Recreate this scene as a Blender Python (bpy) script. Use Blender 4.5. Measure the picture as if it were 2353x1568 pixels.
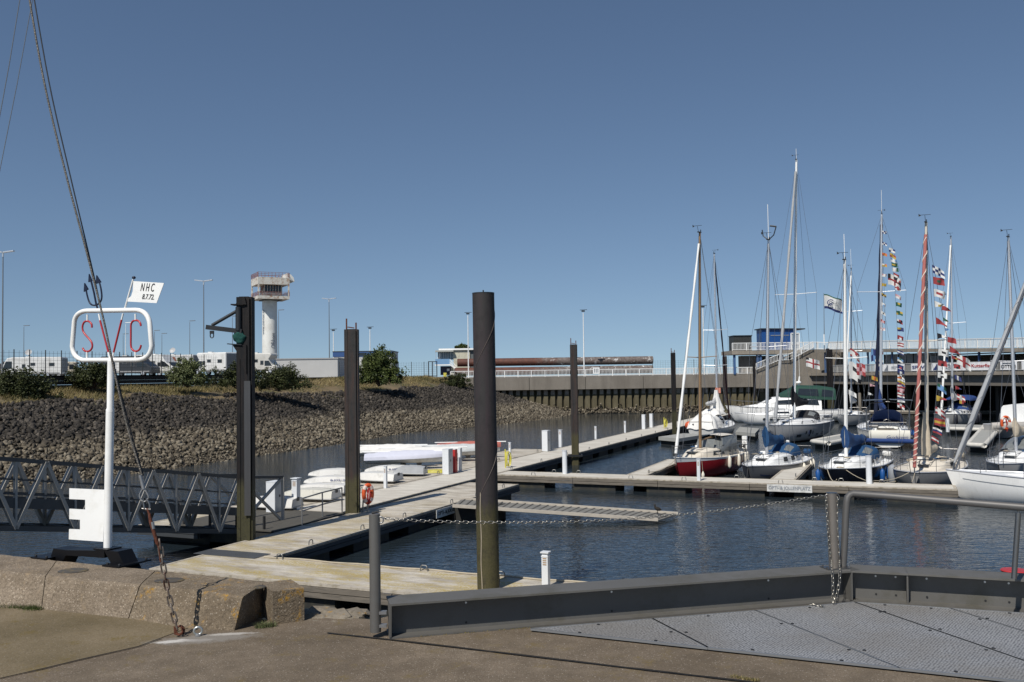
import bpy, math, random
import numpy as np
from mathutils import Vector, Matrix, noise as mnoise
for o in list(bpy.data.objects): bpy.data.objects.remove(o)
sc = bpy.context.scene
C = sc.collection
R_ = math.radians
# ------------------------------------------------------------------ camera
FPX = 2100.0; W_ = 2353.0; EYE = 1.8
PITCH = math.atan(78 / FPX); ROLL = R_(.8)
F0 = Vector((0, math.cos(PITCH), math.sin(PITCH))); U0 = Vector((0, -math.sin(PITCH), math.cos(PITCH))); R0 = Vector((1, 0, 0))
CR = R0 * math.cos(ROLL) - U0 * math.sin(ROLL); CU = U0 * math.cos(ROLL) + R0 * math.sin(ROLL)
cam = bpy.data.cameras.new('Camera'); co = bpy.data.objects.new('Camera', cam); C.objects.link(co); sc.camera = co
cam.sensor_width = 36; cam.lens = 36 * FPX / W_; cam.clip_start = .05; cam.clip_end = 9000
co.matrix_world = Matrix(((CR.x, CU.x, -F0.x, 0), (CR.y, CU.y, -F0.y, 0), (CR.z, CU.z, -F0.z, EYE), (0, 0, 0, 1)))
# ------------------------------------------------------------------ sky, sun, exposure
SUN_AZ, SUN_EL = 30, 50          # light travels towards this bearing (from +Y to +X), at this elevation
wd = bpy.data.worlds.new("World"); sc.world = wd; wd.use_nodes = True
nt = wd.node_tree; bgn = nt.nodes['Background']
sk = nt.nodes.new('ShaderNodeTexSky'); sk.sky_type = 'NISHITA'; sk.sun_disc = False
sk.sun_elevation = R_(SUN_EL); sk.sun_rotation = R_(180 + SUN_AZ); sk.altitude = 0; sk.air_density = 1.0; sk.dust_density = 0.0; sk.ozone_density = 2.4
tcn = nt.nodes.new('ShaderNodeTexCoord'); vad = nt.nodes.new('ShaderNodeVectorMath'); vad.operation = 'ADD'; vad.inputs[1].default_value = (0, 0, .10)
nt.links.new(tcn.outputs['Generated'], vad.inputs[0]); nt.links.new(vad.outputs[0], sk.inputs[0])   # real horizon haze is bluer than the model's lowest band
nt.links.new(sk.outputs[0], bgn.inputs[0]); bgn.inputs[1].default_value = .087
sl = bpy.data.lights.new('Sun', 'SUN'); sl.energy = 5.0; sl.angle = R_(.5); sl.color = (1, .95, .87)
so = bpy.data.objects.new('Sun', sl); C.objects.link(so)
so.rotation_euler = Vector((math.cos(R_(SUN_EL)) * math.sin(R_(SUN_AZ)), math.cos(R_(SUN_EL)) * math.cos(R_(SUN_AZ)), -math.sin(R_(SUN_EL)))).to_track_quat('-Z', 'Y').to_euler()
sc.view_settings.view_transform = 'Standard'; sc.view_settings.look = 'None'; sc.view_settings.gamma = 1; sc.view_settings.exposure = -0.08

# ------------------------------------------------------------------ measuring helpers (photo measured in a 2353 px wide frame)
EYEV = Vector((0, 0, EYE))
def ray(u, v): return F0 + CR * ((u - 1176.5) / FPX) + CU * ((784 - v) / FPX)
def at_z(u, v, z): d = ray(u, v); return EYEV + d * ((z - EYE) / d.z)
def at_y(u, v, y): d = ray(u, v); return EYEV + d * (y / d.y)
def on_plane(u, v, p0, nrm):
    d = ray(u, v); return EYEV + d * ((Vector(p0) - EYEV).dot(nrm) / d.dot(nrm))
DECK, WATER = -3.5, -4.15
AN = R_(23.3)
DV = Vector((math.sin(AN), math.cos(AN), 0)); NV = Vector((math.cos(AN), -math.sin(AN), 0))
def PW(w, s, z=DECK): return Vector((NV.x * w + DV.x * s, NV.y * w + DV.y * s, z))
def inv_pw(p): return p.x * NV.x + p.y * NV.y, p.x * DV.x + p.y * DV.y
rnd = random.Random(7)

# ------------------------------------------------------------------ mesh builder
XF = {}
class MB:
    def __init__(s): s.v = []; s.f = []; s.m = []
    def add(s, vs, fs, mi=0):
        b = len(s.v); s.v += [tuple(p) for p in vs]
        for f in fs: s.f.append(tuple(i + b for i in f)); s.m.append(mi)
        return s
    def box(s, c, d, rz=0, mi=0, M=None):
        hx, hy, hz = d[0] / 2, d[1] / 2, d[2] / 2
        if M is None: M = Matrix.Rotation(rz, 3, 'Z')
        c = Vector(c)
        vs = [c + M @ Vector((x * hx, y * hy, z * hz)) for z in (-1, 1) for x, y in ((-1, -1), (1, -1), (1, 1), (-1, 1))]
        return s.add(vs, [(3, 2, 1, 0), (4, 5, 6, 7), (0, 1, 5, 4), (1, 2, 6, 5), (2, 3, 7, 6), (3, 0, 4, 7)], mi)
    def bar(s, p, q, w, h, up=(0, 0, 1), mi=0):
        p = Vector(p); q = Vector(q); d = q - p; L = d.length
        if L < 1e-6: return s
        d.normalize(); up = Vector(up)
        if abs(d.dot(up)) > .98: up = Vector((0, 1, 0)) if abs(d.y) < .9 else Vector((1, 0, 0))
        x = d.cross(up).normalized(); z = x.cross(d).normalized()
        M = Matrix((x, d, z)).transposed()
        return s.box((p + q) / 2, (w, L, h), M=M, mi=mi)
    def tube(s, pts, r, n=8, closed=False, caps=True, mi=0):
        pts = [Vector(p) for p in pts]; k = len(pts)
        rs = r if isinstance(r, (list, tuple)) else [r] * k
        b = len(s.v); prev = None
        for i, p in enumerate(pts):
            a = pts[i - 1] if (i > 0 or closed) else p; c = pts[(i + 1) % k] if (i < k - 1 or closed) else p
            t = (c - a).normalized()
            if prev is None:
                ref = Vector((0, 0, 1)) if abs(t.z) < .9 else Vector((1, 0, 0)); x = t.cross(ref).normalized()
            else:
                x = prev - t * prev.dot(t)
                x = x.normalized() if x.length > 1e-6 else t.orthogonal().normalized()
            prev = x; y = t.cross(x)
            for j in range(n):
                an = 2 * math.pi * j / n; s.v.append(tuple(p + (x * math.cos(an) + y * math.sin(an)) * rs[i]))
        m = k if closed else k - 1
        for i in range(m):
            for j in range(n):
                a = b + i * n + j; a2 = b + i * n + (j + 1) % n; c = b + ((i + 1) % k) * n + j; c2 = b + ((i + 1) % k) * n + (j + 1) % n
                s.f.append((a, c, c2, a2)); s.m.append(mi)
        if caps and not closed:
            s.f.append(tuple(b + j for j in range(n))); s.m.append(mi)
            s.f.append(tuple(b + (k - 1) * n + j for j in reversed(range(n)))); s.m.append(mi)
        return s
    def prism(s, pts, ext, mi=0):
        pts = [Vector(p) for p in pts]; ext = Vector(ext); n = len(pts)
        return s.add(pts + [p + ext for p in pts], [tuple(reversed(range(n))), tuple(range(n, 2 * n))] + [(i, (i + 1) % n, (i + 1) % n + n, i + n) for i in range(n)], mi)
    def lathe(s, prof, c=(0, 0, 0), n=16, mi=0, M=None):
        c = Vector(c); b = len(s.v)
        for r, z in prof:
            for j in range(n):
                a = 2 * math.pi * j / n; p = Vector((r * math.cos(a), r * math.sin(a), z))
                s.v.append(tuple(c + (M @ p if M else p)))
        for i in range(len(prof) - 1):
            for j in range(n):
                s.f.append((b + i * n + j, b + i * n + (j + 1) % n, b + (i + 1) * n + (j + 1) % n, b + (i + 1) * n + j)); s.m.append(mi)
        s.f.append(tuple(b + j for j in reversed(range(n)))); s.m.append(mi)
        s.f.append(tuple(b + (len(prof) - 1) * n + j for j in range(n))); s.m.append(mi)
        return s
    def ball(s, c, r, n=10, mi=0, sx=1, sy=1, sz=1):
        k = max(4, n // 2)
        return s.lathe([(max(1e-3, math.sin(math.pi * i / k)) * r, -math.cos(math.pi * i / k) * r * sz) for i in range(k + 1)], c, n, mi, Matrix(((sx, 0, 0), (0, sy, 0), (0, 0, 1))))
    def grid(s, nu, nv, fn, mi=0, mfn=None):
        b = len(s.v)
        for i in range(nu + 1):
            for j in range(nv + 1): s.v.append(tuple(fn(i / nu, j / nv)))
        for i in range(nu):
            for j in range(nv):
                a = b + i * (nv + 1) + j
                s.f.append((a, a + nv + 1, a + nv + 2, a + 1)); s.m.append(mfn((i + .5) / nu, (j + .5) / nv) if mfn else mi)
        return s
    def build(s, name, mats, parent=None, smooth=None, local=False, recalc=False):
        me = bpy.data.meshes.new(name); vs = s.v
        if parent is not None and not local and parent in XF:
            M = XF[parent].inverted(); vs = [tuple(M @ Vector(p)) for p in vs]
        me.from_pydata(vs, [], s.f)
        if not isinstance(mats, (list, tuple)): mats = [mats]
        for m in mats: me.materials.append(m)
        if len(mats) > 1: me.polygons.foreach_set('material_index', s.m)
        if recalc:
            import bmesh
            bm = bmesh.new(); bm.from_mesh(me); bmesh.ops.recalc_face_normals(bm, faces=bm.faces[:]); bm.to_mesh(me); bm.free()
        if smooth:
            me.shade_smooth(); me.set_sharp_from_angle(angle=R_(smooth if smooth > 1 else 40))
        me.update()
        o = bpy.data.objects.new(name, me); C.objects.link(o)
        if parent is not None:
            o.parent = parent
            if parent in XF: XF[o] = XF[parent]
        return o
def tag(o, label=None, cat=None, group=None, kind=None):
    if label: o['label'] = label
    if cat: o['category'] = cat
    if group: o['group'] = group
    if kind: o['kind'] = kind
    return o
def thing(name, label, cat, loc=(0, 0, 0), rz=0, group=None):
    o = bpy.data.objects.new(name, None); C.objects.link(o); o.empty_display_size = .2
    o.location = loc; o.rotation_euler = (0, 0, rz); XF[o] = Matrix.Translation(Vector(loc)) @ Matrix.Rotation(rz, 4, 'Z')
    return tag(o, label, cat, group)
def copy_tree(o, parent=None):
    c = o.copy(); C.objects.link(c)
    if parent: c.parent = parent
    for ch in [k for k in bpy.data.objects if k.parent == o]: copy_tree(ch, c)
    return c
def place(o, loc, rz=0, label=None):
    o.location = loc; o.rotation_euler = (0, 0, rz)
    if label: o['label'] = label
    return o
def text_mesh(txt, size, mat, name, origin, xd, yd, parent=None, depth=.004, width=None, bend=None, shear=0, fat=0):
    cu = bpy.data.curves.new('t', 'FONT'); cu.body = txt; cu.size = size; cu.extrude = depth; cu.align_x = 'CENTER'; cu.align_y = 'CENTER'; cu.shear = shear; cu.offset = fat
    to = bpy.data.objects.new('t', cu); C.objects.link(to)
    me = bpy.data.meshes.new_from_object(to); bpy.data.objects.remove(to)
    xs = [v.co.x for v in me.vertices]; sx = 1
    if width and xs: sx = width / (max(xs) - min(xs))
    xd = Vector(xd).normalized(); yd = Vector(yd).normalized(); zd = xd.cross(yd); o_ = Vector(origin)
    M = XF[parent].inverted() if parent in XF else None
    for v in me.vertices:
        c = v.co
        if bend: p = bend(c.x * sx, c.y, c.z)
        else: p = o_ + xd * c.x * sx + yd * c.y + zd * c.z
        v.co = M @ p if M else p
    me.materials.clear(); me.materials.append(mat); me.name = name
    o = bpy.data.objects.new(name, me); C.objects.link(o)
    if parent: o.parent = parent; XF[o] = XF.get(parent, Matrix())
    return o

# ------------------------------------------------------------------ materials
MATS = {}
def L(nt, a, b): nt.links.new(a, b)
def newmat(name):
    m = bpy.data.materials.new(name); m.use_nodes = True; nt = m.node_tree
    return m, nt, nt.nodes['Principled BSDF']
def N(nt, t, **kw):
    n = nt.nodes.new(t)
    for k, v in kw.items():
        if k in n.inputs.keys() if isinstance(k, str) else False: n.inputs[k].default_value = v
        else: setattr(n, k, v)
    return n
def noise(nt, vec, scale, detail=4, rough=.6):
    n = nt.nodes.new('ShaderNodeTexNoise'); n.inputs['Scale'].default_value = scale; n.inputs['Detail'].default_value = detail; n.inputs['Roughness'].default_value = rough
    if vec: L(nt, vec, n.inputs['Vector'])
    return n.outputs[0]
def ramp(nt, fac, stops):
    n = nt.nodes.new('ShaderNodeValToRGB'); L(nt, fac, n.inputs[0]); e = n.color_ramp.elements
    while len(e) < len(stops): e.new(.5)
    for i, (p, c) in enumerate(stops):
        e[i].position = p; e[i].color = (c[0], c[1], c[2], 1) if not isinstance(c, (int, float)) else (c, c, c, 1)
    return n.outputs[0]
def mixc(nt, fac, a, b):
    n = nt.nodes.new('ShaderNodeMix'); n.data_type = 'RGBA'
    if isinstance(fac, (int, float)): n.inputs[0].default_value = fac
    else: L(nt, fac, n.inputs[0])
    for x, i in ((a, 6), (b, 7)):
        if isinstance(x, tuple): n.inputs[i].default_value = (x[0], x[1], x[2], 1)
        else: L(nt, x, n.inputs[i])
    return n.outputs[2]
def math_(nt, op, a, b=None, c=None):
    n = nt.nodes.new('ShaderNodeMath'); n.operation = op
    for i, x in enumerate((a, b, c)):
        if x is None: continue
        if isinstance(x, (int, float)): n.inputs[i].default_value = x
        else: L(nt, x, n.inputs[i])
    return n.outputs[0]
def coords(nt, kind='Object', scale=None, rot=None):
    t = nt.nodes.new('ShaderNodeTexCoord').outputs[kind]
    if scale or rot:
        m = nt.nodes.new('ShaderNodeMapping'); L(nt, t, m.inputs[0])
        if scale: m.inputs['Scale'].default_value = scale
        if rot: m.inputs['Rotation'].default_value = rot
        t = m.outputs[0]
    return t
def sep(nt, v):
    n = nt.nodes.new('ShaderNodeSeparateXYZ'); L(nt, v, n.inputs[0]); return n.outputs
def bump(nt, bs, h, strength, dist):
    n = nt.nodes.new('ShaderNodeBump'); n.inputs['Strength'].default_value = strength; n.inputs['Distance'].default_value = dist
    L(nt, h, n.inputs['Height']); L(nt, n.outputs[0], bs.inputs['Normal']); return n
def simple(name, col, rough=.5, metal=0, var=.18, sc_=3.0, bmp=0, bsc=40, dirt=None, dsc=2, spec=None, stretch=None):
    """paint, metal, cloth ... with a little mottling, optional dirt patches and grain"""
    if name in MATS: return MATS[name]
    m, nt, bs = newmat(name); v = coords(nt, scale=stretch)
    c = mixc(nt, noise(nt, v, sc_, 5), tuple(k * (1 - var) for k in col), tuple(min(1, k * (1 + var)) for k in col))
    if dirt:
        f = ramp(nt, noise(nt, v, dsc, 6, .7), [(.48, 0), (.66, 1)]); c = mixc(nt, f, c, dirt)
    L(nt, c, bs.inputs['Base Color']); bs.inputs['Roughness'].default_value = rough; bs.inputs['Metallic'].default_value = metal
    if spec is not None: bs.inputs['Specular IOR Level'].default_value = spec
    if bmp: bump(nt, bs, noise(nt, v, bsc, 4), bmp, .02)
    MATS[name] = m; return m
WHITE = simple('white_paint', (.84, .84, .82), .38, var=.07, sc_=2, dirt=(.74, .73, .69), dsc=3.5)
GEL = simple('white_gelcoat', (.82, .82, .80), .3, var=.07, sc_=1.5)
CREAM = simple('cream_gelcoat', (.68, .62, .52), .4, var=.08)
RED = simple('red_paint', (.42, .02, .03), .35, var=.12)
BLACKP = simple('black_paint', (.004, .004, .005), .42, var=.3, spec=.3)
STEEL = simple('galvanised_steel', (.30, .30, .30), .45, .7, var=.22, sc_=9, bmp=.1)
STAIN = simple('stainless_steel', (.27, .26, .25), .4, 1, var=.12, sc_=12)
ALU = simple('mast_aluminium', (.62, .63, .65), .35, .55, var=.08)
WMAST = simple('white_mast_paint', (.8, .8, .78), .35, var=.04)
WIRE = simple('rigging_wire', (.16, .17, .19), .4, .5, var=.2)
DKCLOTH = simple('black_canvas', (.012, .012, .014), .8, var=.4, bmp=.5, bsc=6)
NAVY = simple('navy_canvas', (.012, .022, .06), .8, var=.3, bmp=.4, bsc=5)
BLUECLOTH = simple('blue_canvas', (.006, .05, .135), .8, var=.3, bmp=.6, bsc=5)
BLUE2 = simple('bright_blue_canvas', (.010, .04, .16), .8, var=.3, bmp=.5, bsc=5)
WCLOTH = simple('white_canvas', (.68, .67, .64), .85, var=.14, sc_=5, bmp=.9, bsc=5)
BEIGE = simple('beige_canvas', (.5, .43, .33), .85, var=.15, bmp=.8, bsc=5)
GREYCL = simple('grey_canvas', (.33, .34, .35), .85, var=.2, bmp=.7, bsc=6)
GREENCL = simple('green_canvas', (.01, .05, .035), .8, var=.2, bmp=.4, bsc=4)
GLASS = simple('dark_glass', (.02, .025, .03), .08, var=.2)
CLEAR = simple('smoky_window_film', (.16, .17, .17), .15, var=.4, sc_=5)
RUBBER = simple('black_rubber', (.015, .015, .016), .6)
FENW = simple('white_fender', (.72, .68, .58), .5, var=.1)
FENB = simple('blue_fender', (.01, .08, .28), .5, var=.1)
FENK = simple('black_fender', (.012, .013, .02), .5, var=.1)
ORANGE = simple('orange_plastic', (.6, .09, .02), .5, var=.15)
YELLOW = simple('yellow_hose', (.55, .5, .08), .5, var=.2)
ROPE = simple('pale_rope', (.42, .37, .28), .9, var=.3)
WOODM = simple('varnished_wood', (.24, .15, .075), .4, var=.2, sc_=4)
RUSTY = simple('rusty_iron', (.11, .035, .018), .85, .2, var=.4, sc_=20, bmp=.5)
BROWNW = simple('tan_wood', (.32, .2, .1), .6, var=.3)
REDCAB = simple('red_cabinet', (.4, .03, .03), .4)
CABW = simple('cabinet_white', (.66, .68, .7), .4, var=.05)
SILVER = simple('cabinet_side', (.45, .47, .48), .45, .2, var=.08)
LAMPM = simple('lamp_post_metal', (.2, .21, .22), .5, .5, var=.1)
DARKM = simple('dark_metal', (.03, .032, .035), .5, .4, var=.3)
TEXTK = simple('black_lettering', (.01, .01, .012), .6, var=.1)
TEXTG = simple('grey_lettering', (.2, .22, .25), .6, var=.1)
TEXTR = simple('red_lettering', (.4, .02, .02), .6, var=.1)
TEXTB = simple('blue_lettering', (.02, .04, .16), .6, var=.1)
PILEB = None
def pile_mat(name, top, low, zline, streak=(.1, .035, .02), green=(.055, .052, .022), sp_=.3):
    m, nt, bs = newmat(name)
    g = nt.nodes.new('ShaderNodeNewGeometry').outputs['Position']; z = sep(nt, g)[2]
    mp = nt.nodes.new('ShaderNodeMapping'); L(nt, g, mp.inputs[0]); mp.inputs['Scale'].default_value = (5, 5, .5)
    st = noise(nt, mp.outputs[0], 1.6, 6, .7); fine = noise(nt, g, 30, 4, .7)
    c = mixc(nt, ramp(nt, st, [(.42, 0), (.7, 1)]), top, streak)
    zz = math_(nt, 'ADD', z, math_(nt, 'MULTIPLY', st, 1.2))
    f = ramp(nt, math_(nt, 'MULTIPLY_ADD', zz, 1.0, -zline + .5 - .6), [(.35, 1), (.75, 0)])
    c2 = mixc(nt, ramp(nt, fine, [(.4, 0), (.65, 1)]), green, low)
    c = mixc(nt, f, c, c2)
    mq = nt.nodes.new('ShaderNodeMapping'); L(nt, g, mq.inputs[0]); mq.inputs['Scale'].default_value = (14, 14, .9); c = mixc(nt, math_(nt, 'MULTIPLY', ramp(nt, noise(nt, mq.outputs[0], 1.3, 7, .8), [(.60, 0), (.72, 1)]), .45), c, tuple(k * 3.2 for k in top)); c = mixc(nt, ramp(nt, noise(nt, g, 3.5, 7, .8), [(.36, .5), (.5, 0)]), c, tuple(k * .5 for k in top))
    sp = ramp(nt, noise(nt, g, 55, 2, .5), [(.74, 0), (.78, 1)]); c = mixc(nt, math_(nt, 'MULTIPLY', sp, .5), c, (.3, .27, .24))
    L(nt, c, bs.inputs['Base Color']); bs.inputs['Roughness'].default_value = .7; bs.inputs['Specular IOR Level'].default_value = sp_
    bump(nt, bs, fine, .35, .02); return m
PILE1 = pile_mat('weathered_steel_pile', (.031, .030, .030), (.085, .072, .04), -2.2, streak=(.06, .036, .028))
PILE2 = pile_mat('dark_steel_pile', (.005, .0055, .007), (.036, .034, .022), -1.7, streak=(.02, .014, .012))
def water_mat():
    m, nt, bs = newmat('harbour_water')
    g = nt.nodes.new('ShaderNodeNewGeometry').outputs['Position']
    mp = nt.nodes.new('ShaderNodeMapping'); L(nt, g, mp.inputs[0]); mp.inputs['Rotation'].default_value = (0, 0, R_(15)); mp.inputs['Scale'].default_value = (.8, 2.0, 1)
    big = noise(nt, g, .05, 3, .5)
    h = math_(nt, 'ADD', math_(nt, 'MULTIPLY', noise(nt, mp.outputs[0], 3.2, 2, .5), .8), math_(nt, 'MULTIPLY', noise(nt, mp.outputs[0], 1.5, 3, .5), 1.0))
    h = math_(nt, 'MULTIPLY', h, ramp(nt, big, [(.35, .55), (.65, 1.0)]))
    c = mixc(nt, big, (.012, .021, .030), (.021, .027, .030))
    L(nt, c, bs.inputs['Base Color']); bs.inputs['Roughness'].default_value = .05; bs.inputs['IOR'].default_value = 1.33
    bump(nt, bs, h, .48, .08); return m
WATERM = water_mat()
def concrete(name, col, col2, sc_=1.0, speck=None, streaks=False, lichen=None, world=True, agg=60, bs_=.4):
    m, nt, bs = newmat(name)
    g = nt.nodes.new('ShaderNodeNewGeometry').outputs['Position'] if world else coords(nt)
    c = mixc(nt, ramp(nt, noise(nt, g, .7 * sc_, 6, .65), [(.35, 0), (.65, 1)]), col, col2)
    fine = noise(nt, g, agg, 3, .7)
    if bs_ > .8: c = mixc(nt, ramp(nt, noise(nt, g, 42, 4, .75), [(.36, .6), (.54, 0)]), c, tuple(k * .4 for k in col))
    c = mixc(nt, ramp(nt, fine, [(.3, .55), (.5, 0)]), c, tuple(k * .45 for k in col))
    if agg == 62: c = mixc(nt, ramp(nt, noise(nt, g, 5.5, 8, .75), [(.42, .42), (.6, 0)]), c, tuple(k * .6 for k in col)); c = mixc(nt, ramp(nt, noise(nt, g, 130, 2, .5), [(.35, .5), (.5, 0)]), c, tuple(k * .35 for k in col))
    if speck:
        v = nt.nodes.new('ShaderNodeTexVoronoi'); v.inputs['Scale'].default_value = agg * 1.35; L(nt, g, v.inputs['Vector'])
        s_ = sep(nt, v.outputs['Color'])[0]
        f = math_(nt, 'MULTIPLY', ramp(nt, s_, [(.84, 0), (.9, 1)]), ramp(nt, v.outputs['Distance'], [(.25, 1), (.45, 0)]))
        c = mixc(nt, math_(nt, 'MULTIPLY', f, .6), c, speck)
    if streaks:
        mp = nt.nodes.new('ShaderNodeMapping'); L(nt, g, mp.inputs[0]); mp.inputs['Scale'].default_value = (.9, .9, .14)
        f = ramp(nt, noise(nt, mp.outputs[0], .8, 8, .7), [(.45, 0), (.75, .6)]); c = mixc(nt, f, c, tuple(k * .5 for k in col)); c = mixc(nt, ramp(nt, noise(nt, g, .25, 5, .7), [(.4, 0), (.7, .35)]), c, tuple(k * .6 for k in col))
    if lichen:
        f = math_(nt, 'MULTIPLY', ramp(nt, noise(nt, g, 2.2 * sc_, 5, .7), [(.56, 0), (.66, 1)]), ramp(nt, noise(nt, g, agg * .8, 3, .6), [(.42, 0), (.55, 1)]))
        c = mixc(nt, f, c, lichen)
    L(nt, c, bs.inputs['Base Color']); bs.inputs['Roughness'].default_value = .9; bs.inputs['Specular IOR Level'].default_value = .25
    bump(nt, bs, fine, bs_, .012); return m
PAVE = concrete('asphalt_quay_paving', (.132, .103, .072), (.21, .168, .124), 1.6, speck=(.36, .32, .27), agg=62, lichen=(.14, .105, .05))
KERBM = concrete('washed_aggregate_concrete', (.215, .168, .118), (.35, .285, .215), 3, speck=(.6, .52, .42), agg=62, bs_=1.0, lichen=(.27, .205, .13))
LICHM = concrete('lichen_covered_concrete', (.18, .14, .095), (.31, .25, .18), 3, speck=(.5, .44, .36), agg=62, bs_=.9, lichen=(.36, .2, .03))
WALLM = concrete('stained_quay_concrete', (.2, .178, .15), (.245, .222, .19), .3, streaks=True, agg=9, bs_=.2)
SLABM = concrete('pale_slab_concrete', (.26, .23, .19), (.34, .3, .25), .3, streaks=True, agg=9, bs_=.2)
GREYLAND = concrete('far_quay_paving', (.16, .15, .14), (.2, .19, .17), .1, agg=2)
def deck_mat():
    m, nt, bs = newmat('weathered_pontoon_planks'); v = coords(nt)
    x, y, z = sep(nt, v)
    pl = math_(nt, 'FRACT', math_(nt, 'MULTIPLY', y, 7.1)); gap = ramp(nt, pl, [(.0, 1), (.09, 0)])
    mp = nt.nodes.new('ShaderNodeMapping'); L(nt, v, mp.inputs[0]); mp.inputs['Scale'].default_value = (.35, 1.2, 1)
    c = mixc(nt, ramp(nt, noise(nt, mp.outputs[0], 1.3, 6, .75), [(.36, 0), (.6, 1)]), (.27, .235, .19), (.56, .52, .45))
    g = nt.nodes.new('ShaderNodeNewGeometry').outputs['Position']; gx, gy, gz = sep(nt, g)
    near = ramp(nt, math_(nt, 'MULTIPLY', gy, .01), [(.25, 1), (.40, .12)])
    lm = ramp(nt, noise(nt, mp.outputs[0], 1.0, 6, .72), [(.44, 0), (.56, 1)])
    br = ramp(nt, noise(nt, v, 16, 4, .7), [(.38, .1), (.55, 1)])
    c = mixc(nt, math_(nt, 'MULTIPLY', math_(nt, 'MULTIPLY', lm, br), near), c, (.36, .27, .07))
    c = mixc(nt, ramp(nt, noise(nt, v, 35, 3, .7), [(.3, .4), (.5, 0)]), c, (.14, .12, .1))
    c = mixc(nt, math_(nt, 'MULTIPLY', gap, .55), c, (.08, .07, .06))
    L(nt, c, bs.inputs['Base Color']); bs.inputs['Roughness'].default_value = .85; bump(nt, bs, noise(nt, v, 30, 3), .3, .01); return m
DECKM = deck_mat()
def deck_far():
    m, nt, bs = newmat('bleached_pontoon_planks'); v = coords(nt); x, y, z = sep(nt, v)
    gap = ramp(nt, math_(nt, 'FRACT', math_(nt, 'MULTIPLY', y, 1.9)), [(0, 1), (.07, 0)])
    mp = nt.nodes.new('ShaderNodeMapping'); L(nt, v, mp.inputs[0]); mp.inputs['Scale'].default_value = (.5, 2, 1)
    c = mixc(nt, ramp(nt, noise(nt, mp.outputs[0], .9, 6, .7), [(.36, 0), (.64, 1)]), (.42, .385, .33), (.60, .57, .50))
    c = mixc(nt, math_(nt, 'MULTIPLY', gap, .35), c, (.12, .11, .1))
    L(nt, c, bs.inputs['Base Color']); bs.inputs['Roughness'].default_value = .85; return m
DECKF = deck_far()
FASC = simple('grey_timber_fascia', (.15, .13, .105), .85, var=.35, sc_=1.2, stretch=(1, 1, 9), dirt=(.09, .08, .065), dsc=1.6)
FASCD = simple('dark_timber_fascia', (.035, .04, .045), .7, var=.35, sc_=1.2, stretch=(1, 1, 7))
FLOATM = simple('black_float', (.02, .02, .018), .7, var=.4, dirt=(.05, .045, .025))
CONCF = simple('concrete_float', (.13, .125, .11), .85, var=.3, sc_=.8, dirt=(.05, .045, .035))
def hull_mat(name, col, stripe=None, bottom=(.02, .02, .022), z1=.1, z2=.18, top=None, zt=9, rough=.25):
    m, nt, bs = newmat(name); v = coords(nt); z = sep(nt, v)[2]
    c = mixc(nt, noise(nt, v, 1.5, 4), tuple(k * .92 for k in col), tuple(min(1, k * 1.06) for k in col))
    c = mixc(nt, math_(nt, 'MULTIPLY', ramp(nt, noise(nt, coords(nt, scale=(1, 1, .25)), 4, 6, .75), [(.52, 0), (.75, 1)]), .35), c, tuple(k * .5 for k in col))
    if top: c = mixc(nt, math_(nt, 'GREATER_THAN', z, zt), c, top)
    if stripe: c = mixc(nt, math_(nt, 'LESS_THAN', z, z2), c, stripe)
    c = mixc(nt, math_(nt, 'LESS_THAN', z, z1), c, bottom)
    L(nt, c, bs.inputs['Base Color']); bs.inputs['Roughness'].default_value = rough; return m
def leaf_mat(name, a, b):
    m, nt, bs = newmat(name)
    at = nt.nodes.new('ShaderNodeAttribute'); at.attribute_name = 'rnd'
    c = ramp(nt, at.outputs['Fac'], [(0, a), (1, b)])
    L(nt, c, bs.inputs['Base Color']); bs.inputs['Roughness'].default_value = .6; bs.inputs['Specular IOR Level'].default_value = .3; return m
LEAF = leaf_mat('green_leaves', (.018, .032, .008), (.10, .125, .03))
LEAFD = leaf_mat('dark_leaves', (.012, .018, .006), (.06, .07, .02))
LEAFP = leaf_mat('pale_leaves', (.025, .04, .012), (.17, .19, .08))
GRASSM = leaf_mat('dry_grass_blades', (.045, .052, .014), (.33, .255, .115))
BARK = simple('bark', (.07, .05, .035), .9, var=.3)
def rock_mat():
    m, nt, bs = newmat('riprap_stone')
    at = nt.nodes.new('ShaderNodeAttribute'); at.attribute_name = 'rnd'
    g = nt.nodes.new('ShaderNodeNewGeometry').outputs['Position']; z = sep(nt, g)[2]
    up = ramp(nt, at.outputs['Fac'], [(0, (.016, .014, .012)), (.8, (.06, .052, .044)), (1, (.13, .112, .092))])
    lo = ramp(nt, at.outputs['Fac'], [(0, (.05, .041, .029)), (.6, (.155, .13, .093)), (1, (.28, .245, .185))])
    zz = math_(nt, 'ADD', z, math_(nt, 'MULTIPLY', noise(nt, g, .35, 4), 1.6))
    f = ramp(nt, math_(nt, 'MULTIPLY_ADD', zz, .5, 1.15), [(.34, 0), (.62, 1)])
    c = mixc(nt, f, lo, up); c = mixc(nt, ramp(nt, noise(nt, g, 14, 3), [(.35, .5), (.6, 0)]), c, (.03, .025, .018))
    L(nt, c, bs.inputs['Base Color']); bs.inputs['Roughness'].default_value = .85; bs.inputs['Specular IOR Level'].default_value = .3
    bump(nt, bs, noise(nt, g, 18, 3), .5, .04); return m
ROCKM = rock_mat()
SOILM = simple('bank_soil', (.035, .028, .02), .95, var=.4, sc_=1)
TURFM = simple('bank_turf', (.15, .11, .06), .95, var=.4, sc_=.6, dirt=(.045, .055, .018), dsc=.25)
def set_rnd(me, vals):
    a = me.attributes.new('rnd', 'FLOAT', 'POINT'); a.data.foreach_set('value', vals)
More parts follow.
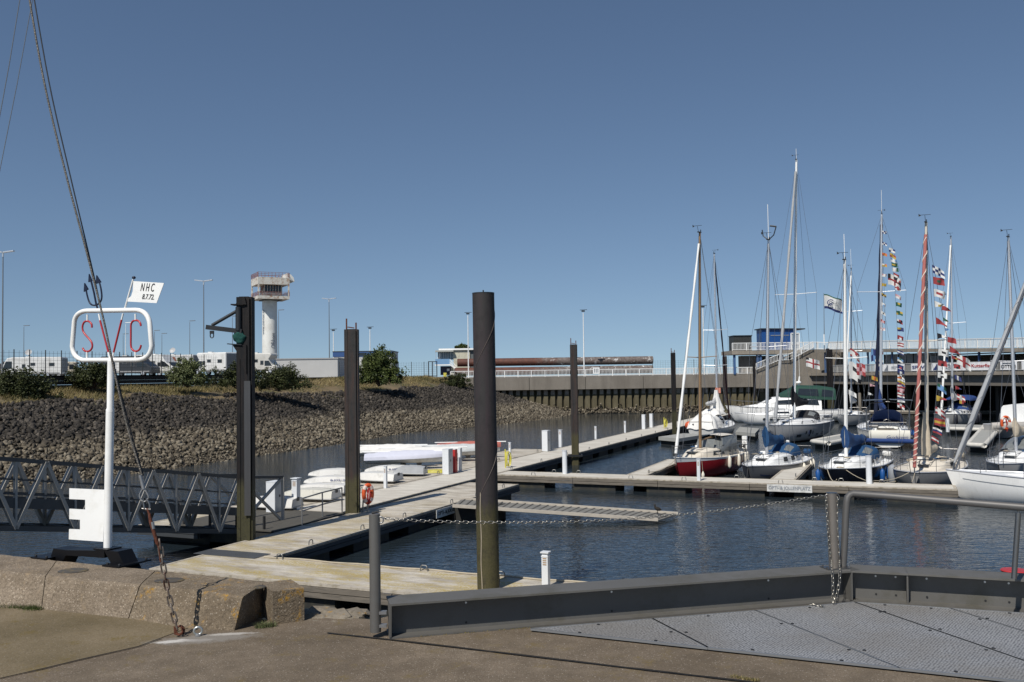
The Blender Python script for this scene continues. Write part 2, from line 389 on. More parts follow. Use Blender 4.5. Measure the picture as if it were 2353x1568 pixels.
def np_mesh(name, V, Fc, mat, rv=None, parent=None):
    me = bpy.data.meshes.new(name); nV = len(V); nF, k = Fc.shape
    me.vertices.add(nV); me.vertices.foreach_set('co', V.astype(np.float32).ravel())
    me.loops.add(nF * k); me.loops.foreach_set('vertex_index', Fc.astype(np.int32).ravel())
    me.polygons.add(nF); me.polygons.foreach_set('loop_start', np.arange(0, nF * k, k, dtype=np.int32))
    me.update(calc_edges=True); me.materials.append(mat)
    if rv is not None: set_rnd(me, rv.astype(np.float32))
    o = bpy.data.objects.new(name, me); C.objects.link(o)
    if parent: o.parent = parent; XF[o] = XF[parent]
    return o
NR = np.random.RandomState(3)
def rand_rot(n):
    q = NR.normal(size=(n, 4)); q /= np.linalg.norm(q, axis=1)[:, None]; w, x, y, z = q.T
    return np.stack([1 - 2 * (y * y + z * z), 2 * (x * y - w * z), 2 * (x * z + w * y), 2 * (x * y + w * z), 1 - 2 * (x * x + z * z), 2 * (y * z - w * x), 2 * (x * z - w * y), 2 * (y * z + w * x), 1 - 2 * (x * x + y * y)], 1).reshape(n, 3, 3)
PH = (1 + 5 ** .5) / 2
ICO = np.array([(-1, PH, 0), (1, PH, 0), (-1, -PH, 0), (1, -PH, 0), (0, -1, PH), (0, 1, PH), (0, -1, -PH), (0, 1, -PH), (PH, 0, -1), (PH, 0, 1), (-PH, 0, -1), (-PH, 0, 1)]) / 1.9
ICF = np.array([(0, 11, 5), (0, 5, 1), (0, 1, 7), (0, 7, 10), (0, 10, 11), (1, 5, 9), (5, 11, 4), (11, 10, 2), (10, 7, 6), (7, 1, 8), (3, 9, 4), (3, 4, 2), (3, 2, 6), (3, 6, 8), (3, 8, 9), (4, 9, 5), (2, 4, 11), (6, 2, 10), (8, 6, 7), (9, 8, 1)])
CUB = np.array([(x, y, z) for z in (-1, 1) for x, y in ((-1, -1), (1, -1), (1, 1), (-1, 1))]) * .66
CUF = np.array([(3, 2, 1), (3, 1, 0), (4, 5, 6), (4, 6, 7), (0, 1, 5), (0, 5, 4), (1, 2, 6), (1, 6, 5), (2, 3, 7), (2, 7, 6), (3, 0, 4), (3, 4, 7)])
def stones(name, P, S, mat, flat=(1.05, .8, .58)):
    n = len(P); V = (CUB[None] + NR.uniform(-.30, .30, (n, 8, 3))) * (np.array(flat) * NR.uniform(.7, 1.3, (n, 3)))[:, None, :] * S[:, None, None]
    V = np.einsum('nij,nkj->nki', rand_rot(n), V) + P[:, None, :]
    Fc = (CUF[None] + (np.arange(n) * 8)[:, None, None]).reshape(-1, 3)
    return np_mesh(name, V.reshape(-1, 3), Fc, mat, np.repeat(NR.uniform(0, 1, n), 8))
def leaves(name, P, S, mat, parent=None, asp=.5, rv=None):
    n = len(P); q = np.array([(-asp, 0, 0), (0, -1, 0), (asp, 0, .0), (0, 1, 0)]) * .5
    V = np.einsum('nij,kj->nki', rand_rot(n), q) * S[:, None, None] + P[:, None, :]
    if parent in XF: V = V - np.array(XF[parent].translation)
    Fc = (np.arange(4)[None] + (np.arange(n) * 4)[:, None])
    return np_mesh(name, V.reshape(-1, 3), Fc, mat, np.repeat(NR.uniform(0, 1, n) if rv is None else rv, 4), parent)
def bush(label, c, rx, ry, h, n, mat, leaf=.2, group='bushes on the dike', name='bush', cat='bush'):
    c = Vector(c); t = thing(name, label, cat, c, 0, group)
    nc = max(10, int(n / 70)); cl = []
    for _ in range(nc):      # leaf clumps on limbs, uneven outline
        a = rnd.uniform(0, 6.283); e = rnd.uniform(0, 1); k = rnd.uniform(.55, 1.02)
        k *= rnd.choice((.8, 1, 1, 1.25)); cl.append((c.x + rx * k * math.cos(a) * math.cos(e * 1.45), c.y + ry * k * math.sin(a) * math.cos(e * 1.45), c.z + .12 * h + h * .86 * math.sin(e * 1.45) * k, rnd.uniform(.08, .24) * min(rx, h)))
    mb = MB()
    for x, y, z, r in cl[:26]:
        mid = Vector((c.x + (x - c.x) * .4, c.y + (y - c.y) * .4, c.z + (z - c.z) * .55)); mb.tube([(c.x, c.y, c.z - .1), mid, (x, y, z)], [.06, .04, .012], 5)
    mb.build('branch', BARK, t)
    idx = NR.randint(0, nc, n); A = np.array(cl)[idx]
    D = NR.normal(size=(n, 3)); D /= np.linalg.norm(D, axis=1)[:, None]; D *= NR.uniform(.35, 1.1, (n, 1)) * A[:, 3:4]
    P = A[:, :3] + D; rv = np.clip(NR.uniform(0, 1, nc)[idx] * .6 + NR.uniform(0, .4, n), 0, 1)
    leaves('foliage', P, NR.uniform(.6, 1.3, n) * leaf, mat, t, .6, rv)
    return t
# ================================================================== THE SETTING
MB().add([(-3000, -40, WATER), (3000, -40, WATER), (3000, 6000, WATER), (-3000, 6000, WATER)], [(0, 1, 2, 3)]).build('water', WATERM)['kind'] = 'structure'
MB().add([(-3000, -40, -7), (3000, -40, -7), (3000, 6000, -7), (-3000, 6000, -7)], [(0, 1, 2, 3)]).build('harbour_bed', SOILM)['kind'] = 'structure'
# ---- left bank: curved dike with riprap, turf and plateau
WL = [(-46, 0), (-36, 25), (-28.2, 51), (-23.8, 60), (-19.9, 70.6), (-15.2, 83.5), (-11.2, 97), (-4.4, 106.5), (3.2, 120), (8.4, 134), (11, 146)]
def cat(pts, n):
    out = []
    for i in range(len(pts) - 1):
        p = [Vector(pts[max(0, i - 1)]), Vector(pts[i]), Vector(pts[i + 1]), Vector(pts[min(len(pts) - 1, i + 2)])]
        for k in range(n):
            t = k / n; out.append(.5 * ((2 * p[1]) + (p[2] - p[0]) * t + (2 * p[0] - 5 * p[1] + 4 * p[2] - p[3]) * t * t + (3 * p[1] - p[0] - 3 * p[2] + p[3]) * t ** 3))
    return out + [Vector(pts[-1])]
WLP = cat(WL, 8)
NRM = []
for i, p in enumerate(WLP):
    a = WLP[max(0, i - 2)]; b = WLP[min(len(WLP) - 1, i + 2)]; t = (b - a).normalized(); NRM.append(Vector((-t.y, t.x)))
for _ in range(3): NRM = [(NRM[max(0, i - 1)] + NRM[i] * 2 + NRM[min(len(NRM) - 1, i + 1)]).normalized() for i in range(len(NRM))]
PROF = [(-12, -7.2), (-2, -4.75), (0, -4.15), (14.2, -.02), (15, .12), (17, .42), (19, .75), (21, 1.15)]
def prof(t):
    for (a, za), (b, zb) in zip(PROF, PROF[1:]):
        if t <= b: return za + (zb - za) * (t - a) / (b - a)
    return PROF[-1][1]
def bankp(i, t):
    k = int(min(len(WLP) - 2, max(0, i))); u = i - k
    p = WLP[k].lerp(WLP[k + 1], u); n = NRM[k].lerp(NRM[k + 1], u); q = p + n * t
    z = prof(t)
    if t > 1: z += .22 * mnoise.noise((q.x * .12, q.y * .12, 3.1))
    if t > 14: z += .3 * max(0, mnoise.noise((q.x * .25, q.y * .25, 9)))
    far = min(1, max(0, (q.y - 104) / 14)); z += far * .55 * max(0, min(1, (t - 14.5) / 4))
    return Vector((q.x, q.y, z))
ts = [-12, -2, 0, 3, 6, 9, 12, 14.2, 15, 16, 17, 18, 19, 20, 21]; nI = len(WLP) - 1
mb = MB(); mb.grid(nI, len(ts) - 1, lambda u, v: bankp(u * nI, ts[round(v * (len(ts) - 1))]), mfn=lambda u, v: 0 if ts[int(v * (len(ts) - 1))] < 12 else 1)
mb.build('embankment', [SOILM, TURFM], recalc=True)['kind'] = 'structure'
PLZ = 2.3
edge = [bankp(i, 21.15) for i in range(0, nI + 1)]
mb = MB(); vs = []; fs = []
for i, e in enumerate(edge): vs += [(e.x, e.y, PLZ if e.y < 100 else PLZ - .45 * min(1, (e.y - 100) / 10)), (-1500, e.y + 60, PLZ)]
for i in range(len(edge) - 1):
    if edge[i + 1].y < 136.4: fs.append((2 * i, 2 * i + 2, 2 * i + 3, 2 * i + 1))
mb.add(vs, fs); mb.build('parking_ground', GREYLAND)['kind'] = 'structure'
MB().add([(-1500, 137.4, 1.42), (44, 137.4, 1.42), (60, 150, 1.42), (900, 150, 1.42), (900, 300, 1.42), (-1500, 300, 1.42)], [tuple(range(6))]).build('promenade_ground', GREYLAND)['kind'] = 'structure'
# riprap stones
SP = .26; P = []; S = []
i0 = 0
for k in range(len(WLP) - 1):
    seg = (WLP[k + 1] - WLP[k]).length
    if WLP[k].y < 36: continue
    n = int(seg / SP) + 1
    for a in range(n):
        t = -.5
        while t < 14.6 + 3.2 * mnoise.noise((WLP[k].x * .11, WLP[k].y * .11 + a * .03, 1)):
            i = k + (a + rnd.uniform(-.4, .4)) / n; p = bankp(max(0, i), t + rnd.uniform(-.15, .15)); sz = rnd.choice((rnd.uniform(.09, .17), rnd.uniform(.12, .22), rnd.uniform(.16, .30))) * (.62 if t < 1.6 else 1)
            P.append((p.x, p.y, p.z + rnd.uniform(-.04, .12))); S.append(sz); t += SP * (.7 if t < 1.6 else 1.0)
ok = [i for i, p in enumerate(P) if p[1] < 137]
tag(stones('riprap_stones', np.array(P)[ok], np.array(S)[ok], ROCKM), 'loose dark and grey-brown armour stones covering the harbour bank', 'riprap', kind='stuff')
# grass on the bank crest
n = 42000; I = NR.uniform(10, nI - 3, n); T = 13.2 + 7.8 * NR.uniform(0, 1, n) ** .8
G = []; 
for i, t in zip(I, T):
    p = bankp(i, t); den = mnoise.noise((p.x * .35, p.y * .35, 5))
    if den > -.12 - .45 * (t > 17) + .3 * (t < 15) and p.y > 40 and p.y < 136.6: G.append((p.x, p.y, p.z, .5 + .5 * mnoise.noise((p.x * .2, p.y * .2, 0)), t))
G = np.array(G); n = len(G); hgt = NR.uniform(.08, .26, n) * (1 + (G[:, 4] > 16.5) * .6); an = NR.uniform(0, 6.28, n); wdt = .028
dx = np.stack([np.cos(an) * wdt, np.sin(an) * wdt, np.zeros(n)], 1); tip = np.stack([NR.normal(.08, .1, n), NR.normal(0, .1, n), hgt], 1)
V = np.stack([G[:, :3] - dx, G[:, :3] + dx, G[:, :3] + tip], 1).reshape(-1, 3)
tag(np_mesh('dike_grass', V, np.arange(3 * n).reshape(n, 3), GRASSM, np.repeat(np.clip(G[:, 3] + NR.normal(0, .2, n), 0, 1), 3)), 'rough half-dry grass along the crest of the stone bank', 'grass', kind='stuff')
# low dark retaining wall under the parking
t = thing('retaining_wall', 'low dark plank retaining wall below the parked motorhomes', 'wall', edge[20])
mb = MB(); cap = MB()
for i in range(8, nI - 1):
    a, b = edge[i], edge[i + 1]
    if a.y > 104: break
    for k in range(4): mb.bar((a.x, a.y, .95 + .36 * k), (b.x, b.y, .95 + .36 * k), .12 + .02 * (k % 2), .33)
mb.build('plank', simple('tarred_planks', (.03, .027, .024), .9, var=.4, sc_=2), t)
# ---- far quay wall (left, frontal)
QY = 137.0
xa, xb = at_y(1068, 868, QY).x, 43.9
t = thing('quay_wall', 'long stained concrete quay wall on steel sheet piles across the basin', 'quay wall', (xa, QY, 1.44))
mb = MB(); jx = [xa] + [at_y(u, 868, QY).x for u in (1216, 1345, 1478, 1607, 1725)] + [xb]
jx = sorted(jx)
for a, b in zip(jx, jx[1:]): mb.box(((a + b) / 2, QY + .45, .48), (b - a - .07, .9, 1.92))
mb.box(((xa + xb) / 2, QY + .6, .46), (xb - xa, .8, 1.86))
mb.build('concrete_cap', WALLM, t)
mb = MB(); x = xa - 2; 
pp = []
while x < xb:
    pp += [(x, 1.35), (x + .16, .8), (x + .80, .8), (x + .88, 1.35)]; x += 1.05
mb.v = [(px, QY + py - .05, z) for z in (-7, -.48) for px, py in pp]; m_ = len(pp); mb.f = [(i, i + 1, i + 1 + m_, i + m_) for i in range(m_ - 1)]; mb.m = [0] * (m_ - 1)
SHP = concrete('algae_stained_sheet_piling', (.10, .085, .05), (.16, .14, .09), .5, streaks=True, agg=8)
mb.build('sheet_piling', SHP, t)
mb = MB(); x = xa - 2
while x < xb: mb.prism([(x + .2, QY + .55, -.5), (x + .2, QY + .75, -1.25), (x + .2, QY + .8, -.5)], (.55, 0, 0)); x += 1.05
mb.build('bracket', SLABM, t)
n = 2600; P = np.stack([NR.uniform(xa + 12, xb, n), QY + .55 + NR.uniform(-.25, .3, n), WATER + np.abs(NR.normal(0, .38, n))], 1)
tag(stones('mussel_bank', P, NR.uniform(.1, .26, n), ROCKM), 'dark mussel clusters along the foot of the sheet piles', 'mussels', kind='stuff')
# railings
def railing(name, label, pts, h, mat, sp=.2, post=2.0, cat_='railing', group=None, thick=.055, mid=False):
    pts = [Vector(p) for p in pts]; t = thing(name, label, cat_, pts[0], 0, group); bal = MB(); pm = MB(); rl = MB(); up = Vector((0, 0, 1)); npost = 0
    for a, b in zip(pts, pts[1:]):
        d = b - a; Ln = d.length; k = max(1, round(Ln / post))
        for i in range(k + 1):
            if npost < 90: MB().box(a + d * i / k + up * h / 2, (.11, .11, h)).build('post', mat, t)
            npost += 1
        rl.bar(a + up * h, b + up * h, .12, .10); rl.bar(a + up * .12, b + up * .12, .07, .07)
        if mid: rl.bar(a + up * h * .5, b + up * h * .5, .04, .04)
        k = int(Ln / sp)
        if sp < 5:
            for i in range(1, k): q = a + d * i / k; bal.box(q + up * (h / 2 + .04), (thick, thick, h - .12))
    rl.build('rail', mat, t)
    if bal.v: bal.build('baluster_infill', mat, t)
    return t
RAILM = simple('white_railing_paint', (.72, .72, .7), .5, var=.15)
railing('railing', 'long white baluster railing on top of the far concrete quay wall', [(at_y(1035, 866, QY).x, QY + .4, 1.45), (43.4, QY + .4, 1.45)], 1.0, RAILM, group='white quay railings')
# rusty pipes behind railing
PIPEM, nt, bs = newmat('rusty_pipe'); g = nt.nodes.new('ShaderNodeNewGeometry').outputs['Position']
f = math_(nt, 'ADD', math_(nt, 'MULTIPLY', sep(nt, g)[0], .05), math_(nt, 'MULTIPLY', noise(nt, g, .6, 5), .5))
c = mixc(nt, ramp(nt, f, [(.45, 0), (.62, 1)]), (.12, .04, .022), (.16, .135, .12)); c = mixc(nt, ramp(nt, noise(nt, g, 2.5, 6, .75), [(.4, .7), (.6, 0)]), c, (.045, .022, .018))
pk = math_(nt, 'MULTIPLY', ramp(nt, noise(nt, g, 1.1, 6, .8), [(.56, 0), (.62, 1)]), ramp(nt, f, [(.45, 0), (.62, 1)])); c = mixc(nt, pk, c, (.55, .54, .52))
L(nt, c, bs.inputs['Base Color']); bs.inputs['Roughness'].default_value = .7
def pipe(lab, u0, u1, vc, Y, r, mat=PIPEM):
    a = at_y(u0, vc, Y); b = at_y(u1, vc, Y); b.z = a.z; t = thing('dredging_pipe', lab, 'pipe', a, 0, 'stacked pipes behind the railing')
    mb = MB(); mb.tube([a, b], r, 20)
    mb.build('pipe_shell', mat, t, smooth=40)
    x = a.x + 3
    fl = MB()
    while x < b.x: fl.tube([(x, a.y, a.z), (x + .12, a.y, a.z)], r * 1.035, 20); x += 7.3
    fl.build('weld_collar', mat, t, smooth=40)
    bo = MB(); bo.tube([(b.x + .01, a.y, a.z), (b.x + .03, a.y, a.z)], r * .88, 20); bo.build('dark_opening', RUBBER, t)
pipe('upper rusty steel pipe, turning grey with peeling paint to the right', 1051, 1500, 834, 145, .62)
pipe('lower rusty steel pipe lying under the long upper one', 1045, 1500, 855, 144.2, .62)
pipe('rear dark pipe seen just above the long rusty one', 1250, 1498, 831.5, 147, .62)
# ---- right quay, two storeys, running towards the camera
QA = Vector((43.9, 137, 0)); QD = Vector((5.9, -26, 0)).normalized(); QN = Vector((QD.y, -QD.x, 0)) * -1   # QN points away from the basin
if QN.x < 0: QN = -QN
def Q(s, o, z): p = QA + QD * s + QN * o; return Vector((p.x, p.y, z))
RZQ = math.atan2(QD.y, QD.x)
def qbox(mb, s0, s1, o0, o1, z0, z1, mi=0):
    mb.prism([Q(s0, o0, z0), Q(s1, o0, z0), Q(s1, o1, z0), Q(s0, o1, z0)], (0, 0, z1 - z0), mi); return mb
t = thing('quay_building', 'two-storey concrete quay terrace with open lower deck on the right', 'quay terrace', Q(0, 0, 1.5))
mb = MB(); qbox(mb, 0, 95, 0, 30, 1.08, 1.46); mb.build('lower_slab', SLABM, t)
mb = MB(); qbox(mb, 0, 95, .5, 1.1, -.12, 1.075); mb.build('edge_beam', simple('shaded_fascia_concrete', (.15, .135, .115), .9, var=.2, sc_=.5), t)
mb = MB(); qbox(mb, 0, 95, 16, 16.4, -7, 1.0); qbox(mb, -.3, 0, .5, 16, -7, 1.0); mb.build('back_wall', simple('underdeck_shade_black', (.012, .012, .012), .95), t)  # wall coloured black to stand for the deep shade under the deck
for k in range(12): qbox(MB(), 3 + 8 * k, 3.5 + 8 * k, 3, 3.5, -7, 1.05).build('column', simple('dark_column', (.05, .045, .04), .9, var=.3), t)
def uz(s): return 5.0 - .0262 * s      # top of the sloping upper deck
mb = MB()
for o0, o1, dz0, dz1 in ((.2, 12, .42, 0),):
    a0, a1 = Q(3, o0, uz(3)), Q(95, o0, uz(95)); b0, b1 = Q(3, o1, uz(3)), Q(95, o1, uz(95)); dn = Vector((0, 0, -.42))
    mb.add([a0, a1, b1, b0, a0 + dn, a1 + dn, b1 + dn, b0 + dn], [(0, 1, 2, 3), (7, 6, 5, 4), (0, 4, 5, 1), (1, 5, 6, 2), (2, 6, 7, 3), (3, 7, 4, 0)])
mb.build('upper_slab', SLABM, t, recalc=True)
BLUEP = simple('blue_steel_post', (.05, .11, .24), .5)
for k in range(14): qbox(MB(), 4 + 5.2 * k, 4.18 + 5.2 * k, .7, .9, 1.47, uz(4 + 5.2 * k) - .43).build('steel_post', BLUEP, t)
mb = MB(); qbox(mb, 12, 24.5, 5, 5.2, 1.47, 3.9); mb.build('window_band', simple('grey_blue_glazing', (.36, .41, .46), .25, var=.15, sc_=.6), t)
mb = MB()
for k in range(9): qbox(mb, 12 + 1.55 * k, 12.1 + 1.55 * k, 4.92, 4.99, 1.47, 3.9)
qbox(mb, 12, 24.5, 4.93, 4.98, 2.6, 2.68); mb.build('window_mullion', DARKM, t)
mb = MB(); qbox(mb, 24.6, 95, 5, 5.3, 1.47, 2.3 + .1); qbox(mb, 24.6, 95, 5.02, 5.32, 2.4, 3.4); mb.build('rear_wall', simple('brown_rear_wall', (.10, .085, .065), .8, var=.2, sc_=.5), t)
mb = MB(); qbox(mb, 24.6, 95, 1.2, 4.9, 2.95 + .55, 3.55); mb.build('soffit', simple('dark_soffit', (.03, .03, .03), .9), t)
railing('railing', 'white baluster railing of the lower deck behind the sponsor banners', [Q(6, .25, 1.47), Q(93, .25, 1.47)], 1.05, simple('grey_railing_paint', (.34, .34, .33), .5, var=.15), group='white quay railings')
railing('railing', 'white baluster railing along the sloping upper deck on the right', [Q(6, .3, uz(6)), Q(93, .3, uz(93))], 1.05, RAILM, group='white quay railings')
# banners on the lower railing (positions along the quay found from where they stand in the view)
def q_s(u):  # distance along the quay front for a column of the photo
    d = ray(u, 840); o = EYEV
    # intersect with the vertical plane through Q(0,0.2)
    nrm = QN; p = Q(0, .2, 0); k = (p - o).dot(nrm) / d.dot(nrm); h = o + d * k
    return (h - p).dot(QD)
def banner(u0, u1, label, items, col='white_paint'):
    s0, s1 = q_s(u0), q_s(u1); t = thing('banner', label, 'banner', Q((s0 + s1) / 2, .17, 1.55), 0, 'sponsor banners on the lower quay railing')
    mb = MB(); nseg = 10
    mb.grid(nseg, 2, lambda a, b: Q(s0 + (s1 - s0) * a, .16 + .015 * math.sin(a * 30 + b * 3), 1.60 + .9 * b)); mb.build('banner_sheet', simple('banner_vinyl', (.82, .82, .82), .6, var=.06), t)
    for txt, fx, fz, size, mat, wd_ in items:
        if txt == 'sail':
            s = s0 + (s1 - s0) * fx; z = 1.7
            MB().prism([Q(s, .12, z), Q(s + .8, .12, z), Q(s + .8, .12, z + .75)], QN * .01).build('sail_logo', mat, t)
            continue
        if txt == 'bar':
            a = s0 + (s1 - s0) * fx; b = a + wd_; MB().prism([Q(a, .12, fz), Q(b, .12, fz), Q(b, .12, fz + size), Q(a, .12, fz + size)], QN * .01).build('logo_bar', mat, t); continue
        text_mesh(txt, size, mat, 'lettering', Q(s0 + (s1 - s0) * fx, .12, fz), QD, (0, 0, 1), t, width=(wd_ * abs(s1 - s0)) if wd_ else None, fat=.006)
banner(2010, 2079, 'white banner with small sail logos and faint lines, beside the dark tarred pile', [('sail', .07, 0, 0, TEXTB, 0), ('sail', .34, 0, 0, TEXTG, 0), ('bar', .58, 2.12, .07, TEXTG, 1.4), ('bar', .58, 1.9, .06, TEXTG, .9)])
banner(2094, 2132, 'white banner lettered SPW in dark blue', [('SPW', .45, 2.03, .55, TEXTB, .75)])
banner(2141, 2220, 'white banner reading SEGELWERK STADE with a blue sail logo', [('sail', .05, 0, 0, TEXTB, 0), ('SEGELWERK', .6, 2.25, .38, TEXTG, .6), ('STADE', .47, 1.87, .35, TEXTG, .3)])
banner(2230, 2289, 'white banner reading Kutterfisch in red', [('Kutterfisch', .5, 2.1, .5, TEXTR, .88)])
banner(2299, 2338, 'white banner reading OTTEN in black', [('OTTEN', .5, 1.95, .5, TEXTK, .85), ('bar', .14, 2.30, .07, TEXTK, 1.5)])
banner(2348, 2400, 'white banner cut off by the right edge of the view', [])
# staircase block between the two quays
SY = 136.4
def S_(u, v, y=SY): return at_y(u, v, y)
t = thing('stair_block', 'concrete stair block with a flight climbing to the upper terrace', 'stairs', S_(1830, 860))
poly = [S_(1737, 848), S_(1737, 862), S_(1925, 860), S_(1925, 803), S_(1868, 803), S_(1855, 806), S_(1812, 829), S_(1790, 831)]
MB().prism(poly, (0, 3.2, 0)).build('stair_wall', WALLM, t)
MB().prism([S_(1737, 861.5, SY - .3), S_(1737, 893, SY - .3), S_(1926, 891, SY - .3), S_(1926, 859.5, SY - .3)], (0, 4, 0)).build('lower_wall', WALLM, t)
mb = MB()
for k in range(22):
    f = k / 21; a = S_(1737 + 117 * f, 848 - 43 * f); mb.box((a.x, SY + .9, a.z + .02), (.42, 1.7, .16))
mb.build('stair_tread', SLABM, t)
MB().prism([S_(1920, 803, SY - .6), S_(1945, 803, SY - .6), S_(1945, 950, SY - .6), S_(1920, 950, SY - .6)], (0, 3, 0)).build('pier', SLABM, t)
def stair_rail(lab, pts): 
    railing('stair_railing', lab, pts, 1.0, RAILM, sp=.22, post=1.6, group='stair railings', cat_='railing')
stair_rail('white stair railing slanting up the concrete stair block', [S_(1738, 851, SY - .4), S_(1790, 830, SY - .4), S_(1815, 829, SY - .4), S_(1868, 801, SY - .4)])
# upper platform with kiosk and container
t = thing('upper_platform', 'raised concrete platform carrying the blue kiosk and dark container', 'platform', S_(1760, 805, 137))
a, b = S_(1682, 806, 136.5), S_(1880, 806, 136.5)
MB().box(((a.x + b.x) / 2, 140, a.z - .3), (b.x - a.x, 7, .6)).build('platform_slab', SLABM, t)
for u in (1687, 1740, 1747, 1797): p = S_(u, 806, 137); MB().box((p.x, 137, (p.z - .6 + 1.44) / 2), (.32, .32, p.z - .6 - 1.44)).build('steel_post', BLUEP, t)
p, q = S_(1700, 820, 139), S_(1733, 820, 139); MB().box(((p.x + q.x) / 2, 139, 2.8), (q.x - p.x, 2, 2.8)).build('core_wall', WALLM, t)
p, q = S_(1745, 820, 140), S_(1800, 820, 140); MB().box(((p.x + q.x) / 2, 141, 2.8), (q.x - p.x, 2, 2.8)).build('core_wall', WALLM, t)
PZ = a.z
railing('railing', 'white railing around the raised platform in front of the dark container', [(a.x + .1, 136.7, PZ), (b.x, 136.7, PZ)], 1.1, RAILM, sp=.2, group='white quay railings')
railing('railing', 'white railing linking the platform to the upper deck behind the flagpole', [(b.x, 136.9, PZ), (S_(1960, 806, 134).x, 134, PZ - .35)], 1.1, RAILM, sp=.2, group='white quay railings')
t = thing('container', 'dark grey corrugated container at the left end of the raised platform', 'container', S_(1706, 801, 138.5))
p, q = S_(1686, 801, 138.5), S_(1727, 772, 138.5)
mb = MB(); mb.box(((p.x + q.x) / 2, 140, (PZ + q.z) / 2), (q.x - p.x, 3, q.z - PZ))
mb.build('body', simple('container_paint', (.03, .032, .03), .6), t)
mb = MB(); x = p.x + .1
while x < q.x - .1: mb.box((x, 138.47, (PZ + q.z) / 2), (.09, .06, q.z - PZ - .3)); x += .24
mb.build('corrugation', simple('container_paint', (.03, .032, .03), .6), t)
MB().box(((p.x + q.x) / 2, 139.95, q.z + .05), (q.x - p.x + .15, 3.2, .1)).build('roof', DARKM, t)
t = thing('kiosk', 'blue kiosk with overhanging dark roof on the raised platform', 'kiosk', S_(1790, 801, 138.5))
p, q = S_(1749, 801, 138.5), S_(1829, 756, 138.5); KB = simple('kiosk_blue', (.008, .06, .22), .45, var=.1)
MB().box(((p.x + q.x) / 2, 140, (PZ + q.z) / 2), (q.x - p.x - .3, 3, q.z - PZ)).build('body', KB, t)
MB().prism([(p.x - .1, 138.2, q.z), (S_(1849, 756, 138.5).x, 138.2, q.z - .1), (S_(1849, 756, 138.5).x, 138.2, q.z + .05), (p.x - .1, 138.2, q.z + .15)], (0, 3.6, 0)).build('roof', DARKM, t)
MB().box(((p.x + q.x) / 2 + .2, 138.46, q.z - .95), (2.8, .03, .12)).build('sign_strip', TEXTG, t)
p, q = S_(1818, 801, 138.4), S_(1836, 766, 138.4)
mb = MB()
for a_, b_ in (((p.x, PZ), (p.x, q.z)), ((q.x, PZ), (q.x, q.z)), ((p.x, q.z), (q.x, q.z)), ((p.x, PZ + .9), (q.x, PZ + .9))): mb.bar((a_[0], 138.35, a_[1]), (b_[0], 138.35, b_[1]), .12, .12)
mb.build('door_frame', WHITE, t)
MB().box(((p.x + q.x) / 2, 138.42, (PZ + q.z) / 2), (q.x - p.x - .12, .04, q.z - PZ - .1)).build('door_pane', simple('pale_door_glass', (.3, .34, .38), .2), t)

# ================================================================== FOREGROUND QUAY
# paving sheet (with the hole edge where the quay ends)
qp = [(-14, -2), (-14, 10.9), at_z(0, 1276, 0).xy, at_z(500, 1415, 0).xy, at_z(627, 1425, 0).xy, at_z(702, 1421, 0).xy, at_z(745, 1416, 0).xy, at_z(862, 1424, 0).xy, at_z(924, 1408, 0).xy, at_z(1900, 1370, 0).xy, at_z(2095, 1374, 0).xy, at_z(2500, 1400, 0).xy, (14, 4.4), (14, -2)]
qp = [Vector((p[0], p[1])) for p in qp]
mb = MB(); mb.add([(p.x, p.y, 0) for p in qp], [tuple(reversed(range(len(qp))))]); 
mb.add([(p.x, p.y, 0) for p in qp] + [(p.x, p.y, -6) for p in qp], [(i, i + 1, i + 1 + len(qp), i + len(qp)) for i in range(len(qp) - 1)])
mb.build('quay_ground', PAVE, recalc=True)['kind'] = 'structure'
# older, browner paving patch on the left and joints
pl = [at_z(-250, 1640, .004), at_z(-60, 1570, .004), at_z(0, 1558.4, .004), at_z(95, 1537, .004), at_z(190, 1514, .004), at_z(317, 1485.4, .004), at_z(385, 1460, .004), at_z(440, 1440, .004), at_z(300, 1422, .004), at_z(95, 1400, .004), at_z(0, 1396, .004), at_z(-300, 1380, .004)]
MB().add(pl, [tuple(range(len(pl)))]).build('paving_patch', concrete('mossy_paving', (.115, .09, .05), (.19, .15, .095), 1.6, speck=(.3, .27, .22), agg=70, lichen=(.13, .095, .03)), recalc=True)['kind'] = 'structure'
JM = simple('open_joint', (.014, .012, .01), 1)
def joint(pts, w, lab='paving_joint'):
    p = []; 
    for a, b in zip(pts, pts[1:]):
        A, B = at_z(*a, .008), at_z(*b, .008); k = max(2, int((B - A).length / .12))
        for i in range(k): p.append(A.lerp(B, i / k))
    p.append(at_z(*pts[-1], .008)); mb = MB(); vs = []
    for i, q in enumerate(p):
        d = (p[min(i + 1, len(p) - 1)] - p[max(0, i - 1)]).normalized(); nn = Vector((-d.y, d.x, 0)); ww = w * rnd.uniform(.55, 1.25)
        vs += [q + nn * ww, q - nn * ww]
    mb.add(vs, [(2 * i, 2 * i + 1, 2 * i + 3, 2 * i + 2) for i in range(len(p) - 1)]); mb.build(lab, JM, recalc=True)['kind'] = 'structure'
joint([(0, 1558.4), (95, 1537), (190, 1514), (317, 1485.4), (370, 1466)], .006)
joint([(752, 1454), (893, 1469), (1040, 1486), (1436, 1533), (1745, 1569)], .012)
joint([(1040, 1486.2), (1436, 1533.4), (1745, 1569)], .009)
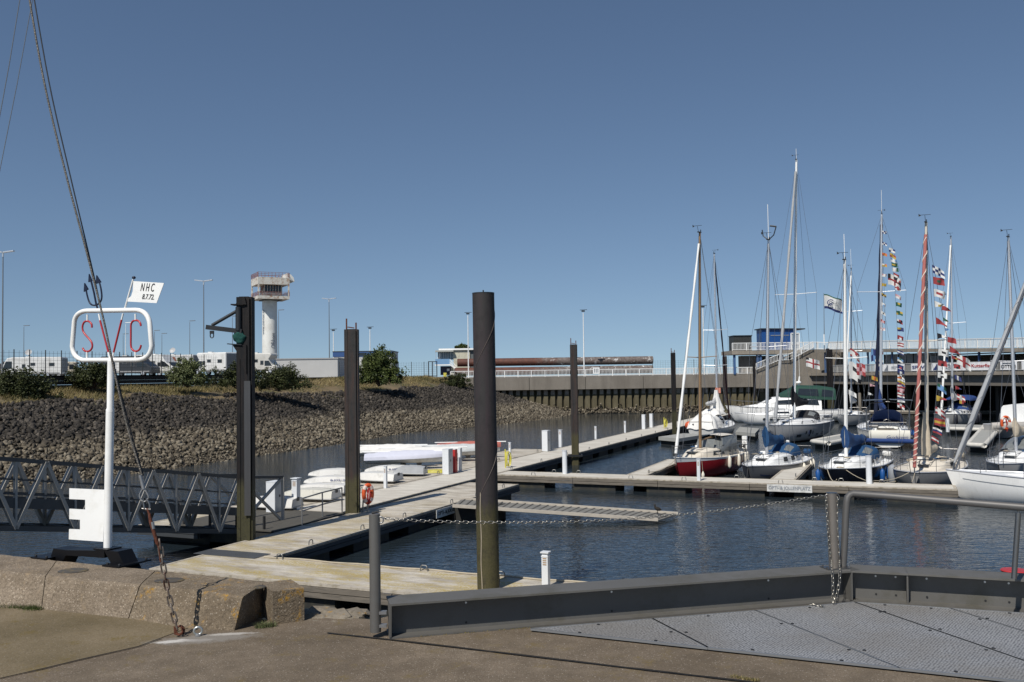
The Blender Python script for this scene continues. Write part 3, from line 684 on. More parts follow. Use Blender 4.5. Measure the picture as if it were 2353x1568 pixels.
# pale cement patch round the eye bolts
def patch(pts, name, mat, z=.012):
    c = sum((at_z(u, v, z) for u, v in pts), Vector()) / len(pts); o = []
    for i in range(len(pts)):
        A, B = at_z(*pts[i], z), at_z(*pts[(i + 1) % len(pts)], z)
        for k in range(6): q = A.lerp(B, k / 6); o.append(q + (q - c) * .12 * mnoise.noise((q.x * 22, q.y * 22, 1)))
    MB().add(o, [tuple(range(len(o)))]).build(name, mat, recalc=True)['kind'] = 'structure'
CEM = concrete('fresh_cement', (.27, .26, .24), (.48, .47, .45), 9, agg=60)
CEM2 = concrete('cement_smear', (.15, .14, .125), (.21, .2, .18), 6, agg=60)
# kerb wall blocks: profile from px, built along the kerb
kb = [at_z(-130, 1381, 0), at_z(-60, 1389, 0), at_z(0, 1396.6, 0), at_z(95, 1401, 0), at_z(295, 1422, 0), at_z(412.6, 1442.6, 0), at_z(539.5, 1449.6, 0)]
KH = .24
kt = [at_z(-130, 1299, KH), at_z(-60, 1305, KH), at_z(0, 1311, KH), at_z(104.7, 1323.6, KH), at_z(322, 1343.6, KH), at_z(453.8, 1357, KH), at_z(558.6, 1371, KH)]
kk = [at_z(-130, 1258, KH), at_z(-60, 1266, KH), at_z(0, 1274.4, KH), at_z(130, 1289, KH), at_z(358, 1311, KH), at_z(520, 1330, KH), at_z(612, 1357, KH)]
kk[5] = at_z(515, 1326, KH); kk[6] = at_z(612, 1338.5, KH)
for q_ in (kb, kt, kk): q_.insert(0, q_[0] + (q_[0] - q_[2]) * 4)
def kerb_block(i0, i1, lab, mat, gap=.008):
    t = thing('kerb_block', lab, 'kerb block', kb[i0], 0, 'concrete kerb blocks on the quay edge')
    ns = 16 * (i1 - i0); mb = MB()
    prof_ = []
    def sect(f):
        k = min(len(kb) - 2, int(f)); u = f - k
        B = kb[k].lerp(kb[k + 1], u); T = kt[k].lerp(kt[k + 1], u); K = kk[k].lerp(kk[k + 1], u)
        pts = []
        for j in range(6): pts.append(B.lerp(T, j / 5 * .93))
        pts.append(T + (K - T) * .04 + Vector((0, 0, -.002)))
        for j in range(1, 6): pts.append(T.lerp(K, .04 + .96 * j / 5))
        pts.append(Vector((K.x, K.y, -.02)) + (K - T) * .06); pts.append(Vector((B.x, B.y, -.02)))
        return pts
    P_ = []
    for k in range(ns + 1):
        f = i0 + (i1 - i0) * k / ns
        if k == 0: f += gap
        if k == ns: f -= gap
        P_.append([p + Vector((0, .005 * mnoise.noise(p * 25), .005 * mnoise.noise(p * 22 + Vector((5, 0, 0))))) for p in sect(f)])
    m_ = len(P_[0]); mb.v = [tuple(p) for s_ in P_ for p in s_]
    for k in range(ns):
        for j in range(m_): a = k * m_ + j; b = k * m_ + (j + 1) % m_; mb.f.append((a, a + m_, b + m_, b)); mb.m.append(0)
    mb.f += [tuple(range(m_)), tuple(ns * m_ + j for j in reversed(range(m_)))]; mb.m += [0, 0]
    mb.build('concrete_body', mat, t, recalc=True); return t
kerb_block(0, 4, 'left kerb block of washed aggregate concrete with moss at its foot', KERBM)
kerb_block(4, 5, 'kerb block under the white club sign', KERBM, .004)
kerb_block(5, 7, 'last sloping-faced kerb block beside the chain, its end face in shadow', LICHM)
e0, e1 = at_z(627, 1436, 0), at_z(699.5, 1426.7, 0); w0 = at_z(626, 1361, KH - .005); w1 = at_z(698, 1341, KH - .005)
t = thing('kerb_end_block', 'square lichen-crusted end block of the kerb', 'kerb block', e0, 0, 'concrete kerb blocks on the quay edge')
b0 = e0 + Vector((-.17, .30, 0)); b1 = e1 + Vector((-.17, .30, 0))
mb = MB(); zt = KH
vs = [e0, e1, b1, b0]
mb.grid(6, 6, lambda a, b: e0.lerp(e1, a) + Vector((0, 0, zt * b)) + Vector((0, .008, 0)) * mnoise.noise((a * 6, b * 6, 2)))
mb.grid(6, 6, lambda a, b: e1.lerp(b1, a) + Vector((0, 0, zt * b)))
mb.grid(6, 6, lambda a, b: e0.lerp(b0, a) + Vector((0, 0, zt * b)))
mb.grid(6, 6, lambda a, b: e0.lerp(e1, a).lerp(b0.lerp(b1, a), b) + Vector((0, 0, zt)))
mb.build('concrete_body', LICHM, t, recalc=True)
# worn iron plates on kerb top
def disc(u, v, rx, ry, lab):
    c = at_z(u, v, KH + .012); t = thing('iron_cap', lab, 'metal cap', c, 0, 'flat caps set in the kerb top')
    MB().lathe([(rx * .96, -.014), (rx, -.008), (rx * .8, -.003), (rx * .1, -.002)], c, 20, M=Matrix(((1, 0, 0), (0, ry / rx, 0), (0, 0, 1)))).build('cap_disc', simple('slate_cap', (.055, .05, .045), .8, var=.3, sc_=20, dirt=(.12, .09, .04), dsc=14), t)
disc(168, 1309, .12, .10, 'dark round cap with lichen under the sign base'); disc(389, 1331, .115, .09, 'dark round cap behind the chain'); disc(597, 1346.5, .045, .05, 'small dark cap on the last kerb block')
# rocks beyond the kerb end
pts = [(715, 1420, .10), (728, 1408, .09), (742, 1424, .07), (758, 1414, .11), (775, 1422, .12), (790, 1412, .09), (800, 1425, .08), (815, 1416, .1), (832, 1412, .09), (770, 1435, .05), (725, 1432, .05), (750, 1403, .08), (705, 1412, .07)]
RK = concrete('lichened_rock', (.14, .12, .09), (.22, .19, .15), 5, agg=40, lichen=(.3, .17, .03))
for k, (u, v, s_) in enumerate(pts):
    c = at_z(u, v, -.02); nm = ['largest', 'broad flat', 'rounded', 'sharp-edged', 'small'][k % 5]
    mb = MB(); M = Matrix.Rotation(rnd.uniform(0, 6), 3, 'Z'); vv = [c + M @ Vector((q[0] * s_ * 1.3, q[1] * s_, q[2] * s_ * .55)) * rnd.uniform(.75, 1.2) for q in ICO]
    mb.add(vv, [tuple(f) for f in ICF]); o = mb.build('rock', RK)
    md = o.modifiers.new('s', 'SUBSURF'); md.levels = md.render_levels = 2; md.subdivision_type = 'SIMPLE'
    tag(o, ['large lichen-spotted rock close to the kerb end', 'small rock behind the kerb end block', 'low rock in front of the others by the kerb end', 'pale rock in the middle of the row at the quay edge', 'broad rock topped with orange lichen', 'rock at the back of the row next to the water', 'flat rock right of the lichened one', 'rock touching the foot of the steel post', 'rock just left of the steel post', 'pebble in front of the rock row', 'pebble beside the kerb end shadow', 'rock furthest back at the water edge', 'half-hidden rock against the end block'][k], 'rock', 'rocks at the quay edge')
# weeds and moss
def tuft(name, lab, pts, n, h, mat, spread=.02, group='weeds growing at the kerb foot'):
    P = []; 
    for _ in range(n):
        k = rnd.uniform(0, len(pts) - 1.001); a = at_z(*pts[int(k)], 0); b = at_z(*pts[int(k) + 1], 0); p = a.lerp(b, k - int(k)); P.append((p.x + rnd.gauss(0, spread), p.y + rnd.gauss(0, spread), .002))
    P = np.array(P); an = NR.uniform(0, 6.28, n); w = .0022; dx = np.stack([np.cos(an) * w, np.sin(an) * w, 0 * an], 1); tip = np.stack([NR.normal(0, h * .45, n), NR.normal(0, h * .45, n), NR.uniform(.4, 1, n) * h], 1)
    V = np.stack([P - dx, P + dx, P + tip], 1).reshape(-1, 3)
    return tag(np_mesh(name, V, np.arange(3 * n).reshape(n, 3), mat, np.repeat(NR.uniform(0, 1, n), 3)), lab, 'weeds', group)
tuft('grass_tuft', 'low green grass tuft at the foot of the left kerb block', [(-40, 1388), (0, 1392), (60, 1397), (95, 1401)], 2600, .04, LEAF, .03)['kind'] = 'stuff'
tuft('weed_tuft', 'small weed with one tall stalk at the last kerb block', [(590, 1444), (630, 1440)], 260, .05, LEAFP, .012)
tuft('weed_tuft', 'dry weeds in the open paving joint at the lower right', [(1680, 1556), (1720, 1563), (1742, 1567)], 300, .02, GRASSM, .01)['kind'] = 'stuff'
tuft('moss_line', 'thin yellow moss line along the foot of the steel beam', [(960, 1463), (1060, 1455), (1130, 1449), (1215, 1443)], 1500, .010, leaf_mat('yellow_moss', (.16, .12, .02), (.34, .25, .05)), .008)['kind'] = 'stuff'

def smear(mat, spots):
    nt = mat.node_tree; bs = nt.nodes['Principled BSDF']; old = bs.inputs['Base Color'].links[0].from_socket; g = nt.nodes.new('ShaderNodeNewGeometry').outputs['Position']
    for (cx, cy), (ax, ay), ang, col, s_ in spots:
        mp = nt.nodes.new('ShaderNodeMapping'); mp.vector_type = 'TEXTURE'; L(nt, g, mp.inputs[0]); mp.inputs['Location'].default_value = (cx, cy, 0); mp.inputs['Rotation'].default_value = (0, 0, ang); mp.inputs['Scale'].default_value = (ax, ay, 50)
        ln = nt.nodes.new('ShaderNodeVectorMath'); ln.operation = 'LENGTH'; L(nt, mp.outputs[0], ln.inputs[0])
        f = math_(nt, 'ADD', ln.outputs['Value'], math_(nt, 'MULTIPLY', math_(nt, 'SUBTRACT', noise(nt, g, 16, 6, .7), .5), 1.5))
        old = mixc(nt, math_(nt, 'MULTIPLY', ramp(nt, f, [(.55, 1), (1.0, 0)]), s_), old, col)
    L(nt, old, bs.inputs['Base Color'])
P0 = at_z(400, 1474, 0); P1 = at_z(452, 1470, 0); P2 = at_z(530, 1457, 0); P3 = at_z(470, 1468, 0)
for m_ in (PAVE, bpy.data.materials['mossy_paving']):
    smear(m_, [((P3.x, P3.y), (.42, .13), .2, (.22, .205, .185), .75), ((P0.x, P0.y), (.15, .045), .25, (.5, .48, .45), .9), ((P2.x, P2.y), (.22, .035), .12, (.42, .40, .37), .8), ((P1.x, P1.y - .02), (.14, .04), .15, (.3, .28, .26), .6)])
# ---- club sign: key-shaped white sign
kd = (kk[4] - kk[3]).normalized(); kd.z = 0; kd.normalize()
sp = at_z(249, 1291, KH); SPN = Vector((-kd.y, kd.x, 0))      # plane of the sign
def K(u, v): return on_plane(u, v, sp, SPN)
rt = thing('club_sign', 'white key-shaped sign with red letters SVC on a black stand', 'sign', sp)
dep = SPN * .15
fr = [K(u, v) - dep * .5 for u, v in ((140.5, 1257), (287, 1264), (308, 1308), (283, 1314), (257, 1279), (168, 1273), (153, 1300), (115, 1303), (126, 1272))]
base = MB()
base.prism([K(139.5, 1258), K(140.5, 1262), K(285, 1269), K(287, 1264)], dep * 1.0)
base.v = [tuple(Vector(p) - dep * .5) for p in base.v]
def leg(poly): m_ = MB(); m_.prism([K(u, v) - dep * .5 for u, v in poly], dep); return m_
lg = leg([(139.5, 1257.5), (168, 1261), (168, 1273), (155, 1300), (126, 1302)]); lg.build('stand_leg', BLACKP, rt, recalc=True)
lg = leg([(256, 1262), (287, 1264), (309, 1310), (284, 1315)]); lg.build('stand_leg', BLACKP, rt, recalc=True)
lg = leg([(168, 1261), (256, 1262), (257, 1279), (168, 1273)]); lg.build('stand_beam', BLACKP, rt, recalc=True)
for u0, v0 in ((127, 1304), (292, 1317)):
    c = K(u0, v0); c.z = KH + .008; MB().box(c, (.20, .34, .014), math.atan2(kd.y, kd.x)).build('foot_plate', BLACKP, rt)
    for sx in (-.07, .07):
        for sy in (-.14, .14): q = c + kd * sx + SPN * sy; MB().lathe([(.012, 0), (.012, .012), (.006, .016)], q + Vector((0, 0, .006)), 6).build('bolt', DARKM, rt)
c = K(247, 1258.5); MB().box(c + Vector((0, 0, -.006)), (.17, .15, .014), math.atan2(kd.y, kd.x)).build('pole_flange', BLACKP, rt)
MB().tube([K(247.5, 1258), K(250, 1100), K(253, 943)], .0345, 20).build('pole', WHITE, rt, smooth=50)
MB().tube([K(253, 948), K(253, 942), K(253.5, 938), K(255, 830)], [.0345, .0345, .029, .029], 20).build('upper_pole', WHITE, rt, smooth=50)
pl = [(243, 1126), (160.5, 1122.5), (160.5, 1147), (197, 1148.5), (197, 1171.5), (160.5, 1169.5), (160.5, 1193), (185, 1194.5), (185, 1217), (160, 1216), (159.3, 1239.5), (238, 1245)]
MB().prism([K(*p) - SPN * .006 for p in pl], SPN * .012).build('key_bit_plate', WHITE, rt, recalc=True)
ring = []
cor = [(186, 716, 'a'), (325, 715, 'b'), (346, 826, 'c'), (182, 824, 'd')]
def rr(c0, c1, c2, n=7):
    return [tuple((1 - t) ** 2 * c0[i] + 2 * t * (1 - t) * c1[i] + t * t * c2[i] for i in (0, 1)) for t in [k / n for k in range(n + 1)]]
ring = rr((171, 738), (176, 716), (200, 714.5)) + rr((312, 713), (338, 713), (344, 742)) + rr((348.5, 795), (346, 826), (316, 827.5)) + rr((192, 828), (168, 824), (166, 796))
MB().tube([K(*p) for p in ring], .0205, 14, closed=True).build('ring_frame', WHITE, rt, smooth=60)
def R1(x, y): return (x / 4.096, 517 + y / 4.096)
def bez(pts, n=8):
    out = []
    P_ = [Vector(p) for p in pts]
    for i in range(len(P_) - 1):
        p = [P_[max(0, i - 1)], P_[i], P_[i + 1], P_[min(len(P_) - 1, i + 2)]]
        for k in range(n): t = k / n; out.append(.5 * ((2 * p[1]) + (p[2] - p[0]) * t + (2 * p[0] - 5 * p[1] + 4 * p[2] - p[3]) * t * t + (3 * p[1] - p[0] - 3 * p[2] + p[3]) * t ** 3))
    return out + [P_[-1]]
LR = simple('red_letter_paint', (.4, .025, .03), .35, var=.1)
def tubeletter(pts, name, mat, r=.0082, sm=8): return MB().tube([K(*p) for p in bez([R1(*q) for q in pts], sm)], r, 10).build(name, mat, rt, smooth=60)
tubeletter([(865, 968), (862, 935), (840, 912), (815, 906), (790, 920), (777, 955), (780, 995), (800, 1030), (840, 1075), (864, 1110), (868, 1150), (850, 1182), (822, 1192), (795, 1185), (778, 1160)], 'letter_s', LR)
tubeletter([(1326, 952), (1320, 925), (1300, 904), (1275, 900), (1250, 908), (1234, 935), (1232, 985), (1232, 1060), (1232, 1130), (1240, 1165), (1262, 1187), (1285, 1190), (1308, 1178), (1322, 1155), (1327, 1132)], 'letter_c', LR)
MB().tube([K(*R1(942, 900)), K(*R1(1020, 1200))], .0082, 10).tube([K(*R1(1145, 893)), K(*R1(1070, 1200))], .0082, 10).build('letter_v', LR, rt, smooth=60)
wr = MB()
for a, b in (((930, 840), (942, 900)), ((1158, 835), (1145, 893)), ((1020, 1200), (1034, 1260)), ((1070, 1200), (1058, 1260)), ((822, 845), (822, 906)), ((819, 1190), (818, 1260)), ((1274, 838), (1275, 900)), ((1274, 1190), (1273, 1258))): MB().tube([K(*R1(*a)), K(*R1(*b))], .0078, 8).build('letter_rod', WHITE, rt, smooth=60)
TK = simple('trident_navy', (.01, .012, .03), .35)
tr = MB(); tr.tube([K(*R1(920, 795)), K(*R1(905, 745)), K(*R1(885, 640)), K(*R1(858, 530))], .0085, 8)
tr.tube([K(*p) for p in bez([R1(*q) for q in ((812, 620), (822, 670), (840, 725), (862, 752), (890, 758), (925, 745), (950, 715), (958, 670), (950, 600), (935, 540))], 6)], .0075, 8)
for tip, b0_, b1_ in (((797, 548), (792, 630), (832, 606)), ((840, 462), (835, 540), (868, 528)), ((910, 475), (905, 555), (952, 540))): tr.prism([K(*R1(*tip)) - SPN * .006, K(*R1(*b0_)) - SPN * .006, K(*R1(*b1_)) - SPN * .006], SPN * .012)
tr.build('trident', TK, rt)
MB().tube([K(*R1(1175, 790)), K(*R1(1253, 515))], .008, 8).build('flag_staff', WHITE, rt, smooth=60)
MB().ball(K(*R1(1260, 497)), .0165, 12, sz=.8).build('staff_ball', TK, rt, smooth=60)
fp = [R1(1256, 530), R1(1545, 548), R1(1475, 737), R1(1197, 722), R1(1222, 685), R1(1245, 640), R1(1256, 590)]
fp = [R1(1256, 530), R1(1545, 548), R1(1475, 737), R1(1197, 722), R1(1206, 695), R1(1235, 672), R1(1250, 625)]
MB().prism([K(*p) - SPN * .002 for p in fp], SPN * .004).build('flag_plate', WHITE, rt, recalc=True)
off = -SPN * .004
fx = K(*R1(1400, 600)) - K(*R1(1300, 596)); fy = K(*R1(1385, 560)) - K(*R1(1405, 625))
text_mesh('N H C', .098, TEXTK, 'flag_lettering', K(*R1(1388, 592)) + off, fx, fx.cross(-SPN).normalized() * -1 if fx.cross(-SPN).z < 0 else fx.cross(-SPN), rt, .001, width=.165, shear=.3)
text_mesh('8.7.72.', .062, TEXTK, 'flag_lettering', K(*R1(1396, 680)) + off, fx, fx.cross(-SPN).normalized() * -1 if fx.cross(-SPN).z < 0 else fx.cross(-SPN), rt, .001, width=.14, shear=.3)

# ---- stay, shackle, turnbuckle, chain
def CY(u, v, y): return at_y(u, v, y)
CA = at_z(410, 1455, .03)      # anchor
yc = lambda v: CA.y + (1455 - v) / 1455 * .25
def Cb(u, v): return at_y(u, v, yc(v))
WROPE = simple('wire_rope', (.13, .12, .105), .5, .5, var=.5, sc_=60, bmp=.6, bsc=90)
cab = bez([(58, -60), (100, 182), (150, 395), (200, 583), (238, 735), (262, 850), (292, 980), (326, 1092)], 6)
o = MB().tube([Cb(*p) for p in cab], .0075, 8).build('wire_stay', WROPE, smooth=60); tag(o, 'twisted grey steel stay crossing in front of the white sign', 'wire stay', 'stays anchored at the quay')
cab2 = bez([(66, -60), (110, 190), (160, 410), (212, 630), (240, 760), (268, 875), (300, 1000), (327, 1094)], 6)
o = MB().tube([Cb(*p) + Vector((0, .02, 0)) for p in cab2], .005, 8).build('wire_stay', DARKM, smooth=60); tag(o, 'thinner black stay running just behind the grey one', 'wire stay', 'stays anchored at the quay')
for k, (a, b, lab) in enumerate((((52, -40), (-14, 340), 'upper left thin stay nearest the corner of the view'), ((82, -40), (-6, 420), 'thin stay crossing the upper left corner, lower of the two'))):
    o = MB().tube([at_y(*a, 7.5 + k), at_y((a[0] + b[0]) / 2 + 2, (a[1] + b[1]) / 2, 7.5 + k), at_y(*b, 7.5 + k)], .0035, 6).build('wire_stay', LAMPM); tag(o, lab, 'wire stay', 'stays in the upper left corner')
t = thing('turnbuckle', 'rusty turnbuckle with shackle and thimble below the grey stay', 'turnbuckle', Cb(350, 1200))
MB().tube([Cb(322, 1092), Cb(330, 1125)], .0125, 10).build('swage_sleeve', STEEL, t, smooth=60)
th = MB(); th.tube([Cb(*p) for p in bez([(329, 1122), (322, 1134), (321, 1142), (327, 1152), (335, 1152), (341, 1144), (338, 1134), (330, 1122)], 4)], .0055, 8); th.build('thimble', STEEL, t, smooth=60)
sh = MB(); sh.tube([Cb(*p) for p in bez([(329, 1148), (330, 1160), (333, 1170), (343, 1170), (343, 1158), (336, 1146)], 4)], .007, 8); sh.tube([Cb(326, 1169), Cb(346, 1171)], .006, 8); sh.build('shackle', STAIN, t, smooth=60)
tb = MB(); tb.tube([Cb(338, 1168), Cb(344, 1185)], .008, 8); tb.tube([Cb(343, 1180), Cb(346, 1198), Cb(361, 1248), Cb(363, 1253)], [.009, .0125, .0125, .008], 10); tb.tube([Cb(363, 1250), Cb(369, 1292)], .006, 8)
tb.build('turnbuckle_body', RUSTY, t, smooth=50)
MB().tube([Cb(350, 1200), Cb(352, 1216)], .0129, 10).build('worn_sleeve', STEEL, t, smooth=60)
def links(mb, pts, pitch, r, w, n=None, twist0=0, seg=10):
    P_ = [Vector(p) for p in pts]; Ls = [0]
    for a, b in zip(P_, P_[1:]): Ls.append(Ls[-1] + (b - a).length)
    tot = Ls[-1]; k = max(1, round(tot / pitch))
    def at(s):
        s = min(max(s, 0), tot - 1e-6)
        for i in range(len(Ls) - 1):
            if Ls[i + 1] >= s: return P_[i].lerp(P_[i + 1], (s - Ls[i]) / (Ls[i + 1] - Ls[i]))
    for i in range(k):
        a, b = at(i * pitch - r * 1.6), at((i + 1) * pitch + r * 1.6); c = (a + b) / 2; d = (b - a)
        if d.length < 1e-5: continue
        d.normalize(); h = pitch / 2 + r * 1.6; ref = Vector((0, 1, 0)) if abs(d.y) < .9 else Vector((0, 0, 1)); x = d.cross(ref).normalized(); y = d.cross(x)
        sd = x if (i + twist0) % 2 else (y * .95 + x * .35).normalized()
        ring_ = []
        for j in range(seg):
            an = 2 * math.pi * (j + .5) / seg; ca, sa = math.cos(an), math.sin(an)
            ring_.append(c + d * (math.copysign(min(1, abs(ca) * 1.15), ca) * h) + sd * (math.copysign(min(1, abs(sa) * 1.3), sa) * w))
        mb.tube(ring_, r, 6, closed=True)
mb = MB(); links(mb, [Cb(366, 1240), Cb(374, 1295), Cb(383, 1345), Cb(395, 1400), Cb(408, 1447)], .058, .0058, .016, seg=12)
tag(mb.build('anchor_chain', simple('galvanised_chain', (.2, .17, .145), .55, .6, var=.4, sc_=30, dirt=(.08, .03, .015), dsc=14), smooth=60), 'rust-spotted galvanised chain running down to the paving', 'chain')
t = thing('anchor_shackle', 'rusty shackle and ring fixed in the paving at the chain end', 'shackle', at_z(412, 1459, 0))
mb = MB(); c = at_z(414, 1458, 0); mb.tube([c + Vector((.028 * math.cos(a) , .012 * math.sin(a) * .4, .028 + .03 * math.sin(a))) for a in [k * .55 for k in range(12)]], .0075, 8, closed=True)
mb.build('ring', RUSTY, t, smooth=60); mb = MB(); mb.tube([Cb(401, 1440), Cb(402, 1457), Cb(412, 1460), Cb(420, 1452), Cb(416, 1440)], .007, 8); mb.build('shackle_bow', RUSTY, t, smooth=60)
t = thing('eye_bolt', 'bright galvanised eye bolt standing in the paving', 'eye bolt', at_z(455, 1462, 0))
c = at_z(455, 1462, 0); MB().tube([c + Vector((.026 * math.cos(a), .008 * math.cos(a), .036 + .026 * math.sin(a))) for a in [k * math.pi / 9 for k in range(18)]], .0085, 10, closed=True).build('eye_ring', simple('bright_zinc', (.5, .52, .5), .35, .8), t, smooth=60)
MB().lathe([(.022, 0), (.022, .008), (.012, .012), (.01, .02)], c, 12).build('collar', STEEL, t)
# rusty chain lying against the kerb
mb = MB(); 
# ---- short steel post and long edge beams
BZ = .245
bA, bB, bC, bD = at_z(895.6, 1469.6, 0), at_z(1956.4, 1383, 0), at_z(2078.5, 1390.5, 0), at_z(2420, 1413, 0)
BEAM = simple('galvanised_beam', (.112, .108, .10), .6, .1, var=.18, sc_=2.5, dirt=(.09, .085, .07), dsc=3)
def beam(p, q, lab, ext=0, over=.13, first=False, stiff=()):
    d = (q - p).normalized(); nrm = Vector((-d.y, d.x, 0)); t = thing('steel_edge_beam', lab, 'steel beam', p, 0, 'galvanised edge beams'); Lb = (q - p).length + ext
    up = Vector((0, 0, 1)); web = p + nrm * .09
    MB().prism([web, web + d * Lb, web + d * Lb + nrm * .012, web + nrm * .012], up * (BZ - .014)).build('web', BEAM, t, recalc=True)
    f0 = p + nrm * -.03; pr_ = [f0 + up * (BZ - .0135), f0 + d * Lb + up * (BZ - .0135), f0 + d * Lb + nrm * .25 + up * (BZ - .0135), f0 + nrm * .25 + up * (BZ - .0135)]
    MB().prism(pr_, up * .014).build('top_flange', BEAM, t, recalc=True)
    MB().prism([p + nrm * .0 + up * .001, p + d * Lb + up * .001, p + d * Lb + nrm * .22 + up * .001, p + nrm * .22 + up * .001], up * .012).build('bottom_flange', BEAM, t, recalc=True)
    for s in stiff: MB().prism([p + d * s - nrm * .005 + up * .013, p + d * s + nrm * .089 + up * .013, p + d * s + nrm * .089 + up * (BZ - .014), p + d * s - nrm * .03 + up * (BZ - .014)], d * .012).build('stiffener_plate', BEAM, t, recalc=True)
    for s in (.55, Lb * .45, Lb * .8):
        for z in (.05, .19):
            c = web + d * s + up * z - nrm * .003; MB().tube([c, c + nrm * .006], .008, 8).build('bolt_hole', WHITE if z > .1 else RUBBER, t)
    return d, nrm
dA, nA = beam(bA, bB, 'longest galvanised edge beam, from the short post to the chain post', .07, stiff=(0, (bB - bA).length - .014))
# end plate at left
MB()
d2, n2 = beam(bB + Vector((.0, .0, 0)), bC, 'short middle edge beam between two welded stiffener plates', .03, stiff=(.0,))
beam(bC + Vector((.02, .0, 0)), bD + (bD - bC) * .6, 'right-hand edge beam carrying the tubular handrail', stiff=(0,))
t = thing('short_post', 'grey round steel post with a chain eye at the left end of the beam', 'post', at_z(864, 1455, 0))
pb = at_z(864, 1456, 0); pb = at_y(863, 1452, bA.y + .06); pt_ = at_y(860.5, 1183, pb.y)
MB().tube([pb, pt_], .0385, 24).build('post_tube', simple('post_steel', (.17, .165, .155), .42, .5, var=.12, sc_=8), t, smooth=50)
MB().tube([pt_ + Vector((0, 0, -.001)), pt_ + Vector((0, 0, .006))], .0395, 24).build('post_cap', simple('post_steel2', (.2, .19, .18), .45, .5), t)
MB().tube([pt_ + Vector((-.02, 0, .012)), pt_ + Vector((.03, .01, .02))], .008, 8).build('cap_bolt', DARKM, t)
ec = pt_ + Vector((.045, -.01, -.035)); MB().tube([ec + Vector((.018 * math.cos(a), 0, .018 * math.sin(a) * 1.2)) for a in [k * math.pi / 8 for k in range(16)]], .0055, 8, closed=True).build('chain_eye', STEEL, t, smooth=60)
for z in (.08, .17): MB().box((pb.x + .05, pb.y - .005, z), (.06, .04, .02)).build('clamp_bracket', STEEL, t)
# chain post and handrail
cb_ = at_z(1913, 1306, BZ); ct_ = at_y(1911, 1134, cb_.y)
t = thing('chain_post', 'stainless round post on the beam with chain hooks at its top', 'post', cb_)
MB().tube([cb_ + Vector((.015, 0, 0)), ct_], .041, 24).build('post_tube', simple('brushed_post_steel', (.27, .24, .21), .42, .7, var=.2, sc_=6), t, smooth=50)
MB().tube([ct_ + Vector((0, 0, 0)), ct_ + Vector((0, 0, .006))], .042, 24).build('post_cap', STAIN, t, smooth=50)
MB().box(cb_ + Vector((.02, 0, .004)), (.19, .13, .009), .2).build('base_plate', STAIN, t)
for sx in (-1, 1): MB().tube([ct_ + Vector((sx * (.036 + .02 * math.sin(a)), -.01, -.03 + .025 * math.cos(a))) for a in [k * math.pi / 7 for k in range(8)]], .005, 8).build('chain_hook', STAIN, t, smooth=60)
for k in range(4): MB().lathe([(.008, 0), (.008, .012)], cb_ + Vector((.02 + (-.08 if k % 2 else .08), -.05 if k < 2 else .05, .008)), 6).build('bolt', STAIN, t)
SC = simple('chain_zinc', (.36, .34, .3), .3, .85, var=.3, sc_=20)
PTS = [(876, 1190), (905, 1193.5), (990, 1198), (1092, 1200.5), (1250, 1200.5), (1360, 1197.5), (1457, 1191.5), (1580, 1181.5), (1666, 1172), (1760, 1160), (1840, 1147.5), (1893, 1139)]
def chp(u, v): k = (u - 876) / (1893 - 876); return at_y(u, v, pt_.y + (ct_.y - pt_.y) * k)
mb = MB(); links(mb, [chp(*p) for p in bez(PTS, 5)], .031, .0024, .0085, seg=10)
tag(mb.build('barrier_chain', SC, smooth=60), 'slack steel chain hung between the short post and the chain post', 'chain')
mb = MB(); y0 = cb_.y - .03
links(mb, [at_y(1898, 1142, y0), at_y(1902, 1210, y0), at_y(1909, 1290, y0), at_y(1912, 1310, y0 - .12), at_y(1914, 1340, y0 - .2), at_y(1914, 1384, y0 - .2)], .031, .0024, .0085, seg=10)
tag(mb.build('hanging_chain', SC, smooth=60), 'left loose chain end dangling from the chain post to the floor plates', 'chain', 'chain ends hanging from the chain post')
mb = MB(); links(mb, [at_y(1923, 1142, y0), at_y(1923, 1210, y0), at_y(1928, 1290, y0), at_y(1930, 1310, y0 - .12), at_y(1929, 1340, y0 - .2), at_y(1921, 1375, y0 - .2), at_y(1916, 1386, y0 - .22)], .031, .0024, .0085, seg=10)
tag(mb.build('hanging_chain', SC, smooth=60), 'right loose chain end dangling from the chain post, curving in at the bottom', 'chain', 'chain ends hanging from the chain post')
mb = MB(); links(mb, [at_z(1856, 1389, .03), at_z(1868, 1391, .03), at_z(1880, 1393, .025), at_z(1892, 1397, .02), at_z(1885, 1391, .04), at_z(1896, 1399, .02)], .031, .0028, .0085, seg=8)
tag(mb.build('chain_heap', SC, smooth=60), 'small heap of chain lying on the floor plates by the beam', 'chain')
t = thing('tubular_handrail', 'bent stainless tube handrail rising from the beam on the right', 'handrail', at_z(1937, 1303, BZ))
hy = at_z(1937, 1303, BZ).y
hp = [at_z(1937, 1303, BZ), at_y(1941, 1240, hy), at_y(1943, 1185, hy), at_y(1945.5, 1155, hy), at_y(1948, 1143, hy), at_y(1954, 1136.5, hy - .0), at_y(1963, 1134.8, hy - .02), at_y(2060, 1142, hy - .2), at_y(2353, 1166, hy - .75), at_y(2700, 1196, hy - 1.3)]
MB().tube(hp, .027, 16).build('rail_tube', simple('dull_rail_steel', (.14, .135, .13), .5, .5, var=.15, sc_=6), t, smooth=60)
y2 = hy - .72; MB().tube([at_y(2330, 1330, y2), at_y(2340, 1178, y2)], .019, 14).build('rail_post', STAIN, t, smooth=60)
MB().tube([at_y(2340, 1180, y2), at_y(2340.5, 1160, y2)], .007, 8).build('rail_pin', STAIN, t)
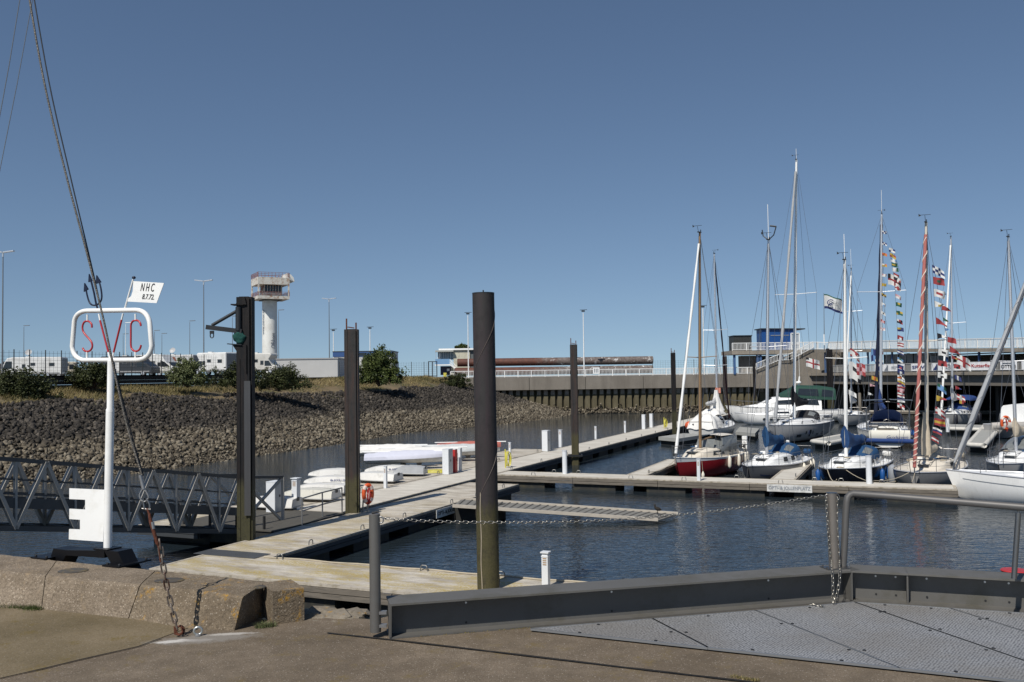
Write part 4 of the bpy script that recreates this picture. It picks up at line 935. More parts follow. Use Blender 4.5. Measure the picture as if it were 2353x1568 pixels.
# ---- floor plates
GR, nt, bs = newmat('serrated_floor_plate'); g = nt.nodes.new('ShaderNodeNewGeometry').outputs['Position']
mp = nt.nodes.new('ShaderNodeMapping'); L(nt, g, mp.inputs[0]); mp.inputs['Rotation'].default_value = (0, 0, R_(38))
x, y, z = sep(nt, mp.outputs[0]); kx, ky = 250, 250
vo = nt.nodes.new('ShaderNodeTexVoronoi'); vo.inputs['Scale'].default_value = 56; vo.inputs['Randomness'].default_value = .38; L(nt, mp.outputs[0], vo.inputs['Vector'])
pat = math_(nt, 'SUBTRACT', .62, vo.outputs['Distance'])
c = mixc(nt, noise(nt, g, 1.6, 5, .65), (.30, .305, .31), (.46, .465, .475)); c = mixc(nt, ramp(nt, pat, [(.05, .8), (.32, 0)]), c, (.08, .083, .09)); c = mixc(nt, ramp(nt, pat, [(.42, 0), (.6, .6)]), c, (.6, .62, .64))
c = mixc(nt, ramp(nt, noise(nt, g, .9, 4), [(.45, 0), (.6, .35)]), c, (.2, .17, .13))
L(nt, c, bs.inputs['Base Color']); bs.inputs['Metallic'].default_value = .25; bs.inputs['Roughness'].default_value = .42; bump(nt, bs, pat, .8, .008)
ed = [(1219.3, 1444.8), (1436, 1468), (1627, 1488.6), (2068, 1536), (2353, 1566.5), (2700, 1604)]
front = [at_z(u, v, .014) for u, v in ed]
bk = lambda u, v: at_z(u, v, .014)
back = [bk(1219.3, 1444.8), bk(1378.7, 1428.5), bk(1499, 1422), bk(1735, 1403), bk(1962.6, 1384), bk(2182, 1398), bk(2700, 1430)]
plates = [([(1219.3, 1444.8), (1627, 1488.6), (1499, 1422)], 'leftmost triangular serrated floor plate'),
          ([(1499, 1422), (1627, 1488.6), (2068, 1536), (1735, 1403)], 'second serrated floor plate from the left, below the long beam'),
          ([(1735, 1403), (2068, 1536), (2353, 1566.5), (2560, 1590), (1962.6, 1384)], 'middle serrated floor plate below the chain heap'),
          ([(1962.6, 1384), (2560, 1590), (2700, 1560), (2182, 1398), (2080, 1391)], 'fourth serrated floor plate running to the right edge'),
          ([(2182, 1398), (2700, 1560), (2700, 1432)], 'rightmost serrated floor plate under the right beam')]
for poly, lab in plates:
    P_ = [at_z(u, v, .022) for u, v in poly]; c = sum(P_, Vector()) / len(P_); P_ = [p + (c - p).normalized() * .002 for p in P_]
    t = thing('floor_plate', lab, 'floor plate', c, 0, 'serrated metal floor plates')
    MB().prism([p - Vector((0, 0, .012)) for p in P_], (0, 0, .012)).build('plate', GR, t, recalc=True)
    fr_ = MB()
    for a, b in zip(P_, P_[1:] + P_[:1]): fr_.bar(a + Vector((0, 0, -.004)), b + Vector((0, 0, -.004)), .016, .014)
    fr_.build('plate_edge', simple('plate_rim', (.3, .31, .32), .4, .6), t)
    for a, b in zip(P_, P_[1:] + P_[:1]):
        k = max(1, int((b - a).length / .5))
        for i in range(k): q = a.lerp(b, (i + .5) / k); q = q + (c - q).normalized() * .05; MB().lathe([(.012, 0), (.012, .004), (.006, .006)], q, 8).build('screw', DARKM, t)
# red mooring bollard beyond the right beam
rbp = at_y(2331, 1334, 9.5); t = thing('red_bollard', 'red mooring bollard just beyond the right beam', 'bollard', rbp)
MB().lathe([(.085, -.4), (.085, .08), (.12, .085), (.13, .1), (.12, .11), (.02, .115)], rbp, 20).build('bollard_body', REDCAB, t, smooth=40)
MB().box((rbp.x + .09, rbp.y - .02, rbp.z), (.05, .05, .09)).build('rope_wrap', WHITE, t)
# ================================================================== PONTOONS (one grid: w across, s along the long walkway)
CLE = simple('galvanised_cleat', (.22, .22, .21), .45, .6, var=.2)
def pontoon(name, label, w0, w1, s0, s1, deck=DECKM, sides='rlfb', cleats=(), floats=None, group='floating pontoons', z=DECK, th=.34, fasc=FASC, rot=0, seams=()):
    """a floating deck: planked deck, timber fascias, floats, hoop cleats"""
    org = PW(w0, s0, z); t = thing(name, label, 'pontoon', org, -AN, group)
    Wd, Ln = w1 - w0, s1 - s0; loc = True
    mb = MB(); mb.box((Wd / 2, Ln / 2, -.03), (Wd - .12, Ln - .12, .06)); mb.build('deck', deck, t, local=True)
    mb = MB()
    for x in (.06, Wd - .06): mb.box((x, Ln / 2, -.022), (.12, Ln, .06))
    for y in (.06, Ln - .06): mb.box((Wd / 2, y, -.0235), (Wd - .244, .12, .06))
    for y in seams: mb.box((Wd / 2, y - s0, .002), (Wd - .24, .05, .008))
    mb.build('edge_board', simple('pontoon_edge_board', (.4, .36, .3), .85, var=.25, sc_=2, dirt=(.2, .17, .11), dsc=3), t, local=True)
    def fascia(a, b, nx, ny):
        a = Vector(a); b = Vector(b); d = (b - a); Lg = d.length; d.normalize(); k = max(1, round(Lg / 4.2)); mb = MB()
        for i in range(k):
            for j in range(2):
                p = a + d * (Lg * i / k + .012); q = a + d * (Lg * (i + 1) / k - .012); zz = -.055 - .145 * j - .075
                mb.bar(p + Vector((nx * .008 * j, ny * .008 * j, zz)), q + Vector((nx * .008 * j, ny * .008 * j, zz)), .05, .126)
        mb.build('fascia', fasc, t, local=True)
    if 'r' in sides: fascia((Wd + .015, 0, 0), (Wd + .015, Ln, 0), 1, 0)
    if 'l' in sides: fascia((-.015, 0, 0), (-.015, Ln, 0), -1, 0)
    if 'f' in sides: fascia((0, -.015, 0), (Wd, -.015, 0), 0, -1)
    if 'b' in sides: fascia((0, Ln + .015, 0), (Wd, Ln + .015, 0), 0, 1)
    if floats == 'y' or floats is None:
        n = max(1, round(Ln / 3.6))
        for i in range(min(n, 40)):
            MB().box((Wd / 2, Ln * (i + .5) / n, -.56), (Wd - .2, Ln / n * .62, .5)).build('float', FLOATM, t, local=True)
    else:
        n = max(1, round(Wd / 3.6))
        for i in range(n): MB().box((Wd * (i + .5) / n, Ln / 2, -.56), (Wd / n * rnd.uniform(.5, .75), Ln - .2, .5)).build('float', FLOATM, t, local=True)
    for cx, cy, ax in cleats:
        p = Vector((cx - w0, cy - s0, 0)); d = Vector((0, 1, 0)) if ax == 'y' else Vector((1, 0, 0)); up = Vector((0, 0, 1))
        MB().tube([p - d * .11, p - d * .09 + up * .13, p - d * .06 + up * .155, p + d * .06 + up * .155, p + d * .09 + up * .13, p + d * .11], .016, 6).build('cleat', CLE, t, local=True)
    return t
def fr(a, b, st): 
    out = []; x = a
    while x <= b: out.append(x); x += st
    return out
pontoon('pontoon', 'nearest pontoon, yellow-stained planks, crossing below the kerb', -19.7, 4.0, 19.72, 22.2, floats='x', sides='lrfb',
        cleats=[(-17.0, 22.05, 'x'), (-12.2, 22.05, 'x'), (-9.9, 22.05, 'x'), (-5.5, 22.05, 'x')], th=.3)
pontoon('pontoon', 'first walkway pontoon leading away from the nearest pontoon', -20.05, -17.4, 22.24, 41.0, sides='lrb',
        cleats=[(-17.52, s, 'y') for s in (24.3, 27.3, 30.2, 34.1, 36.5)] + [(-17.6, 39.6, 'y')], fasc=FASCD)
pontoon('pontoon', 'long pale walkway pontoon receding to the far boats', -23.1, -20.45, 30.4, 127, deck=DECKF, sides='lrf',
        cleats=[(-20.6, s, 'y') for s in fr(47.5, 105, 4.6)], fasc=FASCD)
pontoon('pontoon', 'side pontoon carrying the stored dinghies', -26.0, -23.16, 25.5, 60.5, deck=DECKM, sides='lrfb', cleats=[(-23.4, s, 'y') for s in (36.4, 44, 52, 58.5)], fasc=FASCD)
fing = pontoon('pontoon', 'finger pontoon running right in front of the red and blue sloops', -20.4, 1.9, 44.7, 46.5, deck=DECKF, sides='frb', floats='x',
        cleats=[(w, 46.35, 'x') for w in (-17.6, -16.2, -7.9, -4.2, -3.0, -1.2)] + [(w, 44.85, 'x') for w in (-18.2, -12.9, -10.2, -5.6)])
pontoon('pontoon', 'narrow side finger to the left of the red sloop', -13.6, -12.5, 46.55, 55.5, deck=DECKF, sides='lr', cleats=[(-12.7, 47.6, 'y')], group='narrow finger pontoons')
pontoon('pontoon', 'narrow side finger between the grey and the black sloop', -6.3, -5.1, 46.55, 56.5, deck=DECKF, sides='lr', cleats=[(-5.25, 48, 'y')], group='narrow finger pontoons')
pontoon('pontoon', 'distant cross pontoon in front of the far quay, where the bimini yacht lies', -23, 40, 126.6, 128.9, deck=DECKF, sides='f', floats='x', cleats=[(w, 126.8, 'x') for w in fr(-20, 30, 5)])
# lighting and middle-distance docks
def dock_px(label, quad, z=DECK, group='docks among the moored boats', fend=False):
    P_ = [at_z(u, v, z) for u, v in quad]; c = sum(P_, Vector()) / 4; t = thing('boat_dock', label, 'dock', c, 0, group)
    MB().prism([p - Vector((0, 0, .28)) for p in P_], (0, 0, .28)).build('deck', simple('grey_dock_boards', (.3, .3, .28), .85, var=.15, sc_=1.5), t, recalc=True)
    MB().prism([p.lerp(c, .1) - Vector((0, 0, .8)) for p in P_], (0, 0, .5)).build('float', FLOATM, t, recalc=True)
    if fend:
        mb = MB(); pts = [P_[i].lerp(P_[j], k / 8) + Vector((0, 0, -.1)) for i, j in ((3, 0), (0, 1), (1, 2)) for k in range(8)]
        mb.tube(pts, .17, 8); mb.build('edge_fender', simple('grubby_white_fender', (.55, .53, .48), .7, var=.25, sc_=4), t, smooth=60)
    return t
dock_px('low grey dock with white edge fenders below the orange life jacket', [(2224, 1019), (2262, 1021), (2302, 976), (2262, 976)], fend=True)
dock_px('small dock end left of the motor sailer under the dark pile', [(1513, 1004), (1560, 1008), (1625, 998), (1570, 996)])
dock_px('dock between the big white yacht and the blue-covered ketch', [(1866, 1012), (1905, 1016), (1985, 1000), (1950, 996)], fend=True)
dock_px('pale dock strip behind the motor sailer', [(1690, 992), (1735, 996), (1745, 985), (1700, 981)])
dock_px('long low dock with white edge fenders below the bimini yacht', [(2180, 983), (2262, 985), (2268, 977), (2180, 975)], fend=True)
# gangway stub with duck
q = [at_z(1057, 1157, -3.72), at_z(1512, 1192, -3.95), at_z(1560, 1184, -3.95), at_z(1060, 1146, -3.72)]
q = [at_z(1040, 1163, -3.45), at_z(1512, 1195, -4.0), at_z(1558, 1181, -4.0), at_z(1060, 1147, -3.45)]
t = thing('boarding_ramp', 'narrow sloping ramp with pale side rails, its tip dipping into the water', 'ramp', q[0])
ud = Vector((0, 0, 1))
MB().prism([p - ud * .07 for p in q], ud * .06).build('ramp_deck', simple('grey_slats', (.17, .165, .15), .9, var=.3, sc_=3), t, recalc=True)
for i in range(28):
    a = q[0].lerp(q[1], (i + .5) / 28); b = q[3].lerp(q[2], (i + .5) / 28); MB().bar(a, b, .06, .03).build('slat', simple('dark_slat', (.1, .095, .085), .9, var=.3), t)
for a, b in ((q[0], q[1]), (q[3], q[2])): MB().bar(a + ud * .01, b + ud * .01, .11, .12).build('side_rail', simple('pale_rail', (.42, .38, .32), .8, var=.25, sc_=3), t)
c = q[0].lerp(q[3], .5); MB().box(c + Vector((.9, .1, -.42)), (1.9, 1.2, .62), -AN).build('float', FLOATM, t)
dk = at_z(1511, 1181, -3.93)
t = thing('duck', 'small brown duck standing near the tip of the sloping ramp', 'duck', dk)
mb = MB(); mb.tube([dk + Vector((.17, 0, .14)), dk + Vector((.10, 0, .17)), dk + Vector((0, 0, .2)), dk + Vector((-.08, 0, .25)), dk + Vector((-.10, 0, .32)), dk + Vector((-.10, 0, .37)), dk + Vector((-.10, 0, .40))], [.01, .06, .085, .06, .03, .042, .015], 10)
mb.tube([dk + Vector((-.13, 0, .37)), dk + Vector((-.18, 0, .36))], [.015, .008], 6)
for y in (-.03, .03): mb.tube([dk + Vector((0, y, .14)), dk + Vector((0, y, 0))], .008, 5)
mb.build('body', simple('duck_feathers', (.018, .014, .010), .8, var=.4, sc_=20), t, smooth=60)
# rope lines along the near pontoon's water edge
pts = [PW(w, 22.12 + .05 * math.sin(w * 3), DECK + .03) for w in [k * .4 for k in range(-44, 6)]]
tag(MB().tube(pts, .022, 6).build('edge_rope', ROPE, smooth=60), 'pale rope lying along the water edge of the nearest pontoon', 'rope')
# chequer plate joint
c = PW(-18.9, 22.22, DECK + .012); tag(MB().box(c, (2.3, .75, .012), -AN).build('joint_plate', simple('chequer_plate', (.13, .135, .14), .5, .6, bmp=.8, bsc=40)), 'grey chequer plate bridging the joint at the foot of the walkway', 'metal plate')
# OPTI signs
def opti(label, u0, u1, v, s_pl=None, face='f', h=.34):
    t = None
    if face == 'f':
        a = at_z(u0, v, DECK); w0_, _ = inv_pw(a); b = at_z(u1, v + 2, DECK); w1_, _ = inv_pw(b); s = 44.62; o = PW((w0_ + w1_) / 2, s, DECK - .19); xd = NV; nrm = -DV; Wd = w1_ - w0_
    else:
        o = PW(-17.31, s_pl, DECK - .2); xd = DV; nrm = NV; Wd = u1
    t = thing('berth_sign', label, 'sign', o); M = Matrix((xd, nrm, Vector((0, 0, 1)))).transposed()
    MB().box(o, (Wd, .02, h), M=M).build('sign_board', simple('sign_white', (.62, .62, .6), .6, var=.1, sc_=3, dirt=(.4, .4, .38)), t)
    text_mesh('OPTI- & JOLLENPLATZ', h * .62, TEXTG if face == 'f' else TEXTK, 'sign_lettering', o + nrm * .016, xd, (0, 0, 1), t, .002, width=Wd * .93, fat=.004)
opti('white berth sign reading OPTI- & JOLLENPLATZ on the finger pontoon', 1760.5, 1866, 1113)
opti('shaded berth sign on the dark side of the first walkway', 0, 2.5, 0, s_pl=33.6, face='r', h=.33)

# ================================================================== PILES
def hpile(label, u, vtop, vbase, w, dep, mat, z0=DECK, rz=0, stub=True, group='steel guide piles', pos=None, cap=True, lean=0, name='guide_pile'):
    b = pos if pos is not None else at_z(u, vbase, z0); top = at_y(u, vtop, b.y).z; t = thing(name, label, 'pile', (b.x, b.y, WATER), rz, group)
    mb = MB(); H_ = top + 6.5; zc = (top - 6.5) / 2 - WATER
    mb.box((0, 0, zc), (w * .62, dep, H_)); mb.box((-w / 2 + .05, 0, zc), (w * .22, dep * .8, H_ - .02)); mb.box((w / 2 - .05, 0, zc), (w * .22, dep * .8, H_ - .02))
    for sx in (-1, 1): mb.box((sx * w * .31, -dep / 2 - .004, zc), (.07, .03, H_ - .06))
    mb.build('steel_section', mat, t, local=True)
    if stub:
        MB().box((-w * .38, 0, top - WATER + .2), (.05, .06, .45)).build('lifting_stub', RUSTY, t, local=True)
        MB().box((w * .34, 0, top - WATER + .12), (.05, .06, .28)).build('lifting_stub', RUSTY, t, local=True)
        MB().bar((-w * .3, 0, top - WATER + .09), (w * .2, 0, top - WATER + .05), .04, .04).build('cross_tie', RUSTY, t, local=True)
    return t, b, top
# left crane pile
cp = at_z(566, 1240, DECK); tp, b_, top_ = hpile('black steel pile with a bracket arm, beside the gangway', 565, 683, 1240, .50, .46, PILE2, pos=cp, stub=False)
def CP(u, v, dy=0): return at_y(u, v, cp.y + dy)
mb = MB(); mb.prism([CP(541, 700, -.3), CP(550, 683, -.3), CP(562, 683, -.3), CP(566, 700, -.3)], (0, .5, 0)); mb.build('head_bracket', PILE2, tp, recalc=True)
MB().bar(CP(534, 701, -.1), CP(562, 701, -.1), .4, .04).build('head_plate', PILE2, tp)
MB().tube([CP(548, 706, -.25), CP(548, 760, -.25)], .1, 12).build('pivot_tube', DARKM, tp, smooth=50)
MB().tube([CP(487, 748, -.25), CP(546, 714, -.25)], .055, 10).build('tie_rod', DARKM, tp, smooth=50)
MB().bar(CP(474, 752, -.25), CP(556, 762, -.25), .12, .15).build('jib_arm', DARKM, tp)
mb = MB(); mb.box(CP(487, 764, -.25), (.12, .1, .1)); mb.tube([CP(487 + 4 * math.cos(a), 771 + 6 * math.sin(a), -.25) for a in [k * math.pi / 7 for k in range(14)]], .018, 6, closed=True); mb.build('lifting_eye', DARKM, tp)
MB().prism([CP(534, 793, -.3), CP(566, 793, -.3), CP(566, 860, -.3), CP(556, 838, -.3), CP(549, 816, -.3)], (0, .5, 0)).build('gusset_plate', PILE2, tp, recalc=True)
MB().bar(CP(527, 791, -.1), CP(560, 793, -.1), .5, .03).build('shelf_plate', DARKM, tp)
mb = MB(); nb = CP(548, 777, -.2)
mb.grid(16, 20, lambda u, v: nb + Vector((math.cos(6.283 * v) * .2, math.sin(6.283 * v) * .14, 0)) * (math.sin(3.1416 * (.04 + .92 * u)) ** .6 * (1 + .35 * mnoise.noise((u * 5, v * 6, 2)))) + Vector((.06 * u, 0, .28 - .5 * u)))
o = mb.build('netting_bundle', simple('teal_netting', (.006, .06, .05), .9, var=.4, sc_=12, bmp=1, bsc=20), smooth=60); tag(o, 'green netting bundled on the shelf of the black pile', 'netting')
MB().box(CP(568.5, 1030, -.30), (.20, .03, 4.4)).build('web_strip', simple('pile_web', (.07, .07, .072), .5, .3, var=.2, stretch=(3, 3, .3)), tp)
hpile('weathered steel pile between the walkway pontoons with two stubs on its top', 811, 757, 1178, .52, .42, PILE1)
hpile('brown steel pile at the long walkway, right of the thick round pile', 1322, 792, 1046, .46, .4, PILE1, cap=False)
hpile('slim black pile beside the boarding end near the motor sailer', 1550, 811, 992, .40, .36, PILE2)
hpile('rust-streaked pile just right of the red sloop mast', 1668, 819, 950, .5, .4, PILE1, group='far steel piles')
hpile('dark pile directly left of the concrete stair block', 1735, 825, 950, .32, .3, PILE2, stub=False, group='far steel piles')
hpile('left one of the two dark piles before the stair block', 1905.5, 801, 950, .34, .3, PILE2, stub=False, group='far steel piles')
hpile('right one of the two dark piles before the stair block', 1913, 803, 951, .34, .3, PILE2, stub=False, group='far steel piles')
WPILE = simple('bleached_timber_pile', (.17, .15, .12), .9, var=.35, sc_=2, stretch=(4, 4, .4))
for u, vt, vb, w, lab in ((2091, 812, 940, .26, 'bleached timber pile in front of the blue lettered banner'), (2104, 903, 943, .22, 'short timber stump beside the yellow life ring'), (1976, 903, 945, .2, 'short timber stump under the lower deck, left of the arch yacht')):
    b = at_z(u, vb, DECK); tz = at_y(u, vt, b.y).z; t = thing('timber_pile', lab, 'pile', (b.x, b.y, WATER), 0, 'timber piles under the lower deck')
    MB().lathe([(w * 1.15, -6), (w * 1.1, WATER + 1), (w, tz - .1), (w * .7, tz)], (b.x, b.y, 0), 10).build('timber', WPILE, t, smooth=40)
# the thick round pile
b = at_z(1122.5, 1352, DECK); tz = at_y(1110, 676, b.y).z; tx = at_y(1110.5, 676, b.y).x
t = thing('round_pile', 'thick round dark steel pile with spiral weld seam, rising from the nearest pontoon', 'pile', (b.x, b.y, DECK)); rP = .277
RP = pile_mat('round_pile_steel', (.036, .0335, .033), (.085, .072, .036), -1.55, streak=(.045, .033, .036)); mb = MB()
ax = lambda z: Vector((b.x + (tx - b.x) * (z - DECK) / (tz - DECK), b.y, z))
mb.tube([ax(-7), ax(-3), ax(0), ax(tz)], rP, 40); mb.build('pile_shell', RP, t, smooth=50)
mb = MB(); zz = -4.5; pts = []
while zz < tz - .1: a = (zz * 1.9); pts.append(ax(zz) + Vector((math.cos(a) * (rP + .002), math.sin(a) * (rP + .002), 0))); zz += .05
MB().tube(pts, .009, 5).build('spiral_weld', simple('weld_bead', (.09, .07, .06), .6), t)
MB().tube([ax(tz), ax(tz + .03)], rP * 1.01, 40).build('top_rim', DARKM, t, smooth=50)
MB().tube([ax(tz - .3) + Vector((0, 0, .31)), ax(tz + .1)], .02, 6).build('lifting_stub', DARKM, t)
pts = [ax(z) + Vector((-.155 + .008 * math.sin(z * 5), -math.sqrt(rP ** 2 - .155 ** 2) - .003, 0)) for z in [(-3.6 + .1 * k) for k in range(26)]]
MB().tube(pts, .014, 5).build('pale_drip_line', simple('pale_sealant', (.34, .29, .22), .9, var=.4, sc_=8), t)
# far pile guide collar
c = at_z(1322, 1046, DECK); t = thing('pile_guide', 'dark pile guide collar holding the brown pile to the walkway', 'pile guide', c)
mb = MB(); 
for sx, sy, lx, ly in ((0, -.35, .9, .08), (0, .35, .9, .08), (-.42, 0, .08, .7), (.42, 0, .08, .7)): mb.box(c + Vector((sx, sy, -.02)), (lx, ly, .12))
mb.build('collar_frame', DARKM, t)

# ================================================================== CABINETS, BOLLARDS
def bollard(label, u, vtop, vbase, wpx, kind='slim', group='white service bollards'):
    b = at_z(u, vbase, DECK); s_ = b.y / FPX; w = wpx * s_; h = (vbase - vtop) * s_
    t = thing('service_bollard', label, 'bollard', b, -AN, group)
    if kind == 'slim':
        MB().box((0, 0, h / 2 - .06), (w, w, h - .12)).build('post', CABW, t, local=True)
        MB().box((0, 0, h - .11), (w * 1.1, w * 1.1, .03)).box((0, 0, h - .015), (w * 1.3, w * 1.3, .03)).box((0, 0, h - .06), (w * .9, w * .9, .1)).build('cap', CABW, t, local=True)
        mb = MB()
        for k in range(4): mb.box((0, -w / 2 - .002, h - .16 - .05 * k), (w * .6, .01, .022))
        mb.build('lamp_louvre', BROWNW, t, local=True)
    elif kind == 'round':
        MB().lathe([(w / 2, 0), (w / 2, h - .04), (w / 2 * 1.1, h - .04), (w / 2 * 1.15, h - .01), (w / 3, h)], (0, 0, 0), 16).build('tube', CABW, t, local=True, smooth=40)
    return t
bollard('lamp bollard nearest the camera, with a louvred head', 1255, 1269, 1352, 15)
bollard('wide white bollard at the gangway end', 680.5, 1099, 1171, 14)
bollard('slim white bollard between the dinghies and the walkway', 886, 1071, 1122, 6.5)
bollard('slim white bollard next to the yellow hose coil', 1172, 1017, 1055, 4.5)
bollard('meter bollard with three small sockets beside the second cabinet', 1288, 988, 1028, 6.5)
bollard('slim lamp bollard on the long walkway, nearer of the far pair', 1369, 980, 1010, 4)
bollard('slim lamp bollard on the long walkway, farther of the far pair', 1436.5, 968, 995, 3.8)
bollard('stout round bollard on the finger pontoon beside the brown pile', 1298, 1035, 1089, 11, 'round')
bollard('slim white bollard in front of the red sloop', 1606, 1055, 1105, 7)
bollard('stout round bollard in front of the black sloop', 1997.5, 1048, 1112, 13, 'round')
bollard('short round bollard left of the bimini yacht', 2178, 961, 993, 8, 'round')
bollard('round white bollard far back on the cross pontoon', 2307, 914, 938, 6, 'round')
def cabinet(label, u0, u1, vtop, vbase, side=.5, col=CABW, group='service cabinets'):
    b = at_z((u0 + u1) / 2, vbase, DECK); s_ = b.y / FPX; w = (u1 - u0) * s_; h = (vbase - vtop) * s_
    t = thing('service_cabinet', label, 'cabinet', b, -AN, group)
    Wd = w * .58; Dp = w * .75
    MB().box((0, Dp / 2, h / 2), (Wd, Dp, h)).build('housing', SILVER if col is CABW else col, t, local=True)
    MB().box((0, -.006, h / 2), (Wd * .96, .016, h * .97)).build('door', col, t, local=True)
    MB().box((0, Dp / 2, h + .015), (Wd * 1.04, Dp * 1.03, .03)).build('lid', CABW, t, local=True)
    MB().box((Wd / 2 + .004, Dp / 2, h * .55), (.01, Dp * .12, h * .08)).build('socket_hatch', DARKM, t, local=True)
    return t
cabinet('grey cabinet seen through the gangway end', 600, 644, 1110, 1180)
cabinet('white cabinet in front of the covered dinghies', 1010, 1038, 1034, 1091)
cabinet('red fire cabinet between the white cabinet and the grey pillar', 1036, 1050, 1034, 1087, col=REDCAB)
cabinet('narrow grey pillar cabinet right of the red one', 1050, 1061, 1032, 1084)
cabinet('white cabinet standing alone left of the brown pile', 1240, 1264, 991, 1038)
cabinet('distant white cabinet at the far end of the walkway, left one', 1472, 1485, 954, 987)
cabinet('distant white cabinet at the far end of the walkway, right one', 1490, 1502, 952, 983)
# life ring on posts
c = at_z(846, 1176, DECK); t = thing('life_ring_stand', 'two low grey posts that carry the orange life ring', 'stand', c)
MB().tube([at_y(833, 1177, c.y), at_y(835, 1145, c.y)], .03, 8).build('post', STEEL, t); MB().tube([at_y(844, 1176, c.y), at_y(845, 1140, c.y)], .03, 8).build('post', STEEL, t)
def lifering(label, u, v, y, r, mat, rx=.6, name='life_ring'):
    c = at_y(u, v, y); t = thing(name, label, 'life ring', c)
    pts = [c + Vector((r * rx * math.cos(a), .12 * math.cos(a), r * math.sin(a))) for a in [k * math.pi / 12 for k in range(24)]]
    MB().tube(pts, r * .24, 10, closed=True).build('ring', mat, t, smooth=60)
    mb = MB()
    for k in (3, 9, 15, 21): mb.tube([pts[k - 1], pts[k], pts[(k + 1) % 24]], r * .26, 10)
    mb.build('band', simple('pale_band', (.6, .5, .45), .6), t, smooth=60)
    mb = MB(); rr_ = random.Random(u)
    for k in range(7): mb.tube([c + Vector((rr_.uniform(-.08, .1), -.08, r * .7)), c + Vector((rr_.uniform(-.04, .14), -.1, 0)), c + Vector((rr_.uniform(0, .12), -.08, -r * rr_.uniform(1, 1.5)))], .015, 5)
    mb.build('throw_line', simple('red_line', (.3, .02, .02), .8), t)
lifering('orange life ring with red line on its stand behind the steel pile', 845.5, 1135, c.y - .08, .34, ORANGE, .42)
fc = at_z(2106, 940, DECK); lifering('yellow life ring by the timber stump under the lower deck', 2103, 932, fc.y, .42, YELLOW, .5)
# hoses
def coil(lab, u, v, n=5, r=.3):
    c = at_z(u, v, DECK); mb = MB(); q_ = random.Random(int(u))
    for k in range(n): R2 = r * q_.uniform(.7, 1.05); mb.tube([c + Vector((.12 * math.cos(a) + .03 * k - .06, .1 * math.cos(a), .5 + R2 * 1.5 * math.sin(a))) for a in [j * math.pi / 8 for j in range(16)]], .018, 6, closed=True)
    mb.tube([c + Vector((-.16, 0, 0)), c + Vector((-.16, 0, 1.05))], .04, 8); tag(mb.build('hose_coil', YELLOW, smooth=60), lab, 'hose', 'yellow hoses')
coil('yellow hose coiled on a post at the walkway edge behind the thick pile', 1168, 1075)
coil('yellow hose coiled near the slim black pile on the far walkway', 1530, 985)
c = at_z(1005, 1086, DECK); mb = MB()
for k in range(5): mb.tube([c + Vector(((.9 - .1 * k) * math.cos(a), (.45 - .05 * k) * math.sin(a), .03 + .025 * k)) for a in [j * math.pi / 8 for j in range(16)]], .02, 5, closed=True)
tag(mb.build('hose_coil', YELLOW, smooth=60), 'yellow hose lying flat beside the white cabinet', 'hose', 'yellow hoses')
# handrail on walkway
t = thing('pontoon_handrail', 'low grey handrail on the walkway left of the weathered pile', 'handrail', at_z(694, 1207, DECK))
pp = [at_z(694, 1207, DECK), at_z(741, 1190, DECK), at_z(786, 1177, DECK)]; up = Vector((0, 0, 1))
for p in pp: MB().tube([p, p + up * .95], .028, 8).build('post', STEEL, t)
for z in (.95, .5): MB().tube([p + up * z for p in pp], .028, 8).build('rail', STEEL, t)

# ================================================================== GANGWAY
GA = at_y(0, 1214.6, 25.1); GB = at_y(549, 1222, 32.3)
gd = (GB - GA) / 8.4; GA0 = GA - (GB - GA) * .9; GE = at_y(650, 1199, 34.2)
t = thing('gangway', 'grey metal truss gangway sloping down to the pontoons on the left', 'gangway', GA0)
GM = simple('gangway_sunlit_steel', (.36, .34, .305), .6, .0, var=.2, sc_=1.5, spec=.3); GK = simple('gangway_shaded_steel', (.085, .085, .083), .6, .0, var=.2, spec=.3); HT = 1.9  # light put into the colour: pale for sunlit members, dark for shaded rails
perp = Vector((-(GB - GA).y, (GB - GA).x, 0)).normalized() * 1.5; up = Vector((0, 0, 1))
def truss(off, nm):
    bays = 9; gdir = (GB - GA).normalized(); P = [GA0.lerp(GB, k / bays) + off for k in range(bays + 1)]
    MB().bar(P[0] + up * HT, P[-1] + up * HT, .13, .11).build('top_chord', GK, t); MB().bar(P[0], P[-1], .14, .14).build('bottom_chord', GK, t)
    for z in (.95, 1.35): MB().bar(P[0] + up * z, P[-1] + up * z, .045, .045).build('hand_line', GK, t)
    for k in range(bays):
        m_ = P[k].lerp(P[k + 1], .5)
        MB().bar(P[k] + up * HT, m_, .16, .10).build('diagonal', GM, t); MB().bar(m_, P[k + 1] + up * HT, .16, .10).build('diagonal', GM, t)
        MB().bar(m_, m_ + up * HT, .12, .06, up=gdir).build('upright', GM, t)
    e0 = P[-1]; e1 = GE + off
    MB().bar(e0 + up * HT, e1 + up * (HT - .25), .11, .1).build('top_chord', GK, t)
    MB().bar(e1, e1 + up * (HT - .25), .1, .1).build('upright', GM, t)
    MB().bar(e0 + up * HT, e1, .085, .09).build('diagonal', GM, t); MB().bar(e0 + up * .2, e1 + up * (HT - .25), .085, .09).build('diagonal', GM, t)
truss(Vector((0, 0, 0)), 'near'); truss(perp, 'far')
dk_ = MB(); a, b = GA0 + up * .62, GB + up * .62
dk_.prism([a, b, b + perp, a + perp], up * .05); dk_.build('walk_deck', simple('gangway_deck', (.1, .1, .095), .8, .0), t, recalc=True)
MB().bar(a + up * .08, b + up * .08, .05, .28).build('kick_plate', GK, t); MB().bar(a + perp + up * .08, b + perp + up * .08, .05, .28).build('kick_plate', GK, t)
mb = MB()
